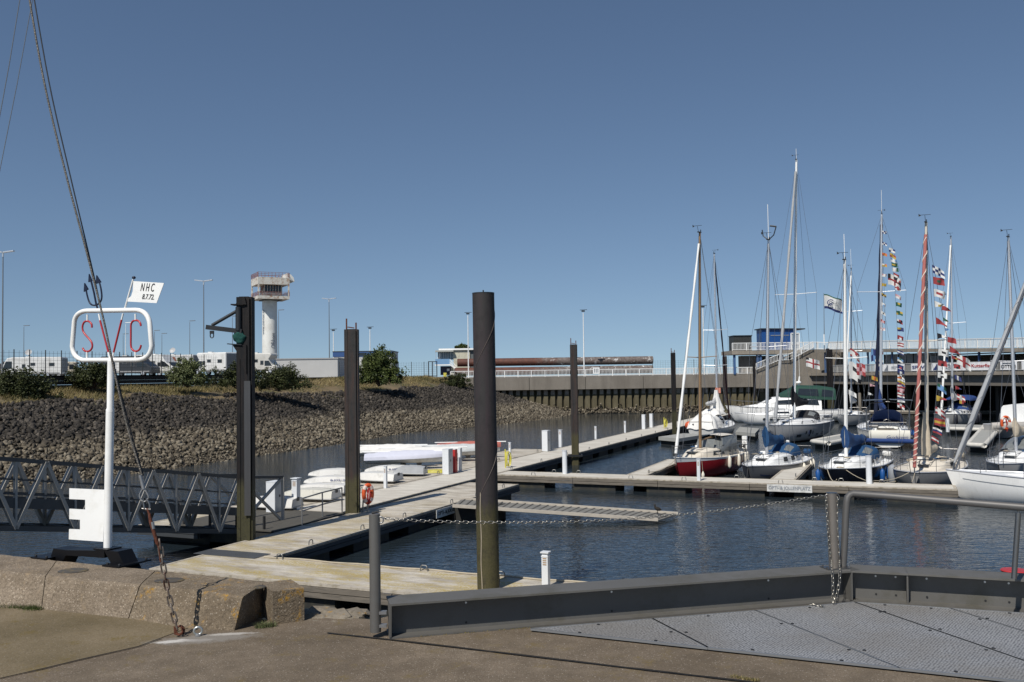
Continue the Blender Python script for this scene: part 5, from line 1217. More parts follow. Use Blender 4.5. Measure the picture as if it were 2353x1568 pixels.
for k in range(22): p = GA0.lerp(GB, (k + .5) / 22); MB().bar(p + up * .02, p + perp + up * .02, .08, .08).build('cross_member', GK, t)
c = GB + perp * .5 + Vector((.9, .6, -.15)); MB().tube([c - perp * .4, c + perp * .4], .26, 18).build('landing_roller', RUBBER, t)
# float the gangway lands on, in shadow
c = PW(-22.5, 28.0, -3.75); t = thing('landing_float', 'dark float under the lower end of the gangway', 'float', c, -AN)
MB().box((0, 0, 0), (4.6, 4.2, .5)).build('float_body', FLOATM, t, local=True); MB().box((0, 0, .27), (4.7, 4.3, .05)).build('float_deck', simple('dark_deck', (.07, .065, .055), .9, var=.3), t, local=True)
for k in range(4): MB().box((-1.8 + 1.2 * k, -2.0, .5), (.07, .07, .5)).build('fender_post', RUBBER, t, local=True)

# ================================================================== DINGHIES
def hullprof(L_, B, sheer, keel, n=10, m=8, bowf=.15, flip=False):
    """open shell of a small boat: y along, returns fn(u,v)"""
    def fn(u, v):
        y = -L_ / 2 + L_ * u; a = v * 2 - 1; bw = B / 2 * min(1, (1 - max(0, (u - .25) / .75) ** 2.6 * (1 - bowf)))
        s_ = abs(a); x = math.copysign(bw * min(1, s_ ** .75 * 1.08) if s_ < .999 else bw, a); z = (sheer + .06 * u * u) * max(0, (s_ - .15) / .85) ** 2.2 + keel * u ** 3 * .35 * (1 - s_)
        return Vector((x, y, z))
    return fn
DGEL = simple('scuffed_dinghy_gelcoat', (.62, .61, .58), .45, var=.12, sc_=2.5, dirt=(.46, .45, .41), dsc=1.8)
def dinghy(label, p, rz, L_=2.3, B=1.1, kind='upturned', mat=DGEL, cover=WCLOTH, decal=None, group='dinghies stored on the side pontoon', roll=0):
    t = thing('dinghy', label, 'dinghy', p, rz, group); sh = .38 if L_ < 3 else .34; fn = hullprof(L_, B, sh, .1, bowf=.55 if L_ < 3 else .1)
    def fn_up(u, v):      # flat-bottomed pram hull, chines, turned over
        a = abs(v * 2 - 1); sg = -1 if v < .5 else 1; bw = B / 2 * (.86 + .14 * math.sin(min(1, u / .5) * math.pi / 2)) * (1 - .45 * max(0, (u - .5) / .5) ** 2.2)
        zt = .15 + .36 * (1 - .18 * (1 - min(1, u / .4)) ** 2 - .62 * max(0, (u - .45) / .55) ** 2.4)
        if a < .72: return Vector((sg * bw * .80 * a / .72, -L_ / 2 + L_ * u, zt + .035 * (1 - a / .72)))
        f = (a - .72) / .28; return Vector((sg * bw * (.80 + .2 * f), -L_ / 2 + L_ * u, zt + (.13 + .07 * u * u - zt) * f))
    if kind == 'upturned':
        z0 = .55; f2 = fn_up
        mb = MB(); mb.grid(14, 14, f2); mb.build('hull', mat, t, local=True, smooth=25, recalc=True)
        mb = MB(); mb.add([f2(1, k / 14) for k in range(15)], [tuple(range(15))]); mb.build('bow_transom', mat, t, local=True)
        MB().bar(f2(.1, .5) + Vector((0, 0, .01)), f2(.45, .5) + Vector((0, 0, .01)), .05, .03).build('keel_slot', simple('grey_rubbing_strake', (.35, .35, .34), .6), t, local=True)
        ring_ = [f2(0, k / 14) for k in range(15)]; mb = MB(); mb.add(ring_, [tuple(range(15))]); mb.v = [(x, y - .01, z) for x, y, z in mb.v]; mb.build('transom', simple('grey_transom', (.5, .5, .49), .5, var=.1), t, local=True)
        MB().tube([f2(k / 14, 0) for k in range(15)], .03, 6).tube([f2(k / 14, 1) for k in range(15)], .03, 6).tube([f2(0, 0), f2(0, 1)], .03, 6).build('gunwale', simple('grey_rubbing_strake', (.35, .35, .34), .6), t, local=True)
        MB().box((0, -L_ / 2 - .03, z0 - .12), (.16, .04, .14)).build('rudder_fitting', DARKM, t, local=True)
        if decal:
            tx_, side = decal
            pp_ = [f2(u, .06 if side < 0 else .94) for u in (.12, .5)]
            xd = (pp_[1] - pp_[0]) * (1 if side > 0 else -1); c = (pp_[0] + pp_[1]) / 2 + Vector((side * .05, 0, .06))
            o = text_mesh(tx_, .2, TEXTB, 'hull_lettering', (0, 0, 0), (1, 0, 0), (0, 1, 0), None, .002, width=.75)
            # lettering stands upside down because the hull is turned over
            M = Matrix((Vector((0, side, 0)) * -1, Vector((0, 0, -1)), Vector((side, 0, 0)))).transposed()
            for v_ in o.data.vertices: v_.co = M @ v_.co + c
            o.parent = t
            q = pp_[0] + Vector((side * .03, -.02, .06)); MB().lathe([(.075, -.03), (.075, .03)], q, 16, M=Matrix.Rotation(math.pi / 2, 3, 'Y')).build('round_logo', TEXTB, t, local=True)
    else:
        z0 = .35; f2 = lambda u, v: fn(u, v) + Vector((0, 0, z0))
        MB().grid(14, 10, f2).build('hull', mat, t, local=True, smooth=35, recalc=True)
        MB().add([f2(0, k / 10) for k in range(11)], [tuple(range(11))]).build('transom', mat, t, local=True)
        def cv(u, v):
            q = f2(u, v); a = abs(v * 2 - 1); ridge = .34 * (1 - a) ** .9 * (.6 + .4 * math.sin(u * 3)) + .015 * math.sin(u * 40) * (1 - a)
            e = f2(u, 0 if v < .5 else 1); return Vector((q.x * 1.04, q.y * 1.03, e.z + .02 + ridge if a < .98 else e.z - .1))
        MB().grid(20, 12, cv).build('cover', cover, t, local=True, smooth=50)
        MB().tube([(0, -L_ * .55, z0 + sh + .32), (0, L_ * .6, z0 + sh + .30)], .035, 8).build('stowed_mast', WMAST, t, local=True)
        for s_ in (-1, 1): MB().lathe([(.17, -.05), (.17, .05)], (s_ * B * .4, -.1, .18), 14, M=Matrix.Rotation(math.pi / 2, 3, 'Y')).build('trolley_wheel', RUBBER, t, local=True)
        MB().tube([(-B * .4, -.1, .2), (B * .4, -.1, .2)], .03, 6).tube([(0, -.1, .2), (0, L_ * .45, .15)], .03, 6).build('trolley_frame', STEEL, t, local=True)
    return t
def DP(u, v): return at_z(u, v, DECK + .01)
XR = -AN
dinghy('upturned white dinghy nearest the gangway, its side towards the camera', DP(622, 1170), R_(75), 2.4, 1.15, group='dinghies stored on the side pontoon')
dinghy('upturned white dinghy with grey transom behind the low handrail', DP(712, 1150), R_(74), 2.5, 1.1, mat=simple('cream_dinghy_gelcoat', (.55, .54, .48), .5, var=.12, sc_=2, dirt=(.4, .39, .34), dsc=2))
dinghy('smooth white upturned dinghy behind the pontoon handrail, second row', DP(735, 1137), R_(83), 2.5, 1.1)
dinghy('upturned white dinghy with blue hull lettering left of the steel pile', DP(762, 1118), R_(82), 2.6, 1.15, decal=('e-sure', -1))
dinghy('plain upturned white dinghy at the back, left of the steel pile', DP(768, 1100), R_(86), 2.6, 1.1)
dinghy('upturned cream dinghy with dark green underside right of the steel pile', DP(862, 1108), R_(70), 2.6, 1.3)
dinghy('upturned white dinghy on a trolley wheel right of the slim bollard', DP(895, 1092), R_(80), 2.6, 1.1, decal=('e-sure', -1))
dinghy('dinghy under a brownish grey cover left of the yellow hose', DP(938, 1093), R_(80), 1.9, 1.0, mat=GREYCL)
dinghy('long dinghy under a pale lilac cover behind the trolley dinghy', DP(930, 1078), R_(-84), 4.4, 1.4, 'covered', cover=simple('lilac_cover', (.55, .56, .64), .8, var=.1, sc_=4, bmp=.6, bsc=5))
dinghy('long dinghy under a white cover with a boom stowed on top', DP(968, 1068), R_(-86), 4.6, 1.4, 'covered')
dinghy('white-covered dinghy with a long bare mast, furthest left at the back', DP(890, 1060), R_(-87), 4.2, 1.3, 'covered')
dinghy('grey-white covered dinghy just left of the thick round pile', DP(1040, 1060), R_(-84), 4.2, 1.4, 'covered', cover=simple('silver_cover', (.48, .5, .5), .7, var=.2, sc_=5, bmp=.8, bsc=6))
dinghy('dinghy under a faded red cover behind the grey-white one', DP(1078, 1052), R_(-84), 4.0, 1.4, 'covered', cover=simple('faded_red_cover', (.42, .13, .1), .8, var=.2, sc_=5, bmp=.6))
# ================================================================== BOATS
def sheer_fn(L_, fb, fs): return lambda y: fs + (fb - fs) * max(0, (y / L_ + .5)) ** 1.6 + .06 * (2 * y / L_) ** 2
def beam_fn(L_, B, stern=.72, fine=2.3):
    def f(y):
        u = y / L_ + .5
        if u < .42: return B / 2 * (stern + (1 - stern) * math.sin(u / .42 * math.pi / 2))
        return B / 2 * max(0.0, 1 - ((u - .42) / .58) ** fine)
    return f
def make_hull(t, L_, B, fb, fs, mat, stern=.72, fine=2.3, rake=.5, trans=.15, draft=.35, deckmat=GEL, rail=None, n=22, m=9):
    sh = sheer_fn(L_, fb, fs); bf = beam_fn(L_, B, stern, fine)
    def pt(u, a, s):
        y = -L_ / 2 + L_ * u; b = bf(y) + .02; zs = sh(y); zk = -draft * (1 - abs(2 * u - 1) ** 3) * 1.0 + (0 if u < .9 else (u - .9) * 1.2)
        x = b * min(1, (1 - (1 - a) ** 2.6)) ** (.75 + .5 * max(0, u - .6)); z = zk + (zs - zk) * a ** 1.25
        y2 = y - rake * (1 - a) * max(0, (u - .55) / .45) ** 2 + trans * (1 - a) * max(0, 1 - u * 6)
        return Vector((s * x, y2, z))
    mb = MB()
    for s in (-1, 1): mb.grid(n, m, lambda u, v: pt(u, v, s))
    mb.add([pt(0, k / m, -1) for k in range(m, -1, -1)] + [pt(0, k / m, 1) for k in range(1, m + 1)], [tuple(range(2 * m + 1))])
    mb.build('hull', mat, t, local=True, smooth=50, recalc=True)
    mb = MB(); mb.grid(n, 6, lambda u, v: (lambda q, k: Vector((q.x * k, q.y, q.z - .03 + .05 * (1 - k * k))))(pt(u, 1, 1), (v * 2 - 1) * .985)); mb.build('deck', deckmat, t, local=True, smooth=50)
    mb = MB()
    for s in (-1, 1): mb.tube([pt(k / n, 1, s) + Vector((0, 0, .01)) for k in range(n + 1)], .028, 6)
    mb.tube([pt(0, 1, -1), pt(0, 1, 1)], .028, 6); mb.build('toe_rail', rail or ALU, t, local=True)
    return sh, bf, pt
def cabin(t, st, mat, name='cabin_trunk', z0=None, sub=None):
    """loft of stations (y, half width, base z, height)"""
    mb = MB(); prof_ = [(-1, 0), (-.97, .5), (-.9, .85), (-.7, 1), (0, 1.08), (.7, 1), (.9, .85), (.97, .5), (1, 0)]
    mb.grid(len(st) - 1, 8, lambda u, v: (lambda s, p: Vector((s[1] * p[0], s[0], s[2] + s[3] * p[1])))(st[round(u * (len(st) - 1))], prof_[round(v * 8)]))
    for s in (st[0], st[-1]): mb.add([(s[1] * p[0], s[0], s[2] + s[3] * p[1]) for p in prof_], [tuple(range(9))])
    return mb.build(name, mat, t, local=True, smooth=45, recalc=True)
def win(t, st, y0, y1, z0f, z1f, side, k=1.0):
    """a cabin side window, proud of the trunk side"""
    def s_at(y):
        for a, b in zip(st, st[1:]):
            lo, hi = (a, b) if a[0] <= b[0] else (b, a)
            if lo[0] <= y <= hi[0]: f = (y - lo[0]) / (hi[0] - lo[0]); return [lo[i] + (hi[i] - lo[i]) * f for i in range(4)]
        return st[0]
    P = []
    for y, f in ((y0, z0f), (y1, z0f), (y1 - .08 * (y1 - y0), z1f), (y0 + .05 * (y1 - y0), z1f)):
        s = s_at(y); w = 1 - .03 * min(1, f / .5) - (.07 * max(0, (f - .5) / .35)); P.append(Vector((side * (s[1] * w + .012), s[0] if False else y, s[2] + s[3] * f)))
    MB().prism(P, (side * .015, 0, 0)).build('window', GLASS, t, local=True, recalc=True)
def arch(t, y0, y1, w, z0, h, mat, name='sprayhood', slope=.25, nwin=True):
    def f(u, v):
        a = math.pi * v; k = (1 - slope * (1 - u)) if True else 1; c, s = math.cos(a), math.sin(a)
        return Vector((math.copysign(abs(c) ** .75, c) * w * (.82 + .18 * (1 - u * .3)), y0 + (y1 - y0) * u, z0 + h * (s ** .6) * (1 - .75 * u ** 2.2)))
    MB().grid(8, 14, f).build(name, mat, t, local=True, smooth=50)
    if nwin:
        for v0, v1 in ((.2, .4), (.6, .8)):
            mb = MB(); mb.grid(3, 3, lambda u, v: (lambda q: q + Vector((0, .01, .012)))(f(.4 + .42 * u, v0 + (v1 - v0) * v))); mb.build('hood_window', CLEAR, t, local=True)
def sailboat(name, label, u, vtop, Y, th, L_, B, fb, fs, hull, mast=dict(), group='sailing yachts', cat_='sailing yacht', ym=None, stern=.72, rake=.5, deckmat=GEL, cab=None, cabmat=None, hood=None, boom=None, furl=None, spread=(.45,), mastmat=ALU, mr=.075, wins=((.3, .55), (.62, .85)), out=False, life=True, ant=0, rail=None, fine=2.3, mizzen=None, trans=.15, pulpit=True, radar=False, vane=True, vbase=None, utop=None, spw=.38):
    ym = L_ * .08 if ym is None else ym; rz = math.pi - th; R3 = Matrix.Rotation(rz, 3, 'Z')
    mp_ = at_y(u, 950, Y); root = Vector((mp_.x, Y, WATER)) - R3 @ Vector((0, ym, 0))
    t = thing(name, label, cat_, root, rz, group); sh, bf, pt = make_hull(t, L_, B, fb, fs, hull, stern, fine, rake, trans, deckmat=deckmat, rail=rail)
    ztop = at_y(u, vtop, Y).z - WATER; Hd = sh(ym)
    ys = cab or (-.12, .22, .42); y0, y1, hc = ys[0] * L_, ys[1] * L_, ys[2]
    st = []
    for k in range(9):
        f = k / 8; y = y0 + (y1 - y0) * f; w = min(bf(y) * .66, B * .33) * (1 - .25 * f ** 3); st.append((y, w, sh(y) - .03, hc * (1 if f < .55 else max(.08, 1 - ((f - .55) / .45) ** 1.5 * .92))))
    cm = cabmat or GEL; cabin(t, st, cm)
    for a, b in wins:
        for s in (-1, 1): win(t, st, y0 + (y1 - y0) * a * .75, y0 + (y1 - y0) * b * .75, .3, .74, s)
    # cockpit
    yc0 = -L_ * .43; mb = MB()
    for s in (-1, 1): mb.prism([(s * bf(yc0) * .62, yc0, sh(yc0) - .02), (s * st[0][1] * .92, y0, sh(y0) - .02), (s * st[0][1] * .86, y0, sh(y0) + .26), (s * bf(yc0) * .6, yc0, sh(yc0) + .2)], (s * -.1, 0, 0))
    mb.build('cockpit_coaming', cm, t, local=True, recalc=True)
    MB().box((0, (yc0 + y0) / 2, sh(y0) - .0), (st[0][1] * 1.1, y0 - yc0, .06)).build('cockpit_well', simple('shaded_cockpit', (.25, .22, .18), .8), t, local=True)
    mb = MB(); c = Vector((0, yc0 + .5, sh(yc0) + .5)); mb.tube([c + Vector((.32 * math.cos(a), 0, .32 * math.sin(a))) for a in [k * math.pi / 8 for k in range(16)]], .015, 6, closed=True)
    for a in (0, 1.05, 2.1): mb.tube([c + Vector((.32 * math.cos(a), 0, .32 * math.sin(a))), c - Vector((.32 * math.cos(a), 0, .32 * math.sin(a)))], .008, 4)
    mb.build('steering_wheel', STAIN, t, local=True)
    for yy in (y1 * .75,): MB().box((0, yy, sh(yy) + hc * .55), (.5, .5, .1)).build('hatch', GLASS, t, local=True)
    # mast
    mb = MB(); zb = Hd + (hc * .9 if ym < y1 * .9 else 0); tl = R3.transposed() @ Vector(((at_y(utop or u, vtop, Y).x if utop else mp_.x) - mp_.x, 0, 0)); lx, ly = tl.x, tl.y
    mb.tube([(0, ym, Hd - .05), (lx * .5, ym + ly * .5, (zb + ztop) / 2), (lx, ym + ly, ztop)], [mr, mr, mr * .7], 10); mast_o = mb.build('mast', mastmat, t, local=True, smooth=50)
    top = Vector((lx, ym + ly, ztop)); mb = MB()
    mb.box(top + Vector((0, .06, .02)), (.1, .36, .05)); mb.box(top + Vector((0, -.12, .1)), (.04, .04, .18))
    if vane: mb.tube([top + Vector((0, .15, 0)), top + Vector((0, .3, .35))], .012, 5); mb.tube([top + Vector((-.28, .3, .36)), top + Vector((.28, .3, .38))], .012, 5); mb.prism([top + Vector((.18, .3, .34)), top + Vector((.3, .3, .30)), top + Vector((.3, .3, .46))], (0, .01, 0))
    mb.build('masthead_gear', DARKM, t, local=True)
    if ant: MB().tube([top, top + Vector((.02, -.05, ant))], .016, 5).build('antenna', WMAST, t, local=True)
    bow = pt(1, 1, 1); bow.x = 0; stn = Vector((0, -L_ / 2, sh(-L_ / 2)))
    rg = MB(); rg.tube([top, stn], .011, 4)
    for f in spread:
        zs = zb + (ztop - zb) * f; sw_ = B * spw
        for s in (-1, 1): MB().tube([(lx * f, ym + ly * f, zs), (s * sw_ + lx * f, ym + ly * f - .12, zs + .06)], [.03, .022], 6).build('spreader', mastmat, t, local=True)
    for s in (-1, 1):
        ch = Vector((s * bf(ym - .2) * .95, ym - .2, sh(ym))); prev = ch
        for f in spread: q = Vector((s * B * spw + lx * f, ym + ly * f - .12, zb + (ztop - zb) * f + .06)); rg.tube([prev, q], .010, 4); prev = q
        rg.tube([prev, top - Vector((0, 0, .1))], .010, 4)
        rg.tube([ch + Vector((0, .25, 0)), (lx * spread[0], ym + ly * spread[0], zb + (ztop - zb) * spread[0])], .009, 4)
        rg.tube([Vector((s * .06, ym + .09, Hd + 1)), Vector((s * .06 + lx, ym + ly + .05, ztop - .2))], .007, 4)
    rg.build('rigging', WIRE, t, local=True)
    if furl:
        m_, r_, kind = furl; a = bow + Vector((0, -.05, .25)); b = top + (Vector((0, 0, -.15)) if kind != 'frac' else Vector((0, 0, -.8)))
        pts = [a.lerp(b, k / 24) + Vector((0, 0, 0)) for k in range(25)]
        MB().tube([bow, a], .03, 6).build('furler_drum', STAIN, t, local=True)
        if kind == 'stripe':
            MB().tube(pts[0:24], r_, 10).build('furled_sail', m_, t, local=True, smooth=60)
            sp_ = []; 
            for k in range(400): f = k / 400; p = a.lerp(b, .02 + f * .93); tw = 260 * f if f < .22 else 57 + (f - .22) * 75; sp_.append(p + Vector((math.cos(tw) * r_, math.sin(tw) * r_, 0)))
            MB().tube(sp_, .028, 5).build('spiral_edge', simple('pale_sail_edge', (.62, .52, .44), .8), t, local=True)
        else: MB().tube(pts[0:24], [r_ * (1 + .15 * math.sin(k * 1.7)) * (1 - .3 * k / 24) for k in range(24)], 8).build('furled_sail', m_, t, local=True, smooth=60)
    else: MB().tube([bow, top], .012, 4).build('forestay', WIRE, t, local=True)
    if boom:
        bm, bh, bl, br = boom; z = zb + bh; by = ym - bl
        MB().tube([(0, ym - .1, z), (0, by, z + .12)], .055, 8).build('boom', mastmat, t, local=True)
        if bm:
            mb = MB(); K_ = 16; pts = []; rs = []
            hh = .85 if L_ < 9 else 1.6
            def cf(u, v):
                f = max(0, min(1, (u - .04) / .92)); y = ym + .14 - f * (bl + .2); hgt = .26 + .10 * br / .2 + hh * math.exp(-f * 3.4); a = 2 * math.pi * v; s_ = math.sin(a)
                wob = 1 + .16 * math.sin(f * 17 + v * 11); end = .08 if u < .03 or u > .97 else 1
                w_ = (.10 + .07 * br / .2 * (1 - .5 * f)) * (1 - .55 * max(0, s_) ** 2) * wob * end
                zz = (s_ * .5 + .5) * hgt * (1 if end == 1 else .8) + (.03 * math.sin(f * 29 + 2) * (s_ > 0))
                return Vector((math.cos(a) * w_, y, z - .14 + .12 * f + zz + .12 * hgt * (end < 1)))
            mb.grid(K_, 12, cf); mb.build('sail_cover', bm, t, local=True, smooth=60)
    if hood: arch(t, y0 - .75, y0 + .75, st[0][1] * .98, sh(y0) + hc * .55, .85 if L_ > 8 else .7, hood)
    # rails
    if life:
        mb = MB(); ps = [-.45, -.3, -.12, .06, .24, .38]
        for s in (-1, 1):
            tops = []
            for f in ps: y = f * L_; q = Vector((s * bf(y) * .95, y, sh(y))); MB().tube([q, q + Vector((0, 0, .6))], .013, 5).build('stanchion', STAIN, t, local=True); tops.append(q + Vector((0, 0, .6)))
            tops.append(Vector((s * .25, L_ * .49, sh(L_ / 2) + .62)))
            mb.tube(tops, .009, 4); mb.tube([p - Vector((0, 0, .3)) for p in tops], .008, 4)
        mb.build('lifeline', WIRE, t, local=True)
        if pulpit:
            z = sh(L_ / 2); MB().tube([Vector((-bf(L_ * .38) * .95, L_ * .38, sh(L_ * .38) + .62)), Vector((-.25, L_ * .49, z + .66)), Vector((0, L_ * .52, z + .66)), Vector((.25, L_ * .49, z + .66)), Vector((bf(L_ * .38) * .95, L_ * .38, sh(L_ * .38) + .62))], .018, 6).tube([(-.2, L_ * .485, z), (-.25, L_ * .49, z + .66)], .016, 6).tube([(.2, L_ * .485, z), (.25, L_ * .49, z + .66)], .016, 6).build('bow_pulpit', STAIN, t, local=True)
            z = sh(-L_ / 2); b2 = bf(-L_ / 2) * .92; MB().tube([(-b2, -L_ * .45, z + .62), (-b2, -L_ * .495, z + .64), (b2, -L_ * .495, z + .64), (b2, -L_ * .45, z + .62)], .018, 6).tube([(-b2, -L_ * .495, z), (-b2, -L_ * .495, z + .64)], .016, 6).tube([(b2, -L_ * .495, z), (b2, -L_ * .495, z + .64)], .016, 6).build('stern_rail', STAIN, t, local=True)
    if out:
        z = sh(-L_ / 2); mb = MB(); mb.tube([(bf(-L_ / 2) * .5, -L_ * .51, z + .5), (bf(-L_ / 2) * .5, -L_ * .515, z + .92)], [.14, .11], 10); mb.box((bf(-L_ / 2) * .5, -L_ * .51, z + .1), (.09, .12, .8)); mb.build('outboard_motor', WHITE, t, local=True)
    q_ = random.Random(int(u * 7)); mats_ = (ROPE, DARKM, BLUECLOTH, WCLOTH, STAIN, ORANGE)
    for k in range(5):      # ropes, bags and gear lying about on deck
        yy = q_.uniform(-.42, .38) * L_; xx = q_.uniform(-.7, .7) * bf(yy); zz = sh(yy) + (hc + .02 if y0 < yy < y1 and abs(xx) < B * .28 else .05)
        MB().tube([(xx + .16 * math.cos(a), yy + .16 * math.sin(a), zz + .02 * (a % 1)) for a in [j * .8 for j in range(14)]], .022, 5).build('rope_coil', mats_[q_.randrange(2) * 0 + (0 if q_.random() < .6 else 2)], t, local=True)
    for s in (-1, 1):
        for yy in (yc0 + .9, y0 - .25): MB().lathe([(.07, 0), (.05, .08), (.075, .15), (.04, .17)], (s * st[0][1] * .95, yy, sh(yy) + .18), 10).build('winch', STAIN, t, local=True)
        MB().tube([(s * .35, y0 + .3, sh(y0) + hc), (s * .3, y1 * .8, sh(y1) + hc * .8)], .018, 6).build('grab_rail', STAIN, t, local=True)
    mb = MB(); mb.box((.35, ym - .5, Hd + hc + .05), (.3, .25, .12)); mb.build('vent_box', WHITE, t, local=True)
    MB().tube([(-.9 * bf(-L_ * .44), -L_ * .47, sh(-L_ * .45) + .35), (-.5 * bf(-L_ * .44), -L_ * .49, sh(-L_ * .45) + .35)], .13, 8).build('stern_bag', mats_[q_.randrange(5)], t, local=True)
    return dict(t=t, sh=sh, bf=bf, pt=pt, M=XF[t], top=XF[t] @ top, L=L_, bow=bow, rz=rz, st=st)
fcount = 0
def fender(b, y, side, mat, label, r=.11, l=.55, z=None, kind='long', grp='fenders hanging along the hulls'):
    x = side * (b['bf'](y * b['L']) + r * .7); zz = b['sh'](y * b['L']); p = b['M'] @ Vector((x, y * b['L'], zz - (z if z is not None else .45)))
    t = thing('fender', label, 'fender', p, 0, grp)
    if kind == 'ball': MB().ball(p, r, 12).build('fender_body', mat, t, smooth=60)
    else: MB().lathe([(.02, -l / 2 - .05), (r * .6, -l / 2), (r, -l / 2 + .09), (r, l / 2 - .09), (r * .6, l / 2), (.03, l / 2 + .07)], p, 12).build('fender_body', mat, t, smooth=60)
    MB().tube([p + Vector((0, 0, l / 2)), b['M'] @ Vector((side * b['bf'](y * b['L']) * .97, y * b['L'], zz + .3))], .010, 4).build('fender_line', ROPE, t)
    return t
H_RED = hull_mat('dark_red_hull', (.20, .012, .018), z1=.02, z2=.06, bottom=(.015, .01, .012), top=(.5, .52, .54), zt=1.0)
H_GREY = hull_mat('grey_hull_navy_stripe', (.10, .105, .115), z1=.01, z2=.02, bottom=(.05, .06, .08), rough=.3)
H_BLK = hull_mat('black_hull', (.006, .008, .014), z1=.01, z2=.02)
H_LG = hull_mat('light_grey_hull', (.17, .175, .18), z1=.02, z2=.05)
H_WH = hull_mat('white_hull_dark_boot_top', (.38, .38, .37), z1=.04, z2=.10, stripe=(.02, .03, .08), bottom=(.02, .02, .03))
H_WH2 = hull_mat('plain_white_hull', (.80, .80, .78), z1=.03, z2=.05, bottom=(.05, .12, .12))
H_SLV = hull_mat('silver_white_hull', (.30, .30, .30), z1=.03, z2=.05)
# --- front row on the finger pontoon
b1 = sailboat('sailing_yacht', 'dark red sloop with cream cabin and a bare wooden mast', 1607, 535, 53, R_(38), 7.4, 2.7, 1.18, 1.02, H_RED, ym=.7, utop=1608, cab=(-.18, .30, .50), cabmat=CREAM, deckmat=CREAM, mastmat=WOODM, mr=.085, furl=(simple('white_furled_sail', (.75, .75, .73), .7, var=.08), .085, 'plain'), spread=(.42,), hood=None, rail=simple('pale_blue_rail', (.42, .45, .48), .5), wins=((.25, .75),), ant=0, boom=(None, .5, 2.6, .1))
arch(b1['t'], -2.3, -.2, .95, 1.35, .90, CLEAR, 'cockpit_tent', nwin=False)
MB().grid(6, 4, lambda u, v: Vector(((u - .5) * 1.5, -2.2 + 1.6 * v, 2.22 + .06 * math.sin(u * 3.14)))).build('tent_roof', CREAM, b1['t'], local=True, smooth=50)
for s in (-1, 1):
    mb = MB(); mb.prism([(s * .80, -2.2, 1.75), (s * .80, -.5, 1.70), (s * .68, -.7, 2.12), (s * .68, -2.1, 2.2)], (s * .05, 0, 0)); mb.build('tent_window', CLEAR, b1['t'], local=True, recalc=True)
MB().grid(4, 4, lambda u, v: (-.55 + 1.1 * u, .12 - .25 * v, 1.5 + .55 * v)).build('front_screen', CLEAR, b1['t'], local=True)
for k in range(3): MB().box((-.9, -3.5, 1.4 + .27 * k), (.3, .16, .22)).build('canister', WHITE, b1['t'], local=True)
for k, (y, l) in enumerate(((-.02, 'left white fender on the red hull'), (-.2, 'right white fender on the red hull'), (-.38, 'white fender at the stern quarter of the red sloop'), (-.45, 'last white fender between the red and the grey sloop'))): fender(b1, y, -1, FENW, l, .11, .62, .30)
fender(b1, .3, -1, FENW, 'small white fender at the red bow just above the pontoon', .09, .3, .95)
b2 = sailboat('sailing_yacht', 'grey sloop with blue sail cover and blue sprayhood next to the red one', 1759, 552, 50.5, R_(36), 7.6, 2.8, .92, .85, H_GREY, ym=1.0, cab=(-.16, .30, .52), hood=BLUECLOTH, boom=(BLUECLOTH, .55, 2.6, .30), furl=None, spread=(.5,), wins=((.1, .32), (.5, .7)), out=True, ant=2.0, mr=.085, utop=1766)
t = b2['t']; MB().prism([(-1.42, -3.0, .30), (-1.42, 3.0, .34), (-1.42, 3.0, .40), (-1.42, -3.0, .37)], (.0, 0, 0)) 
MB().grid(18, 1, lambda u, v: (lambda p: Vector((p.x - .012, p.y, p.z)))(b2['pt'](.06 + u * .86, .60 + .05 * v, -1))).build('hull_stripe', NAVY, t, local=True)
mb = MB(); mtop = b2['M'].inverted() @ b2['top']
mb.tube([mtop, mtop + Vector((-.3, 0, .25)), mtop + Vector((-.45, 0, .7))], .03, 6).tube([mtop, mtop + Vector((.3, 0, .25)), mtop + Vector((.35, 0, .6))], .03, 6).tube([mtop + Vector((-.45, 0, .7)), mtop + Vector((-.1, 0, .78))], .05, 6); mb.build('masthead_fork', DARKM, t, local=True)
for y, l in ((-.1, 'left white fender on the grey sloop'), (-.3, 'middle white fender on the grey sloop'), (-.42, 'right white fender at the grey stern')): fender(b2, y, -1, FENW, l, .11, .5, .35)
b3 = sailboat('sailing_yacht', 'black sloop with dark blue sail cover and white mast', 1941, 598, 48.5, R_(38), 7.8, 2.9, .95, .85, H_BLK, utop=1941, ym=.9, cab=(-.14, .32, .48), hood=BLUECLOTH, boom=(simple('deep_blue_canvas', (.008, .045, .14), .8, var=.3, bmp=.6, bsc=5), .6, 3.1, .40), furl=None, mastmat=WMAST, spread=(.5,), wins=((.1, .5),), mr=.10, ant=1.4)
text_mesh('AMAREA', .16, TEXTG, 'boat_name', b3['M'] @ Vector((-.93, .9, 1.12)), b3['M'].to_3x3() @ Vector((0, -1, 0)), (0, 0, 1), b3['t'], .002)
for y, s, l in ((.3, 1, 'blue fender at the left bow of the black sloop'), (-.02, -1, 'nearer blue fender on the right of the black sloop'), (-.18, -1, 'farther blue fender on the right of the black sloop')): fender(b3, y, s, FENB, l, .13, .6, .5, grp='blue fenders on the black sloop')
b4 = sailboat('sailing_yacht', 'pale grey cutter with pink spiral-wrapped furled sail and beige mast cover', 2126, 512, 47.5, R_(34), 8.2, 3.2, .85, .78, H_LG, utop=2128, ym=.8, cab=(-.2, .26, .42), cabmat=CREAM, deckmat=CREAM, boom=(BEIGE, .35, 2.8, .17), furl=(simple('faded_red_sail_cover', (.34, .11, .095), .8, var=.15), .085, 'stripe'), spread=(.5,), spw=.3, wins=((.2, .6),), mr=.1, fine=3.4, rake=.25, mastmat=simple('cream_mast', (.55, .5, .42), .45))
t = b4['t']; z = b4['sh'](.8)
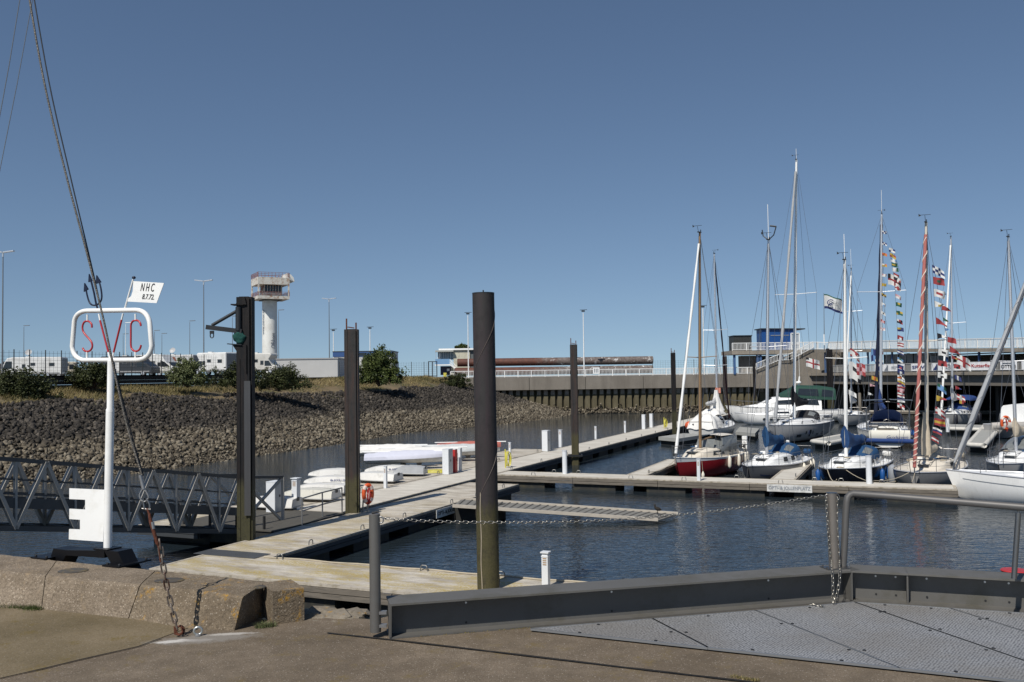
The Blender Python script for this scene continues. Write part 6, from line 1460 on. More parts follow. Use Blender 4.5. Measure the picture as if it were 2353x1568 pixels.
def shroud_cover(u, v): a = 2 * math.pi * v; r = .11 + .13 * math.sin(min(1, u * 1.3) * math.pi / 2) ** 1.5; return Vector((r * math.cos(a), .8 + r * .8 * math.sin(a), z + 2.9 - 2.2 * u))
MB().grid(10, 10, shroud_cover).build('mast_cover', BEIGE, t, local=True, smooth=60)
for k in range(6): p = Vector((rnd.uniform(-.5, .9), rnd.uniform(-2, 1.2), z + .35)); MB().ball(p, rnd.uniform(.15, .28), 8, sz=.6, sx=1.5).build('stowed_sail', BEIGE, t, local=True, smooth=60)
MB().prism([(-.2, 4.0, .75), (.2, 4.0, .75), (0, 4.35, .15)], (0, .06, 0)).build('anchor', DARKM, t, local=True)
fender(b4, .05, 1, simple('grey_fender', (.25, .27, .3), .6), 'large grey fender on the left of the pale cutter', .24, 1.0, .45)
# right: big white hull with its bow to the left
bw = at_z(2192, 1148, WATER)
L5 = 13.5; th5 = 0; hd = (at_z(2192, 1148, WATER) - at_z(2353, 1159, WATER)); hd.z = 0; hd.normalize()     # direction towards the bow
rz5 = math.atan2(-hd.x, hd.y); root5 = bw - hd * (L5 / 2 - .3)
t5 = thing('racing_yacht', 'big white yacht bow with a thick grey furled headsail, cut off at the right', 'sailing yacht', (root5.x, root5.y, WATER), rz5, 'sailing yachts')
sh5, bf5, pt5 = make_hull(t5, L5, 3.9, 1.28, 1.18, H_WH2, stern=.85, fine=1.7, rake=.55, n=30)
cabin(t5, [(-3, 1.1, 1.15, .35), (0, 1.1, 1.17, .34), (2, .9, 1.2, .26), (3.6, .5, 1.24, .12), (4.4, .2, 1.26, .03)], GEL)
MB().tube([(0, L5 / 2 - .4, 1.35), (0, -2.0 + 3.0, 15.5)], [.05, .05], 6).build('forestay', WIRE, t5, local=True)
a = at_y(2193, 1064, bw.y); e = at_y(2560, 150, bw.y + .5)
mb = MB(); pts = [a.lerp(e, k / 30) for k in range(31)]; mb.tube(pts, [.05 + .075 * min(1, k / 4) + .012 * math.sin(k * 1.9) for k in range(31)], 10); mb.build('furled_headsail', GREYCL, t5, smooth=60)
mb = MB(); sp_ = [a.lerp(e, k / 300) + Vector((math.cos(k * .35) * .13, math.sin(k * .35) * .13, 0)) for k in range(20, 300)]; mb.tube(sp_, .012, 4); mb.build('furling_line', simple('grey_line', (.2, .2, .21), .8), t5)
MB().tube([at_y(2190, 1085, bw.y), a], .05, 8).build('furler_drum', STAIN, t5)
for s in (-1, 1):
    q = [Vector((s * bf5(y) * .93, y, sh5(y))) for y in (5.2, 3.4, 1.6, -.2)]
    for p in q: MB().tube([p, p + Vector((0, 0, .62))], .014, 5).build('stanchion', STAIN, t5, local=True)
    MB().tube([p + Vector((0, 0, .62)) for p in q], .009, 4).build('lifeline', WIRE, t5, local=True)
MB().grid(20, 1, lambda u, v: (lambda p: Vector((p.x + .012, p.y, p.z)))(pt5(.35 + u * .6, .80 + .018 * v, 1))).build('hull_line', TEXTG, t5, local=True)
MB().grid(20, 1, lambda u, v: (lambda p: Vector((p.x - .012, p.y, p.z)))(pt5(.35 + u * .6, .80 + .018 * v, -1))).build('hull_line', TEXTG, t5, local=True)
# boat right behind with cream cover
b6 = sailboat('sailing_yacht', 'white sloop with crumpled cream sail cover behind the big white bow', 2332, 545, 50, R_(42), 8.4, 3.0, .95, .9, H_SLV, utop=2317, ym=.6, cab=(-.16, .28, .5), boom=(BEIGE, .9, 2.8, .18), spread=(.42,), mr=.09, wins=((.2, .6),), hood=None)
arch(b6['t'], -1.8, .4, .9, 1.35, .8, CLEAR, 'clear_sprayhood', nwin=False)
# --- second row
b7 = sailboat('motor_sailer', 'white motor sailer under white tarpaulins behind the red sloop', 1648, 583, 85, R_(210), utop=1641, L_=8.6, B=3.1, fb=1.25, fs=.9, hull=hull_mat('white_over_black_hull', (.55, .55, .53), z1=.32, z2=.4, bottom=(.015, .015, .017)), ym=.5, cab=(-.42, .12, 1.15), cat_='motor sailer', spread=(.3, .52), furl=(simple('maroon_furled_sail', (.05, .012, .015), .8), .08, 'plain'), wins=((.2, .4), (.55, .9)), boom=(WCLOTH, .9, 3.0, .14), group='boats on the second row', mr=.09)
t = b7['t']
def tarp(c, w, l, h, mat=WCLOTH, nm='tarpaulin'):
    c = Vector(c)
    return MB().grid(14, 14, lambda u, v: c + Vector(((u - .5) * w * (1 + .1 * math.sin(v * 9)), (v - .5) * l, h * (max(0, 1 - abs(2 * u - 1) ** 2.5) * max(0, 1 - abs(2 * v - 1) ** 2.5)) ** .5 + .06 * math.sin(u * 14 + v * 11)))).build(nm, mat, t, local=True, smooth=60)
tarp((0, -2.9, .95), 2.5, 3.0, 1.3); tarp((0, -1.0, 2.1), 1.9, 2.4, .5)
MB().grid(8, 10, lambda u, v: (lambda a, r: Vector((r * math.cos(a), .3 + r * math.sin(a), 2.4 + 1.9 * (1 - u))))(2 * math.pi * v, .16 + .55 * u ** 1.4 * (1 + .2 * math.sin(v * 19)))).build('mast_tarpaulin', WCLOTH, t, local=True, smooth=60)
MB().grid(2, 2, lambda u, v: Vector((-.1 + .5 * u, .4, 4.0 + .5 * v))).build('orange_cloth', simple('salmon_cloth', (.5, .2, .14), .8), t, local=True)
for (u_, v_, l) in ((1569, 975, 'orange buoy fender hanging at the stern of the motor sailer'),):
    p = at_y(1583, 978, 84); o = thing('buoy', l, 'buoy', p); MB().ball(p, .38, 12).build('buoy_ball', ORANGE, o, smooth=60); MB().tube([p + Vector((0, 0, .3)), p + Vector((.1, 0, .9))], .03, 6).build('buoy_line', ROPE, o)
b8 = sailboat('sailing_yacht', 'modern white yacht with black sail cover and the tallest mast', 1824, 368, 79, R_(33), 12.0, 3.9, 1.5, 1.35, hull_mat('grey_white_hull', (.33, .335, .34), z1=.12, z2=.16), ym=.6, utop=1830, cab=(-.2, .34, .42), mastmat=WMAST, boom=(DKCLOTH, 1.15, 4.2, .44), hood=DKCLOTH, spread=(.48,), spw=.46, furl=(GREYCL, .13, 'plain'), mr=.13, wins=((.3, .9),), rake=.15, stern=.9, ant=1.0, group='boats on the second row')
for s in (-1, 1):
    for a0, a1, z0, z1 in ((.36, .40, .52, .68), (.48, .53, .5, .62), (.6, .612, .62, .76), (.635, .66, .52, .8), (.70, .712, .62, .76), (.76, .81, .5, .62)):
        MB().grid(2, 2, lambda u, v: (lambda p: Vector((p.x + s * .02, p.y, p.z)))(b8['pt'](a0 + (a1 - a0) * u, z0 + (z1 - z0) * v, s))).build('hull_window', GLASS, b8['t'], local=True)
for k in range(2): text_mesh('it', .62, TEXTB, 'hull_lettering', b8['M'] @ Vector(((-1.98 if k else 1.98), 3.2 * 1, .9)), b8['M'].to_3x3() @ Vector((0, 1 if k == 0 else -1, 0)), (0, 0, 1), b8['t'], .004)
b9 = sailboat('sailing_yacht', 'white ketch seen from astern with arch, solar panels and blue canvas', 2023, 492, 76, R_(197), 11.5, 3.8, 1.45, 1.25, hull_mat('cream_white_hull', (.60, .59, .55), z1=.1, z2=.14), ym=1.0, utop=2026, cab=(-.2, .3, .5), hood=BLUE2, boom=(BLUE2, 1.0, 4.0, .16), spread=(.62,), spw=.5, mr=.12, furl=(simple('midnight_furled_sail', (.008, .014, .04), .8), .16, 'plain'), wins=((.2, .7),), group='boats on the second row', ant=2.0, trans=-.4)
t = b9['t']; za = b9['sh'](-5.2)
mb = MB()
for s in (-1, 1): mb.tube([(s * 1.5, -5.3, za), (s * 1.55, -5.2, za + 1.6), (s * 1.2, -5.1, za + 2.1), (0, -5.1, za + 2.2)], .04, 6); mb.tube([(s * 1.5, -4.6, za), (s * 1.55, -4.9, za + 1.6)], .035, 6)
mb.build('stern_arch', STAIN, t, local=True)
for s in (-1, 1): MB().box((s * .95, -5.2, za + 2.35), (1.6, .9, .05), M=Matrix.Rotation(s * .04, 3, 'Y')).build('solar_panel', simple('solar_panel_blue', (.10, .12, .15), .15), t, local=True)
MB().grid(8, 8, lambda u, v: Vector((-1.45 + 2.9 * u, -6.0 - .1 * math.sin(v * 3), .62 + .75 * v))).build('tender_cover', simple('tender_cream', (.66, .64, .56), .6, var=.05), t, local=True)
MB().tube([(-1.9, -6.15, .62), (1.9, -6.15, .55)], .17, 10).build('tender_tube', BLUE2, t, local=True)
arch(t, -4.9, -3.1, 1.1, za + .5, 1.1, BLUE2, 'bimini', nwin=False)
text_mesh('Cuxhaven', .38, TEXTB, 'home_port', b9['M'] @ Vector((.5, -6.2, .85)), b9['M'].to_3x3() @ Vector((1, 0, 0)), (0, 0, 1), t, .004, shear=.3)
for y, m_, l, kd_ in ((-.47, FENK, 'round black ball fender at the stern of the arch yacht', 'ball'), (-.34, FENB, 'light blue fender on the arch yacht', 'long'), (-.18, FENK, 'black fender on the arch yacht right of the blue one', 'long'), (0.0, FENK, 'dark fender amidships on the arch yacht', 'long'), (.12, FENK, 'foremost dark fender on the arch yacht', 'long')): fender(b9, y, 1, m_, l, .28 if kd_ == 'ball' else .2, 1.0, .55, kd_)
b10 = sailboat('sailing_yacht', 'white yacht with a wide bright blue bimini in the back row', 2189, 545, 94, R_(38), 10.5, 3.5, 1.45, 1.25, H_WH, utop=2185, ym=.6, cab=(-.2, .3, .45), hood=BLUE2, spread=(.5,), mr=.11, furl=(simple('white_furled_sail', (.75, .75, .73), .7), .11, 'plain'), wins=((.2, .7),), group='boats on the second row', boom=(WCLOTH, 1.0, 3.6, .14))
t = b10['t']; arch(t, -4.6, -1.2, 1.35, 2.6, .55, BLUE2, 'bimini', nwin=False)
for y, l in ((.36, 'black fender at the bow of the bimini yacht'), (-.1, 'first black fender on the right half of the bimini yacht'), (-.28, 'second black fender on the right half of the bimini yacht'), (-.4, 'last black fender at the stern of the bimini yacht')): fender(b10, y, -1 if True else 1, FENK, l, .2, .95, .5, grp='black fenders on the bimini yacht')
# a mast further back
b11 = sailboat('sailing_yacht', 'half-hidden white yacht behind the arch yacht with a thin silver mast', 1956, 618, 100, R_(30), 9, 3.0, 1.2, 1.0, H_WH, utop=1956, ym=.6, spread=(.42, .7), mr=.08, furl=(simple('white_furled_sail', (.75, .75, .73), .7), .1, 'plain'), wins=((.2, .7),), group='boats on the second row', ant=2.2, boom=(WCLOTH, .9, 3.0, .13))
# motor yachts
def motoryacht(label, u, v, Y, rz, L_, B, fb, fs, hull, ch, group='boats on the second row', canopy=None, flyb=False, name='motor_yacht', radar=True, win2=True):
    p = at_z(u, v, WATER) if Y is None else Vector((at_y(u, 900, Y).x, Y, WATER)); t = thing(name, label, 'motor yacht', (p.x, p.y, WATER), rz, group)
    sh, bf, pt = make_hull(t, L_, B, fb, fs, hull, stern=.9, fine=2.6, rake=1.2)
    st = [(-L_ * .3, B * .36, sh(-L_ * .3) - .03, ch), (-L_ * .05, B * .36, sh(0) - .03, ch), (L_ * .1, B * .33, sh(L_ * .1) - .03, ch * .85), (L_ * .22, B * .27, sh(L_ * .22) - .03, ch * .3), (L_ * .36, B * .12, sh(L_ * .36) - .03, .06)]
    cabin(t, st, GEL, 'deckhouse')
    for s in (-1, 1):
        win(t, st, -L_ * .28, -L_ * .08, .4, .8, s); win(t, st, -L_ * .06, L_ * .09, .4, .78, s)
        for k in range(4): q = pt(.5 + k * .07, .72, s); MB().ball(q, .13, 10, sx=.4, sy=1.8).build('porthole', GLASS, t, local=True)
    mb = MB(); mb.grid(3, 4, lambda a, b: Vector(((b - .5) * B * .55 * (1 - .15 * a), L_ * .19 - L_ * .08 * a, sh(L_ * .15) + ch * (.38 + .5 * a)))); mb.build('windscreen', GLASS, t, local=True)
    if canopy:
        zt = sh(-L_ * .1) + ch; c2 = [(-L_ * .42, B * .34, zt - .4, 1.3), (-L_ * .3, B * .36, zt - .35, 1.5), (-L_ * .1, B * .34, zt - .1, 1.35), (L_ * .04, B * .26, zt, .3)]
        cabin(t, c2, canopy, 'canopy')
        for s in (-1, 1): win(t, c2, -L_ * .4, -L_ * .3, .25, .8, s); win(t, c2, -L_ * .28, -L_ * .1, .25, .8, s)
    if radar:
        zt = sh(0) + ch; MB().tube([(0, -L_ * .12, zt), (0, -L_ * .14, zt + 2.3)], [.16, .08], 8).build('radar_mast', WHITE, t, local=True)
        MB().lathe([(.3, 0), (.34, .1), (.28, .22), (.05, .25)], (0, -L_ * .13, zt + 1.5), 12).build('radar_dome', WHITE, t, local=True, smooth=50)
        MB().tube([(0, -L_ * .14, zt + 2.2), (.1, -L_ * .14, zt + 5.0)], .02, 5).build('antenna', WMAST, t, local=True)
    rl = MB(); tops = []
    for s in (-1, 1):
        q = []
        for f in (.0, .12, .24, .34, .42): y = f * L_; a = Vector((s * bf(y) * .93, y, sh(y))); MB().tube([a, a + Vector((0, 0, .7))], .02, 5).build('stanchion', STAIN, t, local=True); q.append(a + Vector((0, 0, .7)))
        q.append(Vector((0, L_ * .49, sh(L_ / 2) + .75))); rl.tube(q, .02, 5)
    rl.build('bow_rail', STAIN, t, local=True)
    return t
motoryacht('white motor cruiser with dark green canopy behind the tallest mast', 1800, 960, 108, R_(83), 13.5, 4.0, 1.9, 1.3, H_WH2, 1.5, canopy=GREENCL)
motoryacht('white open sports boat lying in front of the green-canopied cruiser', 1795, 958, 103, R_(86), 10.5, 3.2, 1.3, .95, H_WH2, .55, radar=False)
t12 = motoryacht('white cabin cruiser with an inflatable astern at the right edge', 2370, 1005, 80, R_(-60), 9.5, 3.3, 1.4, 1.1, H_SLV, 1.6, radar=False, canopy=None)
p = at_y(2316, 982, 77); t = thing('inflatable_dinghy', 'grey inflatable tied below the orange life jacket', 'inflatable', p)
MB().tube([p + Vector((-1.2, 0, -.1)), p + Vector((-1.3, 0, .1)), p + Vector((-.2, -.3, .15)), p + Vector((1.4, -.35, .1)), p + Vector((1.5, -.35, -.05))], [.22, .3, .36, .36, .25], 10).build('air_tube', simple('grey_rubber', (.4, .38, .35), .6, var=.15), t, smooth=60)
lifering('orange horseshoe life ring on the cabin cruiser at the right edge', 2311, 972, 76.5, .5, ORANGE, .8)
# mooring lines
def line(lab, a, b, sag=.3, r=.018, mat=ROPE):
    a = Vector(a); b = Vector(b); pts = [a.lerp(b, k / 10) - Vector((0, 0, sag * 4 * (k / 10) * (1 - k / 10))) for k in range(11)]
    tag(MB().tube(pts, r, 5).build('mooring_line', mat), lab, 'mooring line', 'mooring lines')
bowp = lambda b: b['M'] @ (b['bow'] + Vector((0, -.1, 0)))
line('mooring line from the red bow to the left side finger', bowp(b1), PW(-12.7, 47.4, DECK + .1), .25)
line('black mooring line slung from the grey sloop to the finger pontoon', bowp(b2), PW(-7.8, 46.35, DECK + .1), .9, .022, RUBBER)
line('second black mooring line of the grey sloop to the narrow finger', bowp(b2), PW(-6.4, 47.5, DECK + .1), 1.1, .022, RUBBER)
line('pale mooring line from the black bow to the finger pontoon', bowp(b3), PW(-3.2, 46.4, DECK + .1), .3)
line('pale mooring line running right from the black sloop', bowp(b3) + Vector((1.0, .6, 0)), PW(-.6, 46.4, DECK + .1), .35)
line('pale mooring line from the cutter bow down to the pontoon', bowp(b4), PW(.1, 46.4, DECK + .1), .05)
line('mooring line from the cutter to the left', bowp(b4) + Vector((-.3, 0, 0)), PW(-1.6, 46.4, DECK + .1), .15)
# ================================================================== FLAGS
PAL = {'w': (.6, .6, .58), 'r': (.27, .035, .038), 'b': (.015, .025, .11), 'y': (.42, .29, .04), 'g': (.02, .09, .05), 'k': (.015, .015, .02), 'o': (.5, .13, .03), 'p': (.5, .3, .32), 's': (.12, .25, .45)}
FM = {k: simple('flag_cloth_' + {'w': 'white', 'r': 'red', 'b': 'blue', 'y': 'yellow', 'g': 'green', 'k': 'black', 'o': 'orange', 'p': 'pink', 's': 'sky_blue'}[k], v, .8, var=.15, sc_=6) for k, v in PAL.items()}
def flag(label, p, w, h, pat, droop=.3, dirx=1, group=None, tri=False, name='flag', cat_='flag', tilt=0):
    """pattern: rows of colour letters; cloth hangs from its hoist edge at p (top), rippling in depth"""
    rows = pat.split('/'); keys = sorted(set(''.join(rows))); nx, ny = 18, 12; ph = rnd.uniform(0, 6)
    def fn(u, v):
        hh = h * ((1 - u * .85) if tri else 1); zz = -droop * w * u ** 1.3 - v * hh - (h * .42 * u if tri else 0); x = w * u * (1 - .12 * droop)
        return Vector(p) + Vector((dirx * (x + tilt * v * h), .12 * w * math.sin(u * 7 + ph + v * 1.5) * u, zz + .04 * h * math.sin(u * 8 + ph)))
    mb = MB(); mb.grid(nx, ny, fn, mfn=lambda u, v: keys.index(rows[min(len(rows) - 1, int(v * len(rows)))][min(len(rows[0]) - 1, int(u * len(rows[0])))]))
    o = mb.build(name, [FM[k] for k in keys], smooth=50); tag(o, label, cat_, group); return o
ORD = ['topmost', 'second', 'third', 'fourth', 'fifth', 'sixth', 'seventh', 'eighth', 'ninth', 'tenth', 'eleventh', 'twelfth', 'thirteenth', 'fourteenth', 'fifteenth', 'sixteenth', 'seventeenth', 'eighteenth', 'nineteenth', 'twentieth', 'twenty-first', 'twenty-second']
def string(where, pts, Y, specs, lab_rope, grp, w0=.6):
    P_ = [at_y(u, v, Y) for u, v in pts]; o = MB().tube(P_, .011, 4).build('flag_line', WIRE); tag(o, lab_rope, 'flag line', 'lines carrying the signal flags')
    for i, (f, nm, pat, sz, tri) in enumerate(specs):
        u = (len(pts) - 1) * f; k = min(len(pts) - 2, int(u)); p = P_[k].lerp(P_[k + 1], u - k)
        flag('%s flag, %s down the %s' % (nm, ORD[i], where), p, w0 * sz, w0 * .62 * sz, pat, droop=rnd.uniform(.1, .6), group=grp, tri=tri, name='signal_flag')
specs1 = [('white and blue', 'wwb/bww'), ('yellow and red', 'yyr/ryy'), ('pale blue and white', 'sws/www'), ('green and yellow', 'ggg/yyg/ggg'), ('white and green', 'wwg'), ('red and white', 'rrr/www'), ('black and red', 'kkr/rkk'), ('white cross', 'wrw/rrr/wrw'), ('pink and white', 'ppw/wwp'), ('dark green', 'gyg/ggg'), ('green and gold', 'ggy/ygg'), ('white, red and black', 'wrk/kkr'), ('yellow and dark blue', 'yyb/bbb'), ('red', 'rrr/rwr'), ('striped red', 'rrr/www/rrr'), ('striped blue', 'bbb/www/bbb'), ('teal and white', 'sgs/www'), ('dark blue', 'bbb/brb')]
string('line right of the dark furled sail', [(2042, 568), (2055, 640), (2062, 760), (2062, 865), (2064, 935)], 74.5, [((k + .1) / 25, n_, p_, 1.0, False) for k, (n_, p_) in enumerate(specs1)], 'line of many small signal flags right of the dark furled sail', 'signal flags right of the dark furled sail', .52)
specs1b = [('dark blue', 'bbb/bwb'), ('black and white', 'kwk/wkw'), ('orange', 'ooo/www'), ('yellow-headed', 'yyy/bbb'), ('red and white striped', 'rrr/www/rrr'), ('pale pink', 'ppp/rpr'), ('white and red', 'www/rrr/www'), ('navy and white', 'bbb/www'), ('striped maroon', 'rwr/wrw')]
string('low line by the dark furled sail', [(2062, 845), (2062, 885), (2062, 940)], 74.4, [((k + .3) / 9.6, n_, p_, .95, False) for k, (n_, p_) in enumerate(specs1b)], 'lower part of the flag line right of the dark furled sail', 'signal flags low on the arch yacht', .62)
specs2 = [('blue-white cross', 'wbw/bwb'), ('white and blue chequered', 'bwb/wbw'), ('orange', 'ooo/ryo'), ('pale orange', 'wwo/yyy'), ('white, pink-edged', 'pwp/www'), ('yellow', 'yyy/yyy'), ('yellow and black', 'yky/kyk'), ('white pennant', 'www/wsw'), ('white with dark centre', 'www/wkw/www'), ('red and pink', 'rpr/ppp'), ('pink chequered', 'pwp/wpw')]
string('line left of the dark furled sail', [(2027, 528), (2027, 620), (2025, 700), (2022, 770)], 74.0, [((k + .1) / 11, n_, p_, .62, False) for k, (n_, p_) in enumerate(specs2)], 'short flag line left of the dark furled sail', 'signal flags left of the dark furled sail', .62)
specs3 = [('blue and white diagonal', 'bwbw/wbwb/bwbw', 1.55, 0), ('red and green', 'rrr/rgr/rrr', 1.45, 0), ('white with red crescent', 'wwww/wrrw/wwww', 1.5, 0), ('white pennant', 'www/wyw', 1.3, 1), ('red pennant', 'rrr/rrr', 1.4, 1), ('black and white pennant', 'kkww', 1.2, 1), ('white with black diamond', 'www/wkw/www', 1.35, 0), ('dark red', 'rrr/rkr', 1.1, 0), ('white with black figures', 'wkw/www/wkw', 1.1, 0), ('green and blue', 'gsg/sss', 1.2, 0), ('yellow and red pennant', 'yyr/yrr', 1.2, 1), ('red with white cross', 'rwrr/wwww/rwrr', 1.35, 0), ('red-yellow-red striped', 'rrr/yyy/rrr', 1.4, 0), ('white, blue and red striped', 'www/bbb/rrr', 1.1, 0), ('red-white-red striped', 'rrr/www/rrr', .95, 0)]
string('line by the pink furled sail', [(2142, 608), (2147, 690), (2156, 800), (2154, 880), (2147, 960), (2137, 1020)], 47.0, [((k + .05) / 15, n_, p_, s_, bool(tr)) for k, (n_, p_, s_, tr) in enumerate(specs3)], 'long flag line right of the cutter mast', 'signal flags right of the pink furled sail', .42)
specs4 = [('dark gold', 'kyk', .7, 1), ('red pennant', 'rrk/rrr', 1.15, 1), ('dark green', 'ggy', .7, 1), ('pale teal', 'sss', .6, 1), ('plain red', 'rrr', 1.0, 0), ('long red pennant', 'rrr/rrr', 1.25, 1), ('red and tan', 'rry', .7, 1), ('maroon', 'rrr/rkr', .8, 0), ('blue and white', 'bwb', .8, 0), ('red and blue', 'rrb', .7, 1), ('red with white cross', 'rwr/www/rwr', .95, 0), ('gold and maroon', 'yrk', .8, 1)]
string('line by the thin white mast', [(2160, 668), (2168, 740), (2181, 790), (2192, 840), (2196, 900), (2210, 930)], 88, [((k + .05) / 12, n_, p_, s_, bool(tr)) for k, (n_, p_, s_, tr) in enumerate(specs4)], 'flag line falling past the thin white mast', 'flags beside the thin white mast', .85)
specs5 = [('orange ball-marked', 'yoy', 1, 0), ('pale pink', 'ppp', .8, 1), ('off-white', 'www', .8, 1)]
string('short line over the solar panels', [(2003, 862), (1997, 890), (1990, 925)], 72, [((k + .1) / 3.2, n_, p_, s_, bool(tr)) for k, (n_, p_, s_, tr) in enumerate(specs5)], 'short slanting flag line over the solar panels', 'small flags over the solar panels', .5)
def ensign(label, u, v, Y, w, h, pat, droop=.4): return flag(label, at_y(u, v, Y), w, h, pat, droop, group='large flags and ensigns')
ensign('white flag with a red cross beside the stair block', 1852, 822, 80, 1.25, .8, 'kkwwrwwww/kkwwrwwww/wwwwrwwww/rrrrrrrrr/wwwwrwwww/wwwwrwwww/wwwwrwwww', .25)
ensign('large white flag with red cross over the signal flags of the arch yacht', 2040, 628, 74.6, 1.15, .9, 'kkwwrwwww/kkwwrwwww/rrrrrrrrr/wwwwrwwww/wwwwrwwww', .5)
ensign('white and red cross flag in front of the red-lettered banner', 2198, 813, 88, 1.45, 1.05, 'kkwrrwww/kkwrrwww/wwwrrwww/rrrrrrrr/wwwrrwww/wwwrrwww/wwwrrwww', .5)
ensign('red and white flag at the mast behind the white mast, upper one', 1953, 800, 70, .8, .6, 'rrrr/wwrw/wwww/rwwr', .7)
ensign('white and grey flag below the red and white one', 1950, 830, 70, 1.0, 1.3, 'www/wkw/www/wwk', .5)
ensign('small pink patterned flag beside the white and grey flag', 1968, 834, 69, .65, .9, 'rpr/prp/rpr', .2)
ensign('white cloth flag low beside the white mast', 1950, 896, 69, .6, .35, 'www', .5)
ensign('blue cloth hanging under the upper deck railing', 2001, 802, 95, .5, 1.3, 'sb/bs', .1)
ensign('small red and blue flag under the upper deck', 2015, 803, 95, .7, .5, 'rw/wr', .1)
ensign('white and blue flag hanging below the railing, near the column', 2011, 826, 94, .8, .7, 'ww/bb/ww', .1)
# club flag on pole
fp_ = at_y(1875 / 4.096 + 1436.1, 790, 118); t = thing('flagpole', 'thin flagpole on the terrace flying the white and navy club flag', 'flagpole', fp_)
tp_ = at_y(1893, 674, 118); MB().tube([fp_ + Vector((0, 0, -1.0)), tp_], [.06, .03], 8).build('pole', LAMPM, t)
MB().tube([fp_ + Vector((0, 0, -.2)), fp_ + Vector((0, 0, 1.2))], .075, 8).build('pole_sleeve', WHITE, t)
cf = flag('white flag with dark green top edge, navy lower edge and a round emblem', tp_ + Vector((.03, 0, -.15)), 2.5, 1.85, 'g/w/w/w/w/w/w/b', .32, group='large flags and ensigns')
q0 = tp_ + Vector((.75, -.35, -1.25)); e1_ = MB(); e1_.tube([q0 + Vector((.42 * math.cos(a), 0, .36 * math.sin(a))) for a in [.7 + k * .42 for k in range(12)]], .06, 6); e1_.tube([q0 + Vector((.2 * math.cos(a), 0, .17 * math.sin(a))) for a in [k * .7 for k in range(9)]], .04, 5)
o = e1_.build('emblem', TEXTB); o.parent = cf
o = text_mesh('CLIPPER', .34, TEXTG, 'flag_lettering', q0 + Vector((.85, 0, -.12)), (1, 0, -.32), (.3, 0, 1), None, .004, width=1.15); o.parent = cf

# ================================================================== LEFT BACKGROUND
# lamp posts
def lamppost(label, u, vtop, vbase, Y, kind='double', mat=LAMPM, r=.09, z0=None):
    t_ = at_y(u, vtop, Y); z0 = PLZ if z0 is None else z0; t = thing('lamp_post', label, 'lamp post', (t_.x, Y, z0), 0, 'lamp posts')
    MB().tube([(t_.x, Y, z0), (t_.x, Y, t_.z - .2)], [r, r * .55], 8).build('pole', mat, t, smooth=50)
    if kind == 'double':
        MB().tube([(t_.x, Y, t_.z - .45), (t_.x, Y, t_.z)], .09, 8).build('lamp_hub', ALU, t)
        for s in (-1, 1):
            MB().prism([(t_.x + s * .05, Y - .16, t_.z - .02), (t_.x + s * 1.15, Y - .2, t_.z + .12), (t_.x + s * 1.15, Y + .2, t_.z + .12), (t_.x + s * .05, Y + .16, t_.z - .02)], (0, 0, .12)).build('lamp_head', ALU, t, recalc=True)
    elif kind == 'single':
        MB().prism([(t_.x - .05, Y - .12, t_.z - .05), (t_.x + .95, Y - .12, t_.z), (t_.x + .95, Y + .12, t_.z), (t_.x - .05, Y + .12, t_.z - .05)], (0, 0, .1)).build('lamp_head', mat, t, recalc=True)
    else:
        MB().box((t_.x, Y, t_.z + .05), (.5, .18, .22)).build('lamp_head', DARKM, t); MB().bar((t_.x - .5, Y, t_.z + .22), (t_.x + .6, Y, t_.z + .26), .2, .06).build('lamp_visor', DARKM, t)
lamppost('tall double-armed lamp post at the far left edge', 7, 581, 855, 95)
lamppost('tall double-armed lamp post left of the black crane pile', 468, 647, 850, 118)
lamppost('tall double-armed lamp post right of the white tower', 756, 688, 830, 150)
for u, vt, Y, lab in ((55, 749, 160, 'thin single lamp post behind the first motorhome'), (283, 768, 170, 'thin lamp post seen inside the ring, left one'), (355, 760, 170, 'thin lamp post just right of the sign ring'), (372, 767, 175, 'short thin lamp post right of the ring, second one'), (436, 738, 160, 'single lamp post left of the tall double one by the crane pile'), (534, 727, 150, 'single lamp post behind the bracket arm'), (640, 713, 160, 'single lamp post touching the right side of the tower')):
    lamppost(lab, u, vt, 0, Y, 'single', r=.07)
lamppost('white lamp post behind the sign ring, close to the letter C', 289, 742, 0, 140, 'single', WHITE, .07)
for u, vt, Y, lab, z0 in ((766, 760, 150, 'short white lamp post beside the blue-topped building', 1.6), (850, 755, 150, 'white lamp post above the blue-topped building', 1.6), (1075, 722, 139, 'white lamp post at the railing left of the thick pile', 1.45), (1340, 716, 139, 'white lamp post at the railing right of the brown pile', 1.45), (1615, 706, 139, 'white lamp post behind the red sloop mast', 1.45)):
    lamppost(lab, u, vt, 0, Y, 'visor', WHITE, .10, z0)
# tower
tb_ = at_y(620, 818, 150); Yt = 150; s_ = Yt / FPX
t = thing('control_tower', 'white cylindrical tower with a rusty square lookout cabin on top', 'tower', (tb_.x, Yt, 1.5)); rT = 17.4 * s_
TW = simple('tower_white', (.70, .70, .66), .6, var=.1, sc_=.5, dirt=(.57, .55, .5), dsc=.4); TR = simple('rust_stained_white', (.60, .58, .52), .7, var=.12, sc_=1, dirt=(.3, .17, .1), dsc=1.4)
zc0 = at_y(620, 690, Yt).z
MB().lathe([(rT * 1.08, 1.4), (rT, 3), (rT * .96, zc0 - 2), (rT * .96, zc0)], (tb_.x, Yt, 0), 36).build('tower_shaft', TW, t, smooth=50)
cx = at_y(621, 690, Yt).x; rt_ = R_(-31)
def TB(u, v): return at_y(u, v, Yt)
Wc = 5.1; hz = lambda v: at_y(621, v, Yt).z
M45 = Matrix.Rotation(R_(28), 3, 'Z'); cyc = Yt
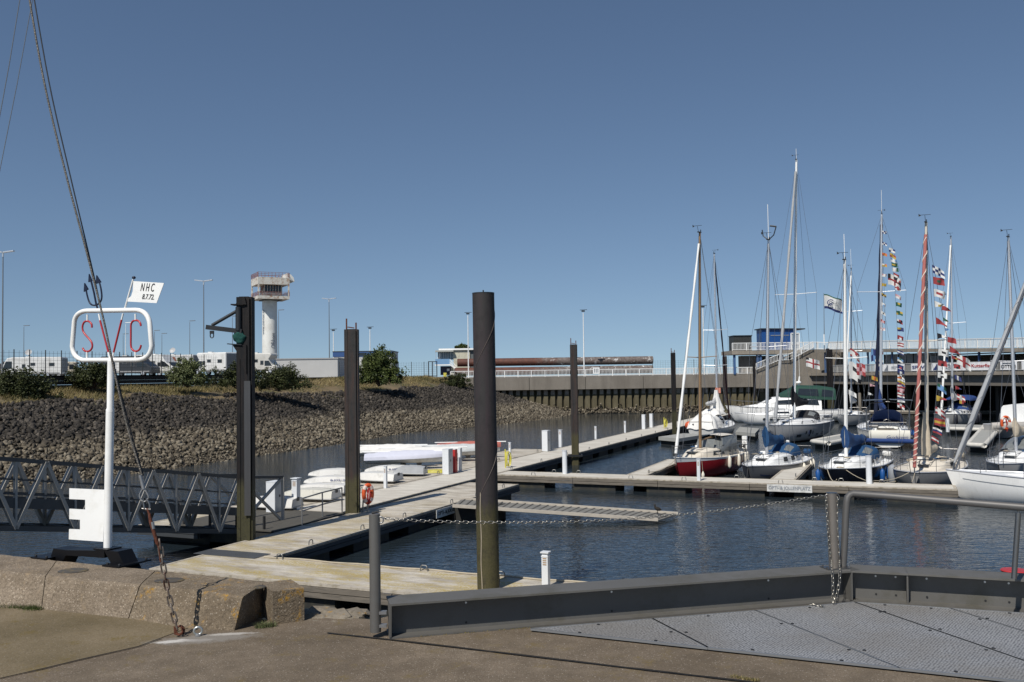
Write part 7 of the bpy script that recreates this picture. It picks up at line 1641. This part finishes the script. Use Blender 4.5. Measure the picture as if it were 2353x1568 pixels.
def tbx(name, mat, cx_, cy_, z0, z1, sx, sy): c = Vector((cx, cyc, 0)) + M45 @ Vector((cx_, cy_, 0)); return MB().box((c.x, c.y, (z0 + z1) / 2), (sx, sy, z1 - z0), R_(28)).build(name, mat, t)
tbx('cabin_floor', TR, 0, 0, hz(690), hz(683), Wc, Wc); tbx('floor_beam', DARKM, 0, 0, hz(692), hz(690), Wc * .6, Wc * .6)
tbx('roof_parapet', TR, 0, 0, hz(657), hz(641), Wc, Wc)
for a in (-1, 1):
    for b in (-1, 1): tbx('corner_post', TR, a * (Wc / 2 - .12), b * (Wc / 2 - .12), hz(683), hz(657), .22, .22)
tbx('inner_cabin', TR, .15, .15, hz(683), hz(674), Wc * .55, Wc * .55); tbx('cabin_glass', GLASS, .15, .15, hz(674), hz(657), Wc * .54, Wc * .54)
for k in range(-3, 4): tbx('window_frame', TR, .15 + k * .45, .15 - Wc * .275, hz(674), hz(657), .07, .06); tbx('window_frame', TR, .15 - Wc * .275, .15 + k * .45, hz(674), hz(657), .06, .07)
for nm, z0, z1, k_ in (('roof_railing', hz(641), hz(630), 9), ('gallery_railing', hz(683), hz(674), 7)):
    mb = MB()
    for s1 in range(4):
        Mq = M45 @ Matrix.Rotation(s1 * math.pi / 2, 3, 'Z'); 
        for i in range(k_ + 1): p = Vector((cx, cyc, 0)) + Mq @ Vector((-Wc / 2 + Wc * i / k_, -Wc / 2 + .05, 0)); mb.bar(p + Vector((0, 0, z0)), p + Vector((0, 0, z1)), .05, .05)
        a_ = Vector((cx, cyc, 0)) + Mq @ Vector((-Wc / 2, -Wc / 2 + .05, 0)); b_ = Vector((cx, cyc, 0)) + Mq @ Vector((Wc / 2, -Wc / 2 + .05, 0))
        for f in (.35, .68, 1): mb.bar(a_ + Vector((0, 0, z0 + (z1 - z0) * f)), b_ + Vector((0, 0, z0 + (z1 - z0) * f)), .05, .05)
    mb.build(nm, simple('rusty_rail', (.22, .1, .09), .7, var=.4), t)
mb = MB(); c = Vector((cx, cyc, hz(640))) + M45 @ Vector((Wc / 2 - .2, 0, 0)); xd = M45 @ Vector((1, 0, 0)); yd = M45 @ Vector((0, 1, 0))
mb.prism([c - yd * 1.5 + xd * (0) + Vector((0, 0, 0)), c - yd * 1.5 + Vector((0, 0, .75)), c - yd * 1.5 + xd * .7 + Vector((0, 0, .6)), c - yd * 1.5 + xd * 1.15 + Vector((0, 0, .1)), c - yd * 1.5 + xd * 1.3 + Vector((0, 0, -.55)), c - yd * 1.5 + xd * .95 + Vector((0, 0, -.5))], yd * 3.2); mb.build('curved_hood', TW, t, recalc=True)
MB().bar(Vector((cx - 1.6, cyc - 1.9, hz(683))), Vector((cx - .5, cyc - 2.0, hz(660))), .3, .06).build('ladder', simple('rusty_rail', (.22, .1, .09), .7, var=.4), t)
def bend_t(a0, zc, rr_=rT * .985):
    return lambda x, y, z: Vector((tb_.x + math.sin(a0 + (-y) / rr_) * (rr_ + .03 + z), Yt - math.cos(a0 + (-y) / rr_) * (rr_ + .03 + z), zc + x))
text_mesh('www.ost-cux.de', .75, TEXTG, 'tower_lettering', (0, 0, 0), (1, 0, 0), (0, 1, 0), t, .01, width=(770 - 713) * s_, bend=bend_t(R_(-40), at_y(610, 741, Yt).z))
text_mesh('Offshore', 1.0, TEXTG, 'tower_lettering', (0, 0, 0), (1, 0, 0), (0, 1, 0), t, .01, width=34 * s_, bend=bend_t(R_(42), at_y(634, 783, Yt).z))
# vehicles
VW = simple('camper_white', (.68, .68, .66), .35, var=.05, sc_=.5, dirt=(.52, .51, .48), dsc=.8); VD = simple('van_charcoal', (.035, .038, .042), .3, var=.1); VB = simple('caravan_beige', (.5, .45, .36), .5)
TYRE = simple('tyre', (.02, .02, .02), .8)
def wheel(t, x, z, y): 
    w = MB().lathe([(.33, -.12), (.36, -.06), (.36, .06), (.33, .12)], (x, y, z), 16, M=Matrix.Rotation(math.pi / 2, 3, 'X')).build('wheel', TYRE, t, local=True)
    MB().lathe([(.2, -.13), (.2, .13)], (x, y, z), 12, M=Matrix.Rotation(math.pi / 2, 3, 'X')).build('rim', ALU, w, local=True)
def camper(label, u, Y, rz, L_=7.2, H_=2.75, body=VW, kind='alcove', flipx=1, dish=False, stripe=None, name='motorhome', cat_='motorhome', awn=False):
    p = at_y(u, 860, Y); t = thing(name, label, cat_, (p.x, Y, PLZ), rz, 'motorhomes parked behind the dike fence'); W2 = 1.15; fx = flipx
    if kind == 'integrated': sil = [(-L_ / 2, .45), (-L_ / 2, H_ - .1), (-L_ / 2 + .15, H_), (L_ / 2 - 1.4, H_), (L_ / 2 - .7, H_ - .15), (L_ / 2 - .12, 1.5), (L_ / 2, 1.2), (L_ / 2, .45)]
    elif kind == 'van': sil = [(-L_ / 2, .4), (-L_ / 2, H_ - .1), (-L_ / 2 + .12, H_), (L_ / 2 - 1.9, H_), (L_ / 2 - 1.1, 1.75), (L_ / 2 - .3, 1.3), (L_ / 2, 1.1), (L_ / 2, .4)]
    else: sil = [(-L_ / 2, .45), (-L_ / 2, H_), (L_ / 2 - .95, H_), (L_ / 2 - .75, H_ - .25), (L_ / 2 - 1.15, 1.95), (L_ / 2 - .75, 1.3), (L_ / 2 - .1, 1.1), (L_ / 2, .9), (L_ / 2, .45)]
    mb = MB(); mb.prism([(fx * x, -W2, z) for x, z in sil], (0, 2 * W2, 0)); bo_ = mb.build('body', body, t, local=True, recalc=True); bv = bo_.modifiers.new('b', 'BEVEL'); bv.width = .14; bv.segments = 3
    MB().box((fx * -L_ / 2 - fx * .02, 0, (H_ + .5) / 2), (.04, 2.0, H_ - .9)).build('rear_panel', simple('rear_panel_grey', (.2, .2, .2), .5), t, local=True); MB().box((fx * -L_ * .16, -W2 - .01, 1.35), (.62, .03, 1.7)).build('side_door', simple('door_white', (.6, .6, .58), .4), t, local=True)
    for x, z, w, h in ((-L_ * .33, 1.75, .7, .45), (-L_ * .02, 1.8, .6, .4), (L_ * .13, 1.55, .45, .55)):
        f = MB().box((fx * x, -W2 - .01, z), (w, .03, h)).build('window', simple('window_frame_grey', (.12, .12, .12), .5), t, local=True); MB().box((fx * x, -W2 - .03, z), (w - .12, .02, h - .12)).build('pane', GLASS, f, local=True)
    if kind == 'integrated': q = [(L_ / 2 - 1.35, 1.25), (L_ / 2 - .25, 1.25), (L_ / 2 - .6, 2.2), (L_ / 2 - 1.35, 2.2)]
    elif kind == 'van': q = [(L_ / 2 - 1.95, 1.25), (L_ / 2 - .6, 1.25), (L_ / 2 - 1.25, 1.8), (L_ / 2 - 1.95, 2.1)]
    else: q = [(L_ / 2 - 1.7, 1.15), (L_ / 2 - .7, 1.15), (L_ / 2 - 1.15, 1.8), (L_ / 2 - 1.7, 1.8)]
    MB().prism([(fx * x, -W2 - .03, z) for x, z in q], (0, .04, 0)).build('cab_window', GLASS, t, local=True, recalc=True)
    if kind != 'alcove': 
        a, b = q[1], q[2]; MB().prism([(fx * (a[0] + .32), -W2 + .15, a[1] + .02), (fx * (a[0] + .32), W2 - .15, a[1] + .02), (fx * (b[0] + .37), W2 - .15, b[1]), (fx * (b[0] + .37), -W2 + .15, b[1])], (fx * .03, 0, .02)).build('windscreen', GLASS, t, local=True, recalc=True)
    MB().box((0, -W2 - .01, .62), (L_ * .92, .03, .16)).build('skirt', simple('skirt_grey', (.25, .25, .25), .6), t, local=True)
    if stripe: MB().prism([(fx * -L_ * .1, -W2 - .02, H_ - .9), (fx * L_ * .28, -W2 - .02, H_ - .8), (fx * L_ * .33, -W2 - .02, H_ - .25), (fx * -L_ * .05, -W2 - .02, H_ - .3)], (0, .015, 0)).build('decal_stripe', stripe, t, local=True, recalc=True)
    for x in (-L_ * .26, L_ * .33):
        for y in (-W2 + .1, W2 - .1): wheel(t, fx * x, .36, y)
    MB().box((-L_ * .1, 0, H_ + .06), (.6, .5, .14)).build('roof_hatch', VW, t, local=True)
    if dish:
        MB().tube([(fx * L_ * .1, 0, H_), (fx * L_ * .1, 0, H_ + .35)], .04, 6).build('dish_mount', DARKM, t, local=True)
        MB().lathe([(.05, 0), (.3, .05), (.42, .13), (.43, .14), (.3, .08), (.02, .03)], (fx * L_ * .1, -.05, H_ + .62), 18, M=Matrix.Rotation(R_(65), 3, 'X')).build('satellite_dish', simple('dish_grey', (.4, .4, .4), .5), t, local=True, smooth=50)
    return t
camper('white integrated motorhome at the far left with satellite dish', 80, 122, R_(8), 7.6, 2.75, kind='integrated', flipx=-1, dish=True)
camper('small beige caravan behind the first motorhome', 158, 128, R_(15), 4.0, 2.2, VB, 'alcove', name='caravan', cat_='caravan')
camper('charcoal camper van seen through the fence beside the sign', 300, 118, R_(-6), 6.9, 2.6, VD, 'van', name='camper_van', cat_='camper van')
camper('white van with large windscreen just right of the sign ring', 365, 122, R_(-12), 5.9, 2.85, VW, 'van', name='camper_van', cat_='camper van')
camper('white motorhome with a brown side decal and roof dish', 407, 130, R_(-10), 6.2, 3.0, simple('camper_grey_white', (.5, .5, .49), .4, var=.08, dirt=(.4, .39, .36), dsc=1), 'alcove', dish=True, stripe=simple('brown_decal', (.22, .08, .05), .5), flipx=-1)
camper('boxy white motorhome left of the crane pile', 493, 116, R_(-22), 5.4, 2.85, VW, 'alcove', flipx=-1)
camper('white alcove motorhome behind the bush right of the crane pile', 598, 120, R_(-8), 5.6, 2.8, simple('camper_offwhite', (.55, .54, .5), .4, var=.06, dirt=(.45, .44, .4), dsc=1), 'alcove')
camper('parked dark car-sized van far left behind the fence', 8, 125, R_(5), 4.6, 1.9, simple('van_grey', (.12, .12, .12), .35), 'van', name='parked_van', cat_='van')
# pale fence-veil block, blue-topped building, gatehouse
def building(name, label, u0, u1, vtop, vbase, Y, dep, wall, cat_='building', band=None, wins=(), roofm=DARKM, over=.2):
    a, b = at_y(u0, vbase, Y), at_y(u1, vbase, Y); zt = at_y((u0 + u1) / 2, vtop, Y).z; z0 = min(a.z, b.z, 1.5); t = thing(name, label, cat_, ((a.x + b.x) / 2, Y, z0))
    MB().box(((a.x + b.x) / 2, Y + dep / 2, (z0 + zt) / 2), (b.x - a.x, dep, zt - z0)).build('wall', wall, t)
    MB().box(((a.x + b.x) / 2, Y + dep / 2, zt + .08), (b.x - a.x + over, dep + over, .16)).build('roof', roofm, t)
    if band: zb = at_y((u0 + u1) / 2, band[0], Y).z; MB().box(((a.x + b.x) / 2, Y - .04, (zt + zb) / 2), (b.x - a.x + .1, .1, zt - zb)).build('fascia_band', band[1], t)
    for wu0, wu1, wv0, wv1 in wins:
        p, q = at_y(wu0, wv0, Y), at_y(wu1, wv1, Y); f = MB().box(((p.x + q.x) / 2, Y - .03, (p.z + q.z) / 2), (q.x - p.x, .1, abs(p.z - q.z))).build('window', WHITE, t)
        MB().box(((p.x + q.x) / 2, Y - .09, (p.z + q.z) / 2), (q.x - p.x - .16, .03, abs(p.z - q.z) - .16)).build('pane', GLASS, f)
    return t
building('fence_veil_block', 'long pale grey block standing in for dense fence mesh right of the tower', 626, 776, 826, 864, 128, 6, simple('fence_veil_grey', (.44, .44, .43), .7, var=.12, sc_=.6), roofm=simple('fence_veil_top', (.3, .3, .3), .7), cat_='fence veil')  # plain block standing in for the grey veil of dense mesh
building('service_building', 'white building with a dark blue roof band behind the big bush', 766, 901, 809, 866, 150, 8, simple('white_cladding', (.5, .5, .48), .6, var=.08, sc_=.5), band=(819.5, simple('blue_band', (.03, .08, .22), .5)), wins=((786, 796, 828, 842), (824, 842, 810, 819)))
t = thing('gatehouse', 'two-storey gatehouse with pale blue balcony and outside stair', 'building', at_y(1040, 862, 150)); Yg = 150
def gb(n, m, u0, u1, v0, v1, y=Yg, d=5): p, q = at_y(u0, v0, y), at_y(u1, v1, y); return MB().box(((p.x + q.x) / 2, y + d / 2, (p.z + q.z) / 2), (abs(q.x - p.x), d, abs(p.z - q.z))).build(n, m, t)
PAL_ = simple('peeling_cream_render', (.5, .48, .38), .8, var=.15, sc_=.8, dirt=(.36, .34, .27), dsc=1.2)
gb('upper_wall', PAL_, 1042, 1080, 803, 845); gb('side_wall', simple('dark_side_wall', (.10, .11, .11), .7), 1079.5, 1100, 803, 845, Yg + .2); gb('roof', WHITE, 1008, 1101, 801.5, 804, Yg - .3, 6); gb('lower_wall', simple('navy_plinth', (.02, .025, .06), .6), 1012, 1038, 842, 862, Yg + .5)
gb('lower_wall', PAL_, 1036, 1100, 845, 862, Yg + .3); gb('glazed_room', simple('pale_blue_glazing', (.22, .27, .3), .25, var=.3, sc_=.8), 1006, 1042, 806, 826, Yg + .6, 3)
for u in (1006, 1013, 1019, 1024, 1029, 1035, 1041): gb('window_frame', WHITE, u, u + 1, 806, 826, Yg + .5, .1)
gb('balcony_front', simple('pale_blue_panel', (.16, .3, .48), .5, var=.1), 1000, 1034, 825.5, 838, Yg - .6, .15); gb('balcony_slab', WHITE, 999, 1035, 838, 840, Yg - .6, 2)
for u in (1000.5, 1010): gb('balcony_post', ALU, u, u + 1, 806, 826, Yg - .6, .1)
gb('canopy', simple('canopy_grey', (.35, .36, .33), .6), 1000, 1042, 805.5, 808.5, Yg - .8, 2)
mb = MB(); a_, b_ = at_y(1034, 826, Yg - .8), at_y(1050, 843, Yg - .8)
for dz in (0, -.5): mb.bar(a_ + Vector((0, 0, dz)), b_ + Vector((0, 0, dz)), .06, .07)
mb.bar(at_y(1034, 838, Yg - .8), at_y(1049, 850, Yg - .8), .8, .15); 
for k in range(6): p = a_.lerp(b_, k / 5); mb.bar(p, p - Vector((0, 0, 1.0)), .05, .05)
mb.build('outside_stair', WHITE, t); gb('sign_plate', WHITE, 1027, 1033, 847.5, 853, Yg + .3, .1)
gb('hazard_board', YELLOW, 1019, 1026, 857, 866, Yg - 1, .1)
# fences
FEN = simple('fence_steel', (.06, .065, .065), .6, .4)
def meshfence(label, pts, h, post=2.6, npx=1):
    t = thing('mesh_fence', label, 'fence', pts[0], 0, 'mesh fences on the dike'); m_ = MB(); up = Vector((0, 0, 1)); n = 0
    for a, b in zip(pts, pts[1:]):
        d = b - a; k = max(1, round(d.length / post))
        for i in range(k):
            if n < 98: q = a + d * i / k; MB().tube([q, q + up * (h + .08)], .045, 5).build('fence_post', FEN, t)
            n += 1
        z = .1
        while z < h + .05: m_.bar(a + up * z, b + up * z, .014, .014); z += .3
        m = int(d.length / .4)
        for i in range(m): q = a + d * i / m; m_.bar(q + up * .05, q + up * h, .014, .014)
    m_.build('wire_mesh', FEN, t); return t
fe = [Vector((e.x, e.y, PLZ)) for e in edge if 45 < e.y < 101]
meshfence('long mesh fence on the dike in front of the motorhomes', fe, 2.1)
f2 = [Vector((at_y(u, 866, Y).x, Y, 1.75)) for u, Y in ((780, 118), (850, 122), (916, 126), (1003, 130))]
meshfence('darker mesh fence with gate between the big bush and the gatehouse', f2, 2.0, 2.2)
t = thing('fence_gate', 'dark framed gate at the right end of the mesh fence', 'gate', at_y(985, 866, 129.5))
a, b = at_y(985, 866, 129.5), at_y(1004, 866, 129.5); a.z = b.z = 1.7; mb = MB(); up = Vector((0, 0, 1))
for p in (a, a.lerp(b, .47), b): mb.bar(p, p + up * 2.2, .12, .12)
for z in (.1, 2.15): mb.bar(a + up * z, b + up * z, .1, .1)
mb.build('gate_frame', DARKM, t)
meshfence('thin mesh fence on the promenade behind the pipes', [Vector((at_y(1500, 860, 142).x, 142, 1.45)), Vector((at_y(1690, 860, 142).x, 142, 1.45))], 2.3, 3)
t = thing('information_board', 'small white notice board fixed to the long railing', 'notice board', at_y(1370, 855, 136.9)); p = at_y(1370, 852, 137.3)
MB().box((p.x, 137.32, p.z), (1.0, .05, .95)).build('board', WHITE, t)
for k in range(3): MB().box((p.x - .25 + .25 * k, 137.29, p.z), (.12, .02, .6)).build('board_figure', TEXTG, t)
# bushes
def B_(lab, u0, u1, vt, vb, i, n, mat, leaf=.2, Y=None, **kw):
    uc = (u0 + u1) / 2; s = Y / FPX; p = at_y(uc, vb, Y); bush(lab, (p.x, Y, p.z), (u1 - u0) / 2 * s * 1.08, (u1 - u0) / 2 * s * .8, (vb - vt) * s * .92, n, mat, leaf, **kw)
B_('dark bush in the lower left corner of the dike', -25, 108, 853, 925, 0, 14400, LEAFD, .17, 72)
B_('bushy shrub left of the sign pole', 163, 266, 833, 893, 0, 12800, LEAFD, .17, 80)
B_('pale-leaved shrub left of the crane pile', 388, 472, 826, 888, 0, 12000, LEAFP, .17, 88)
B_('dark shrub directly behind the crane pile', 492, 600, 838, 893, 0, 12000, LEAFD, .17, 92)
B_('low wide dark shrub right of the crane pile', 585, 700, 843, 897, 0, 14400, LEAFD, .17, 95)
B_('largest rounded green bush right of the tower', 822, 918, 806, 886, 0, 22400, LEAF, .22, 112)
B_('low dark bush at the end of the concrete wall', 1018, 1078, 861, 892, 0, 8000, LEAFD, .18, 131)
B_('tree crown showing above the gatehouse roof', 1046, 1079, 789, 806, 0, 4000, LEAF, .2, 158, name='tree', cat='tree')
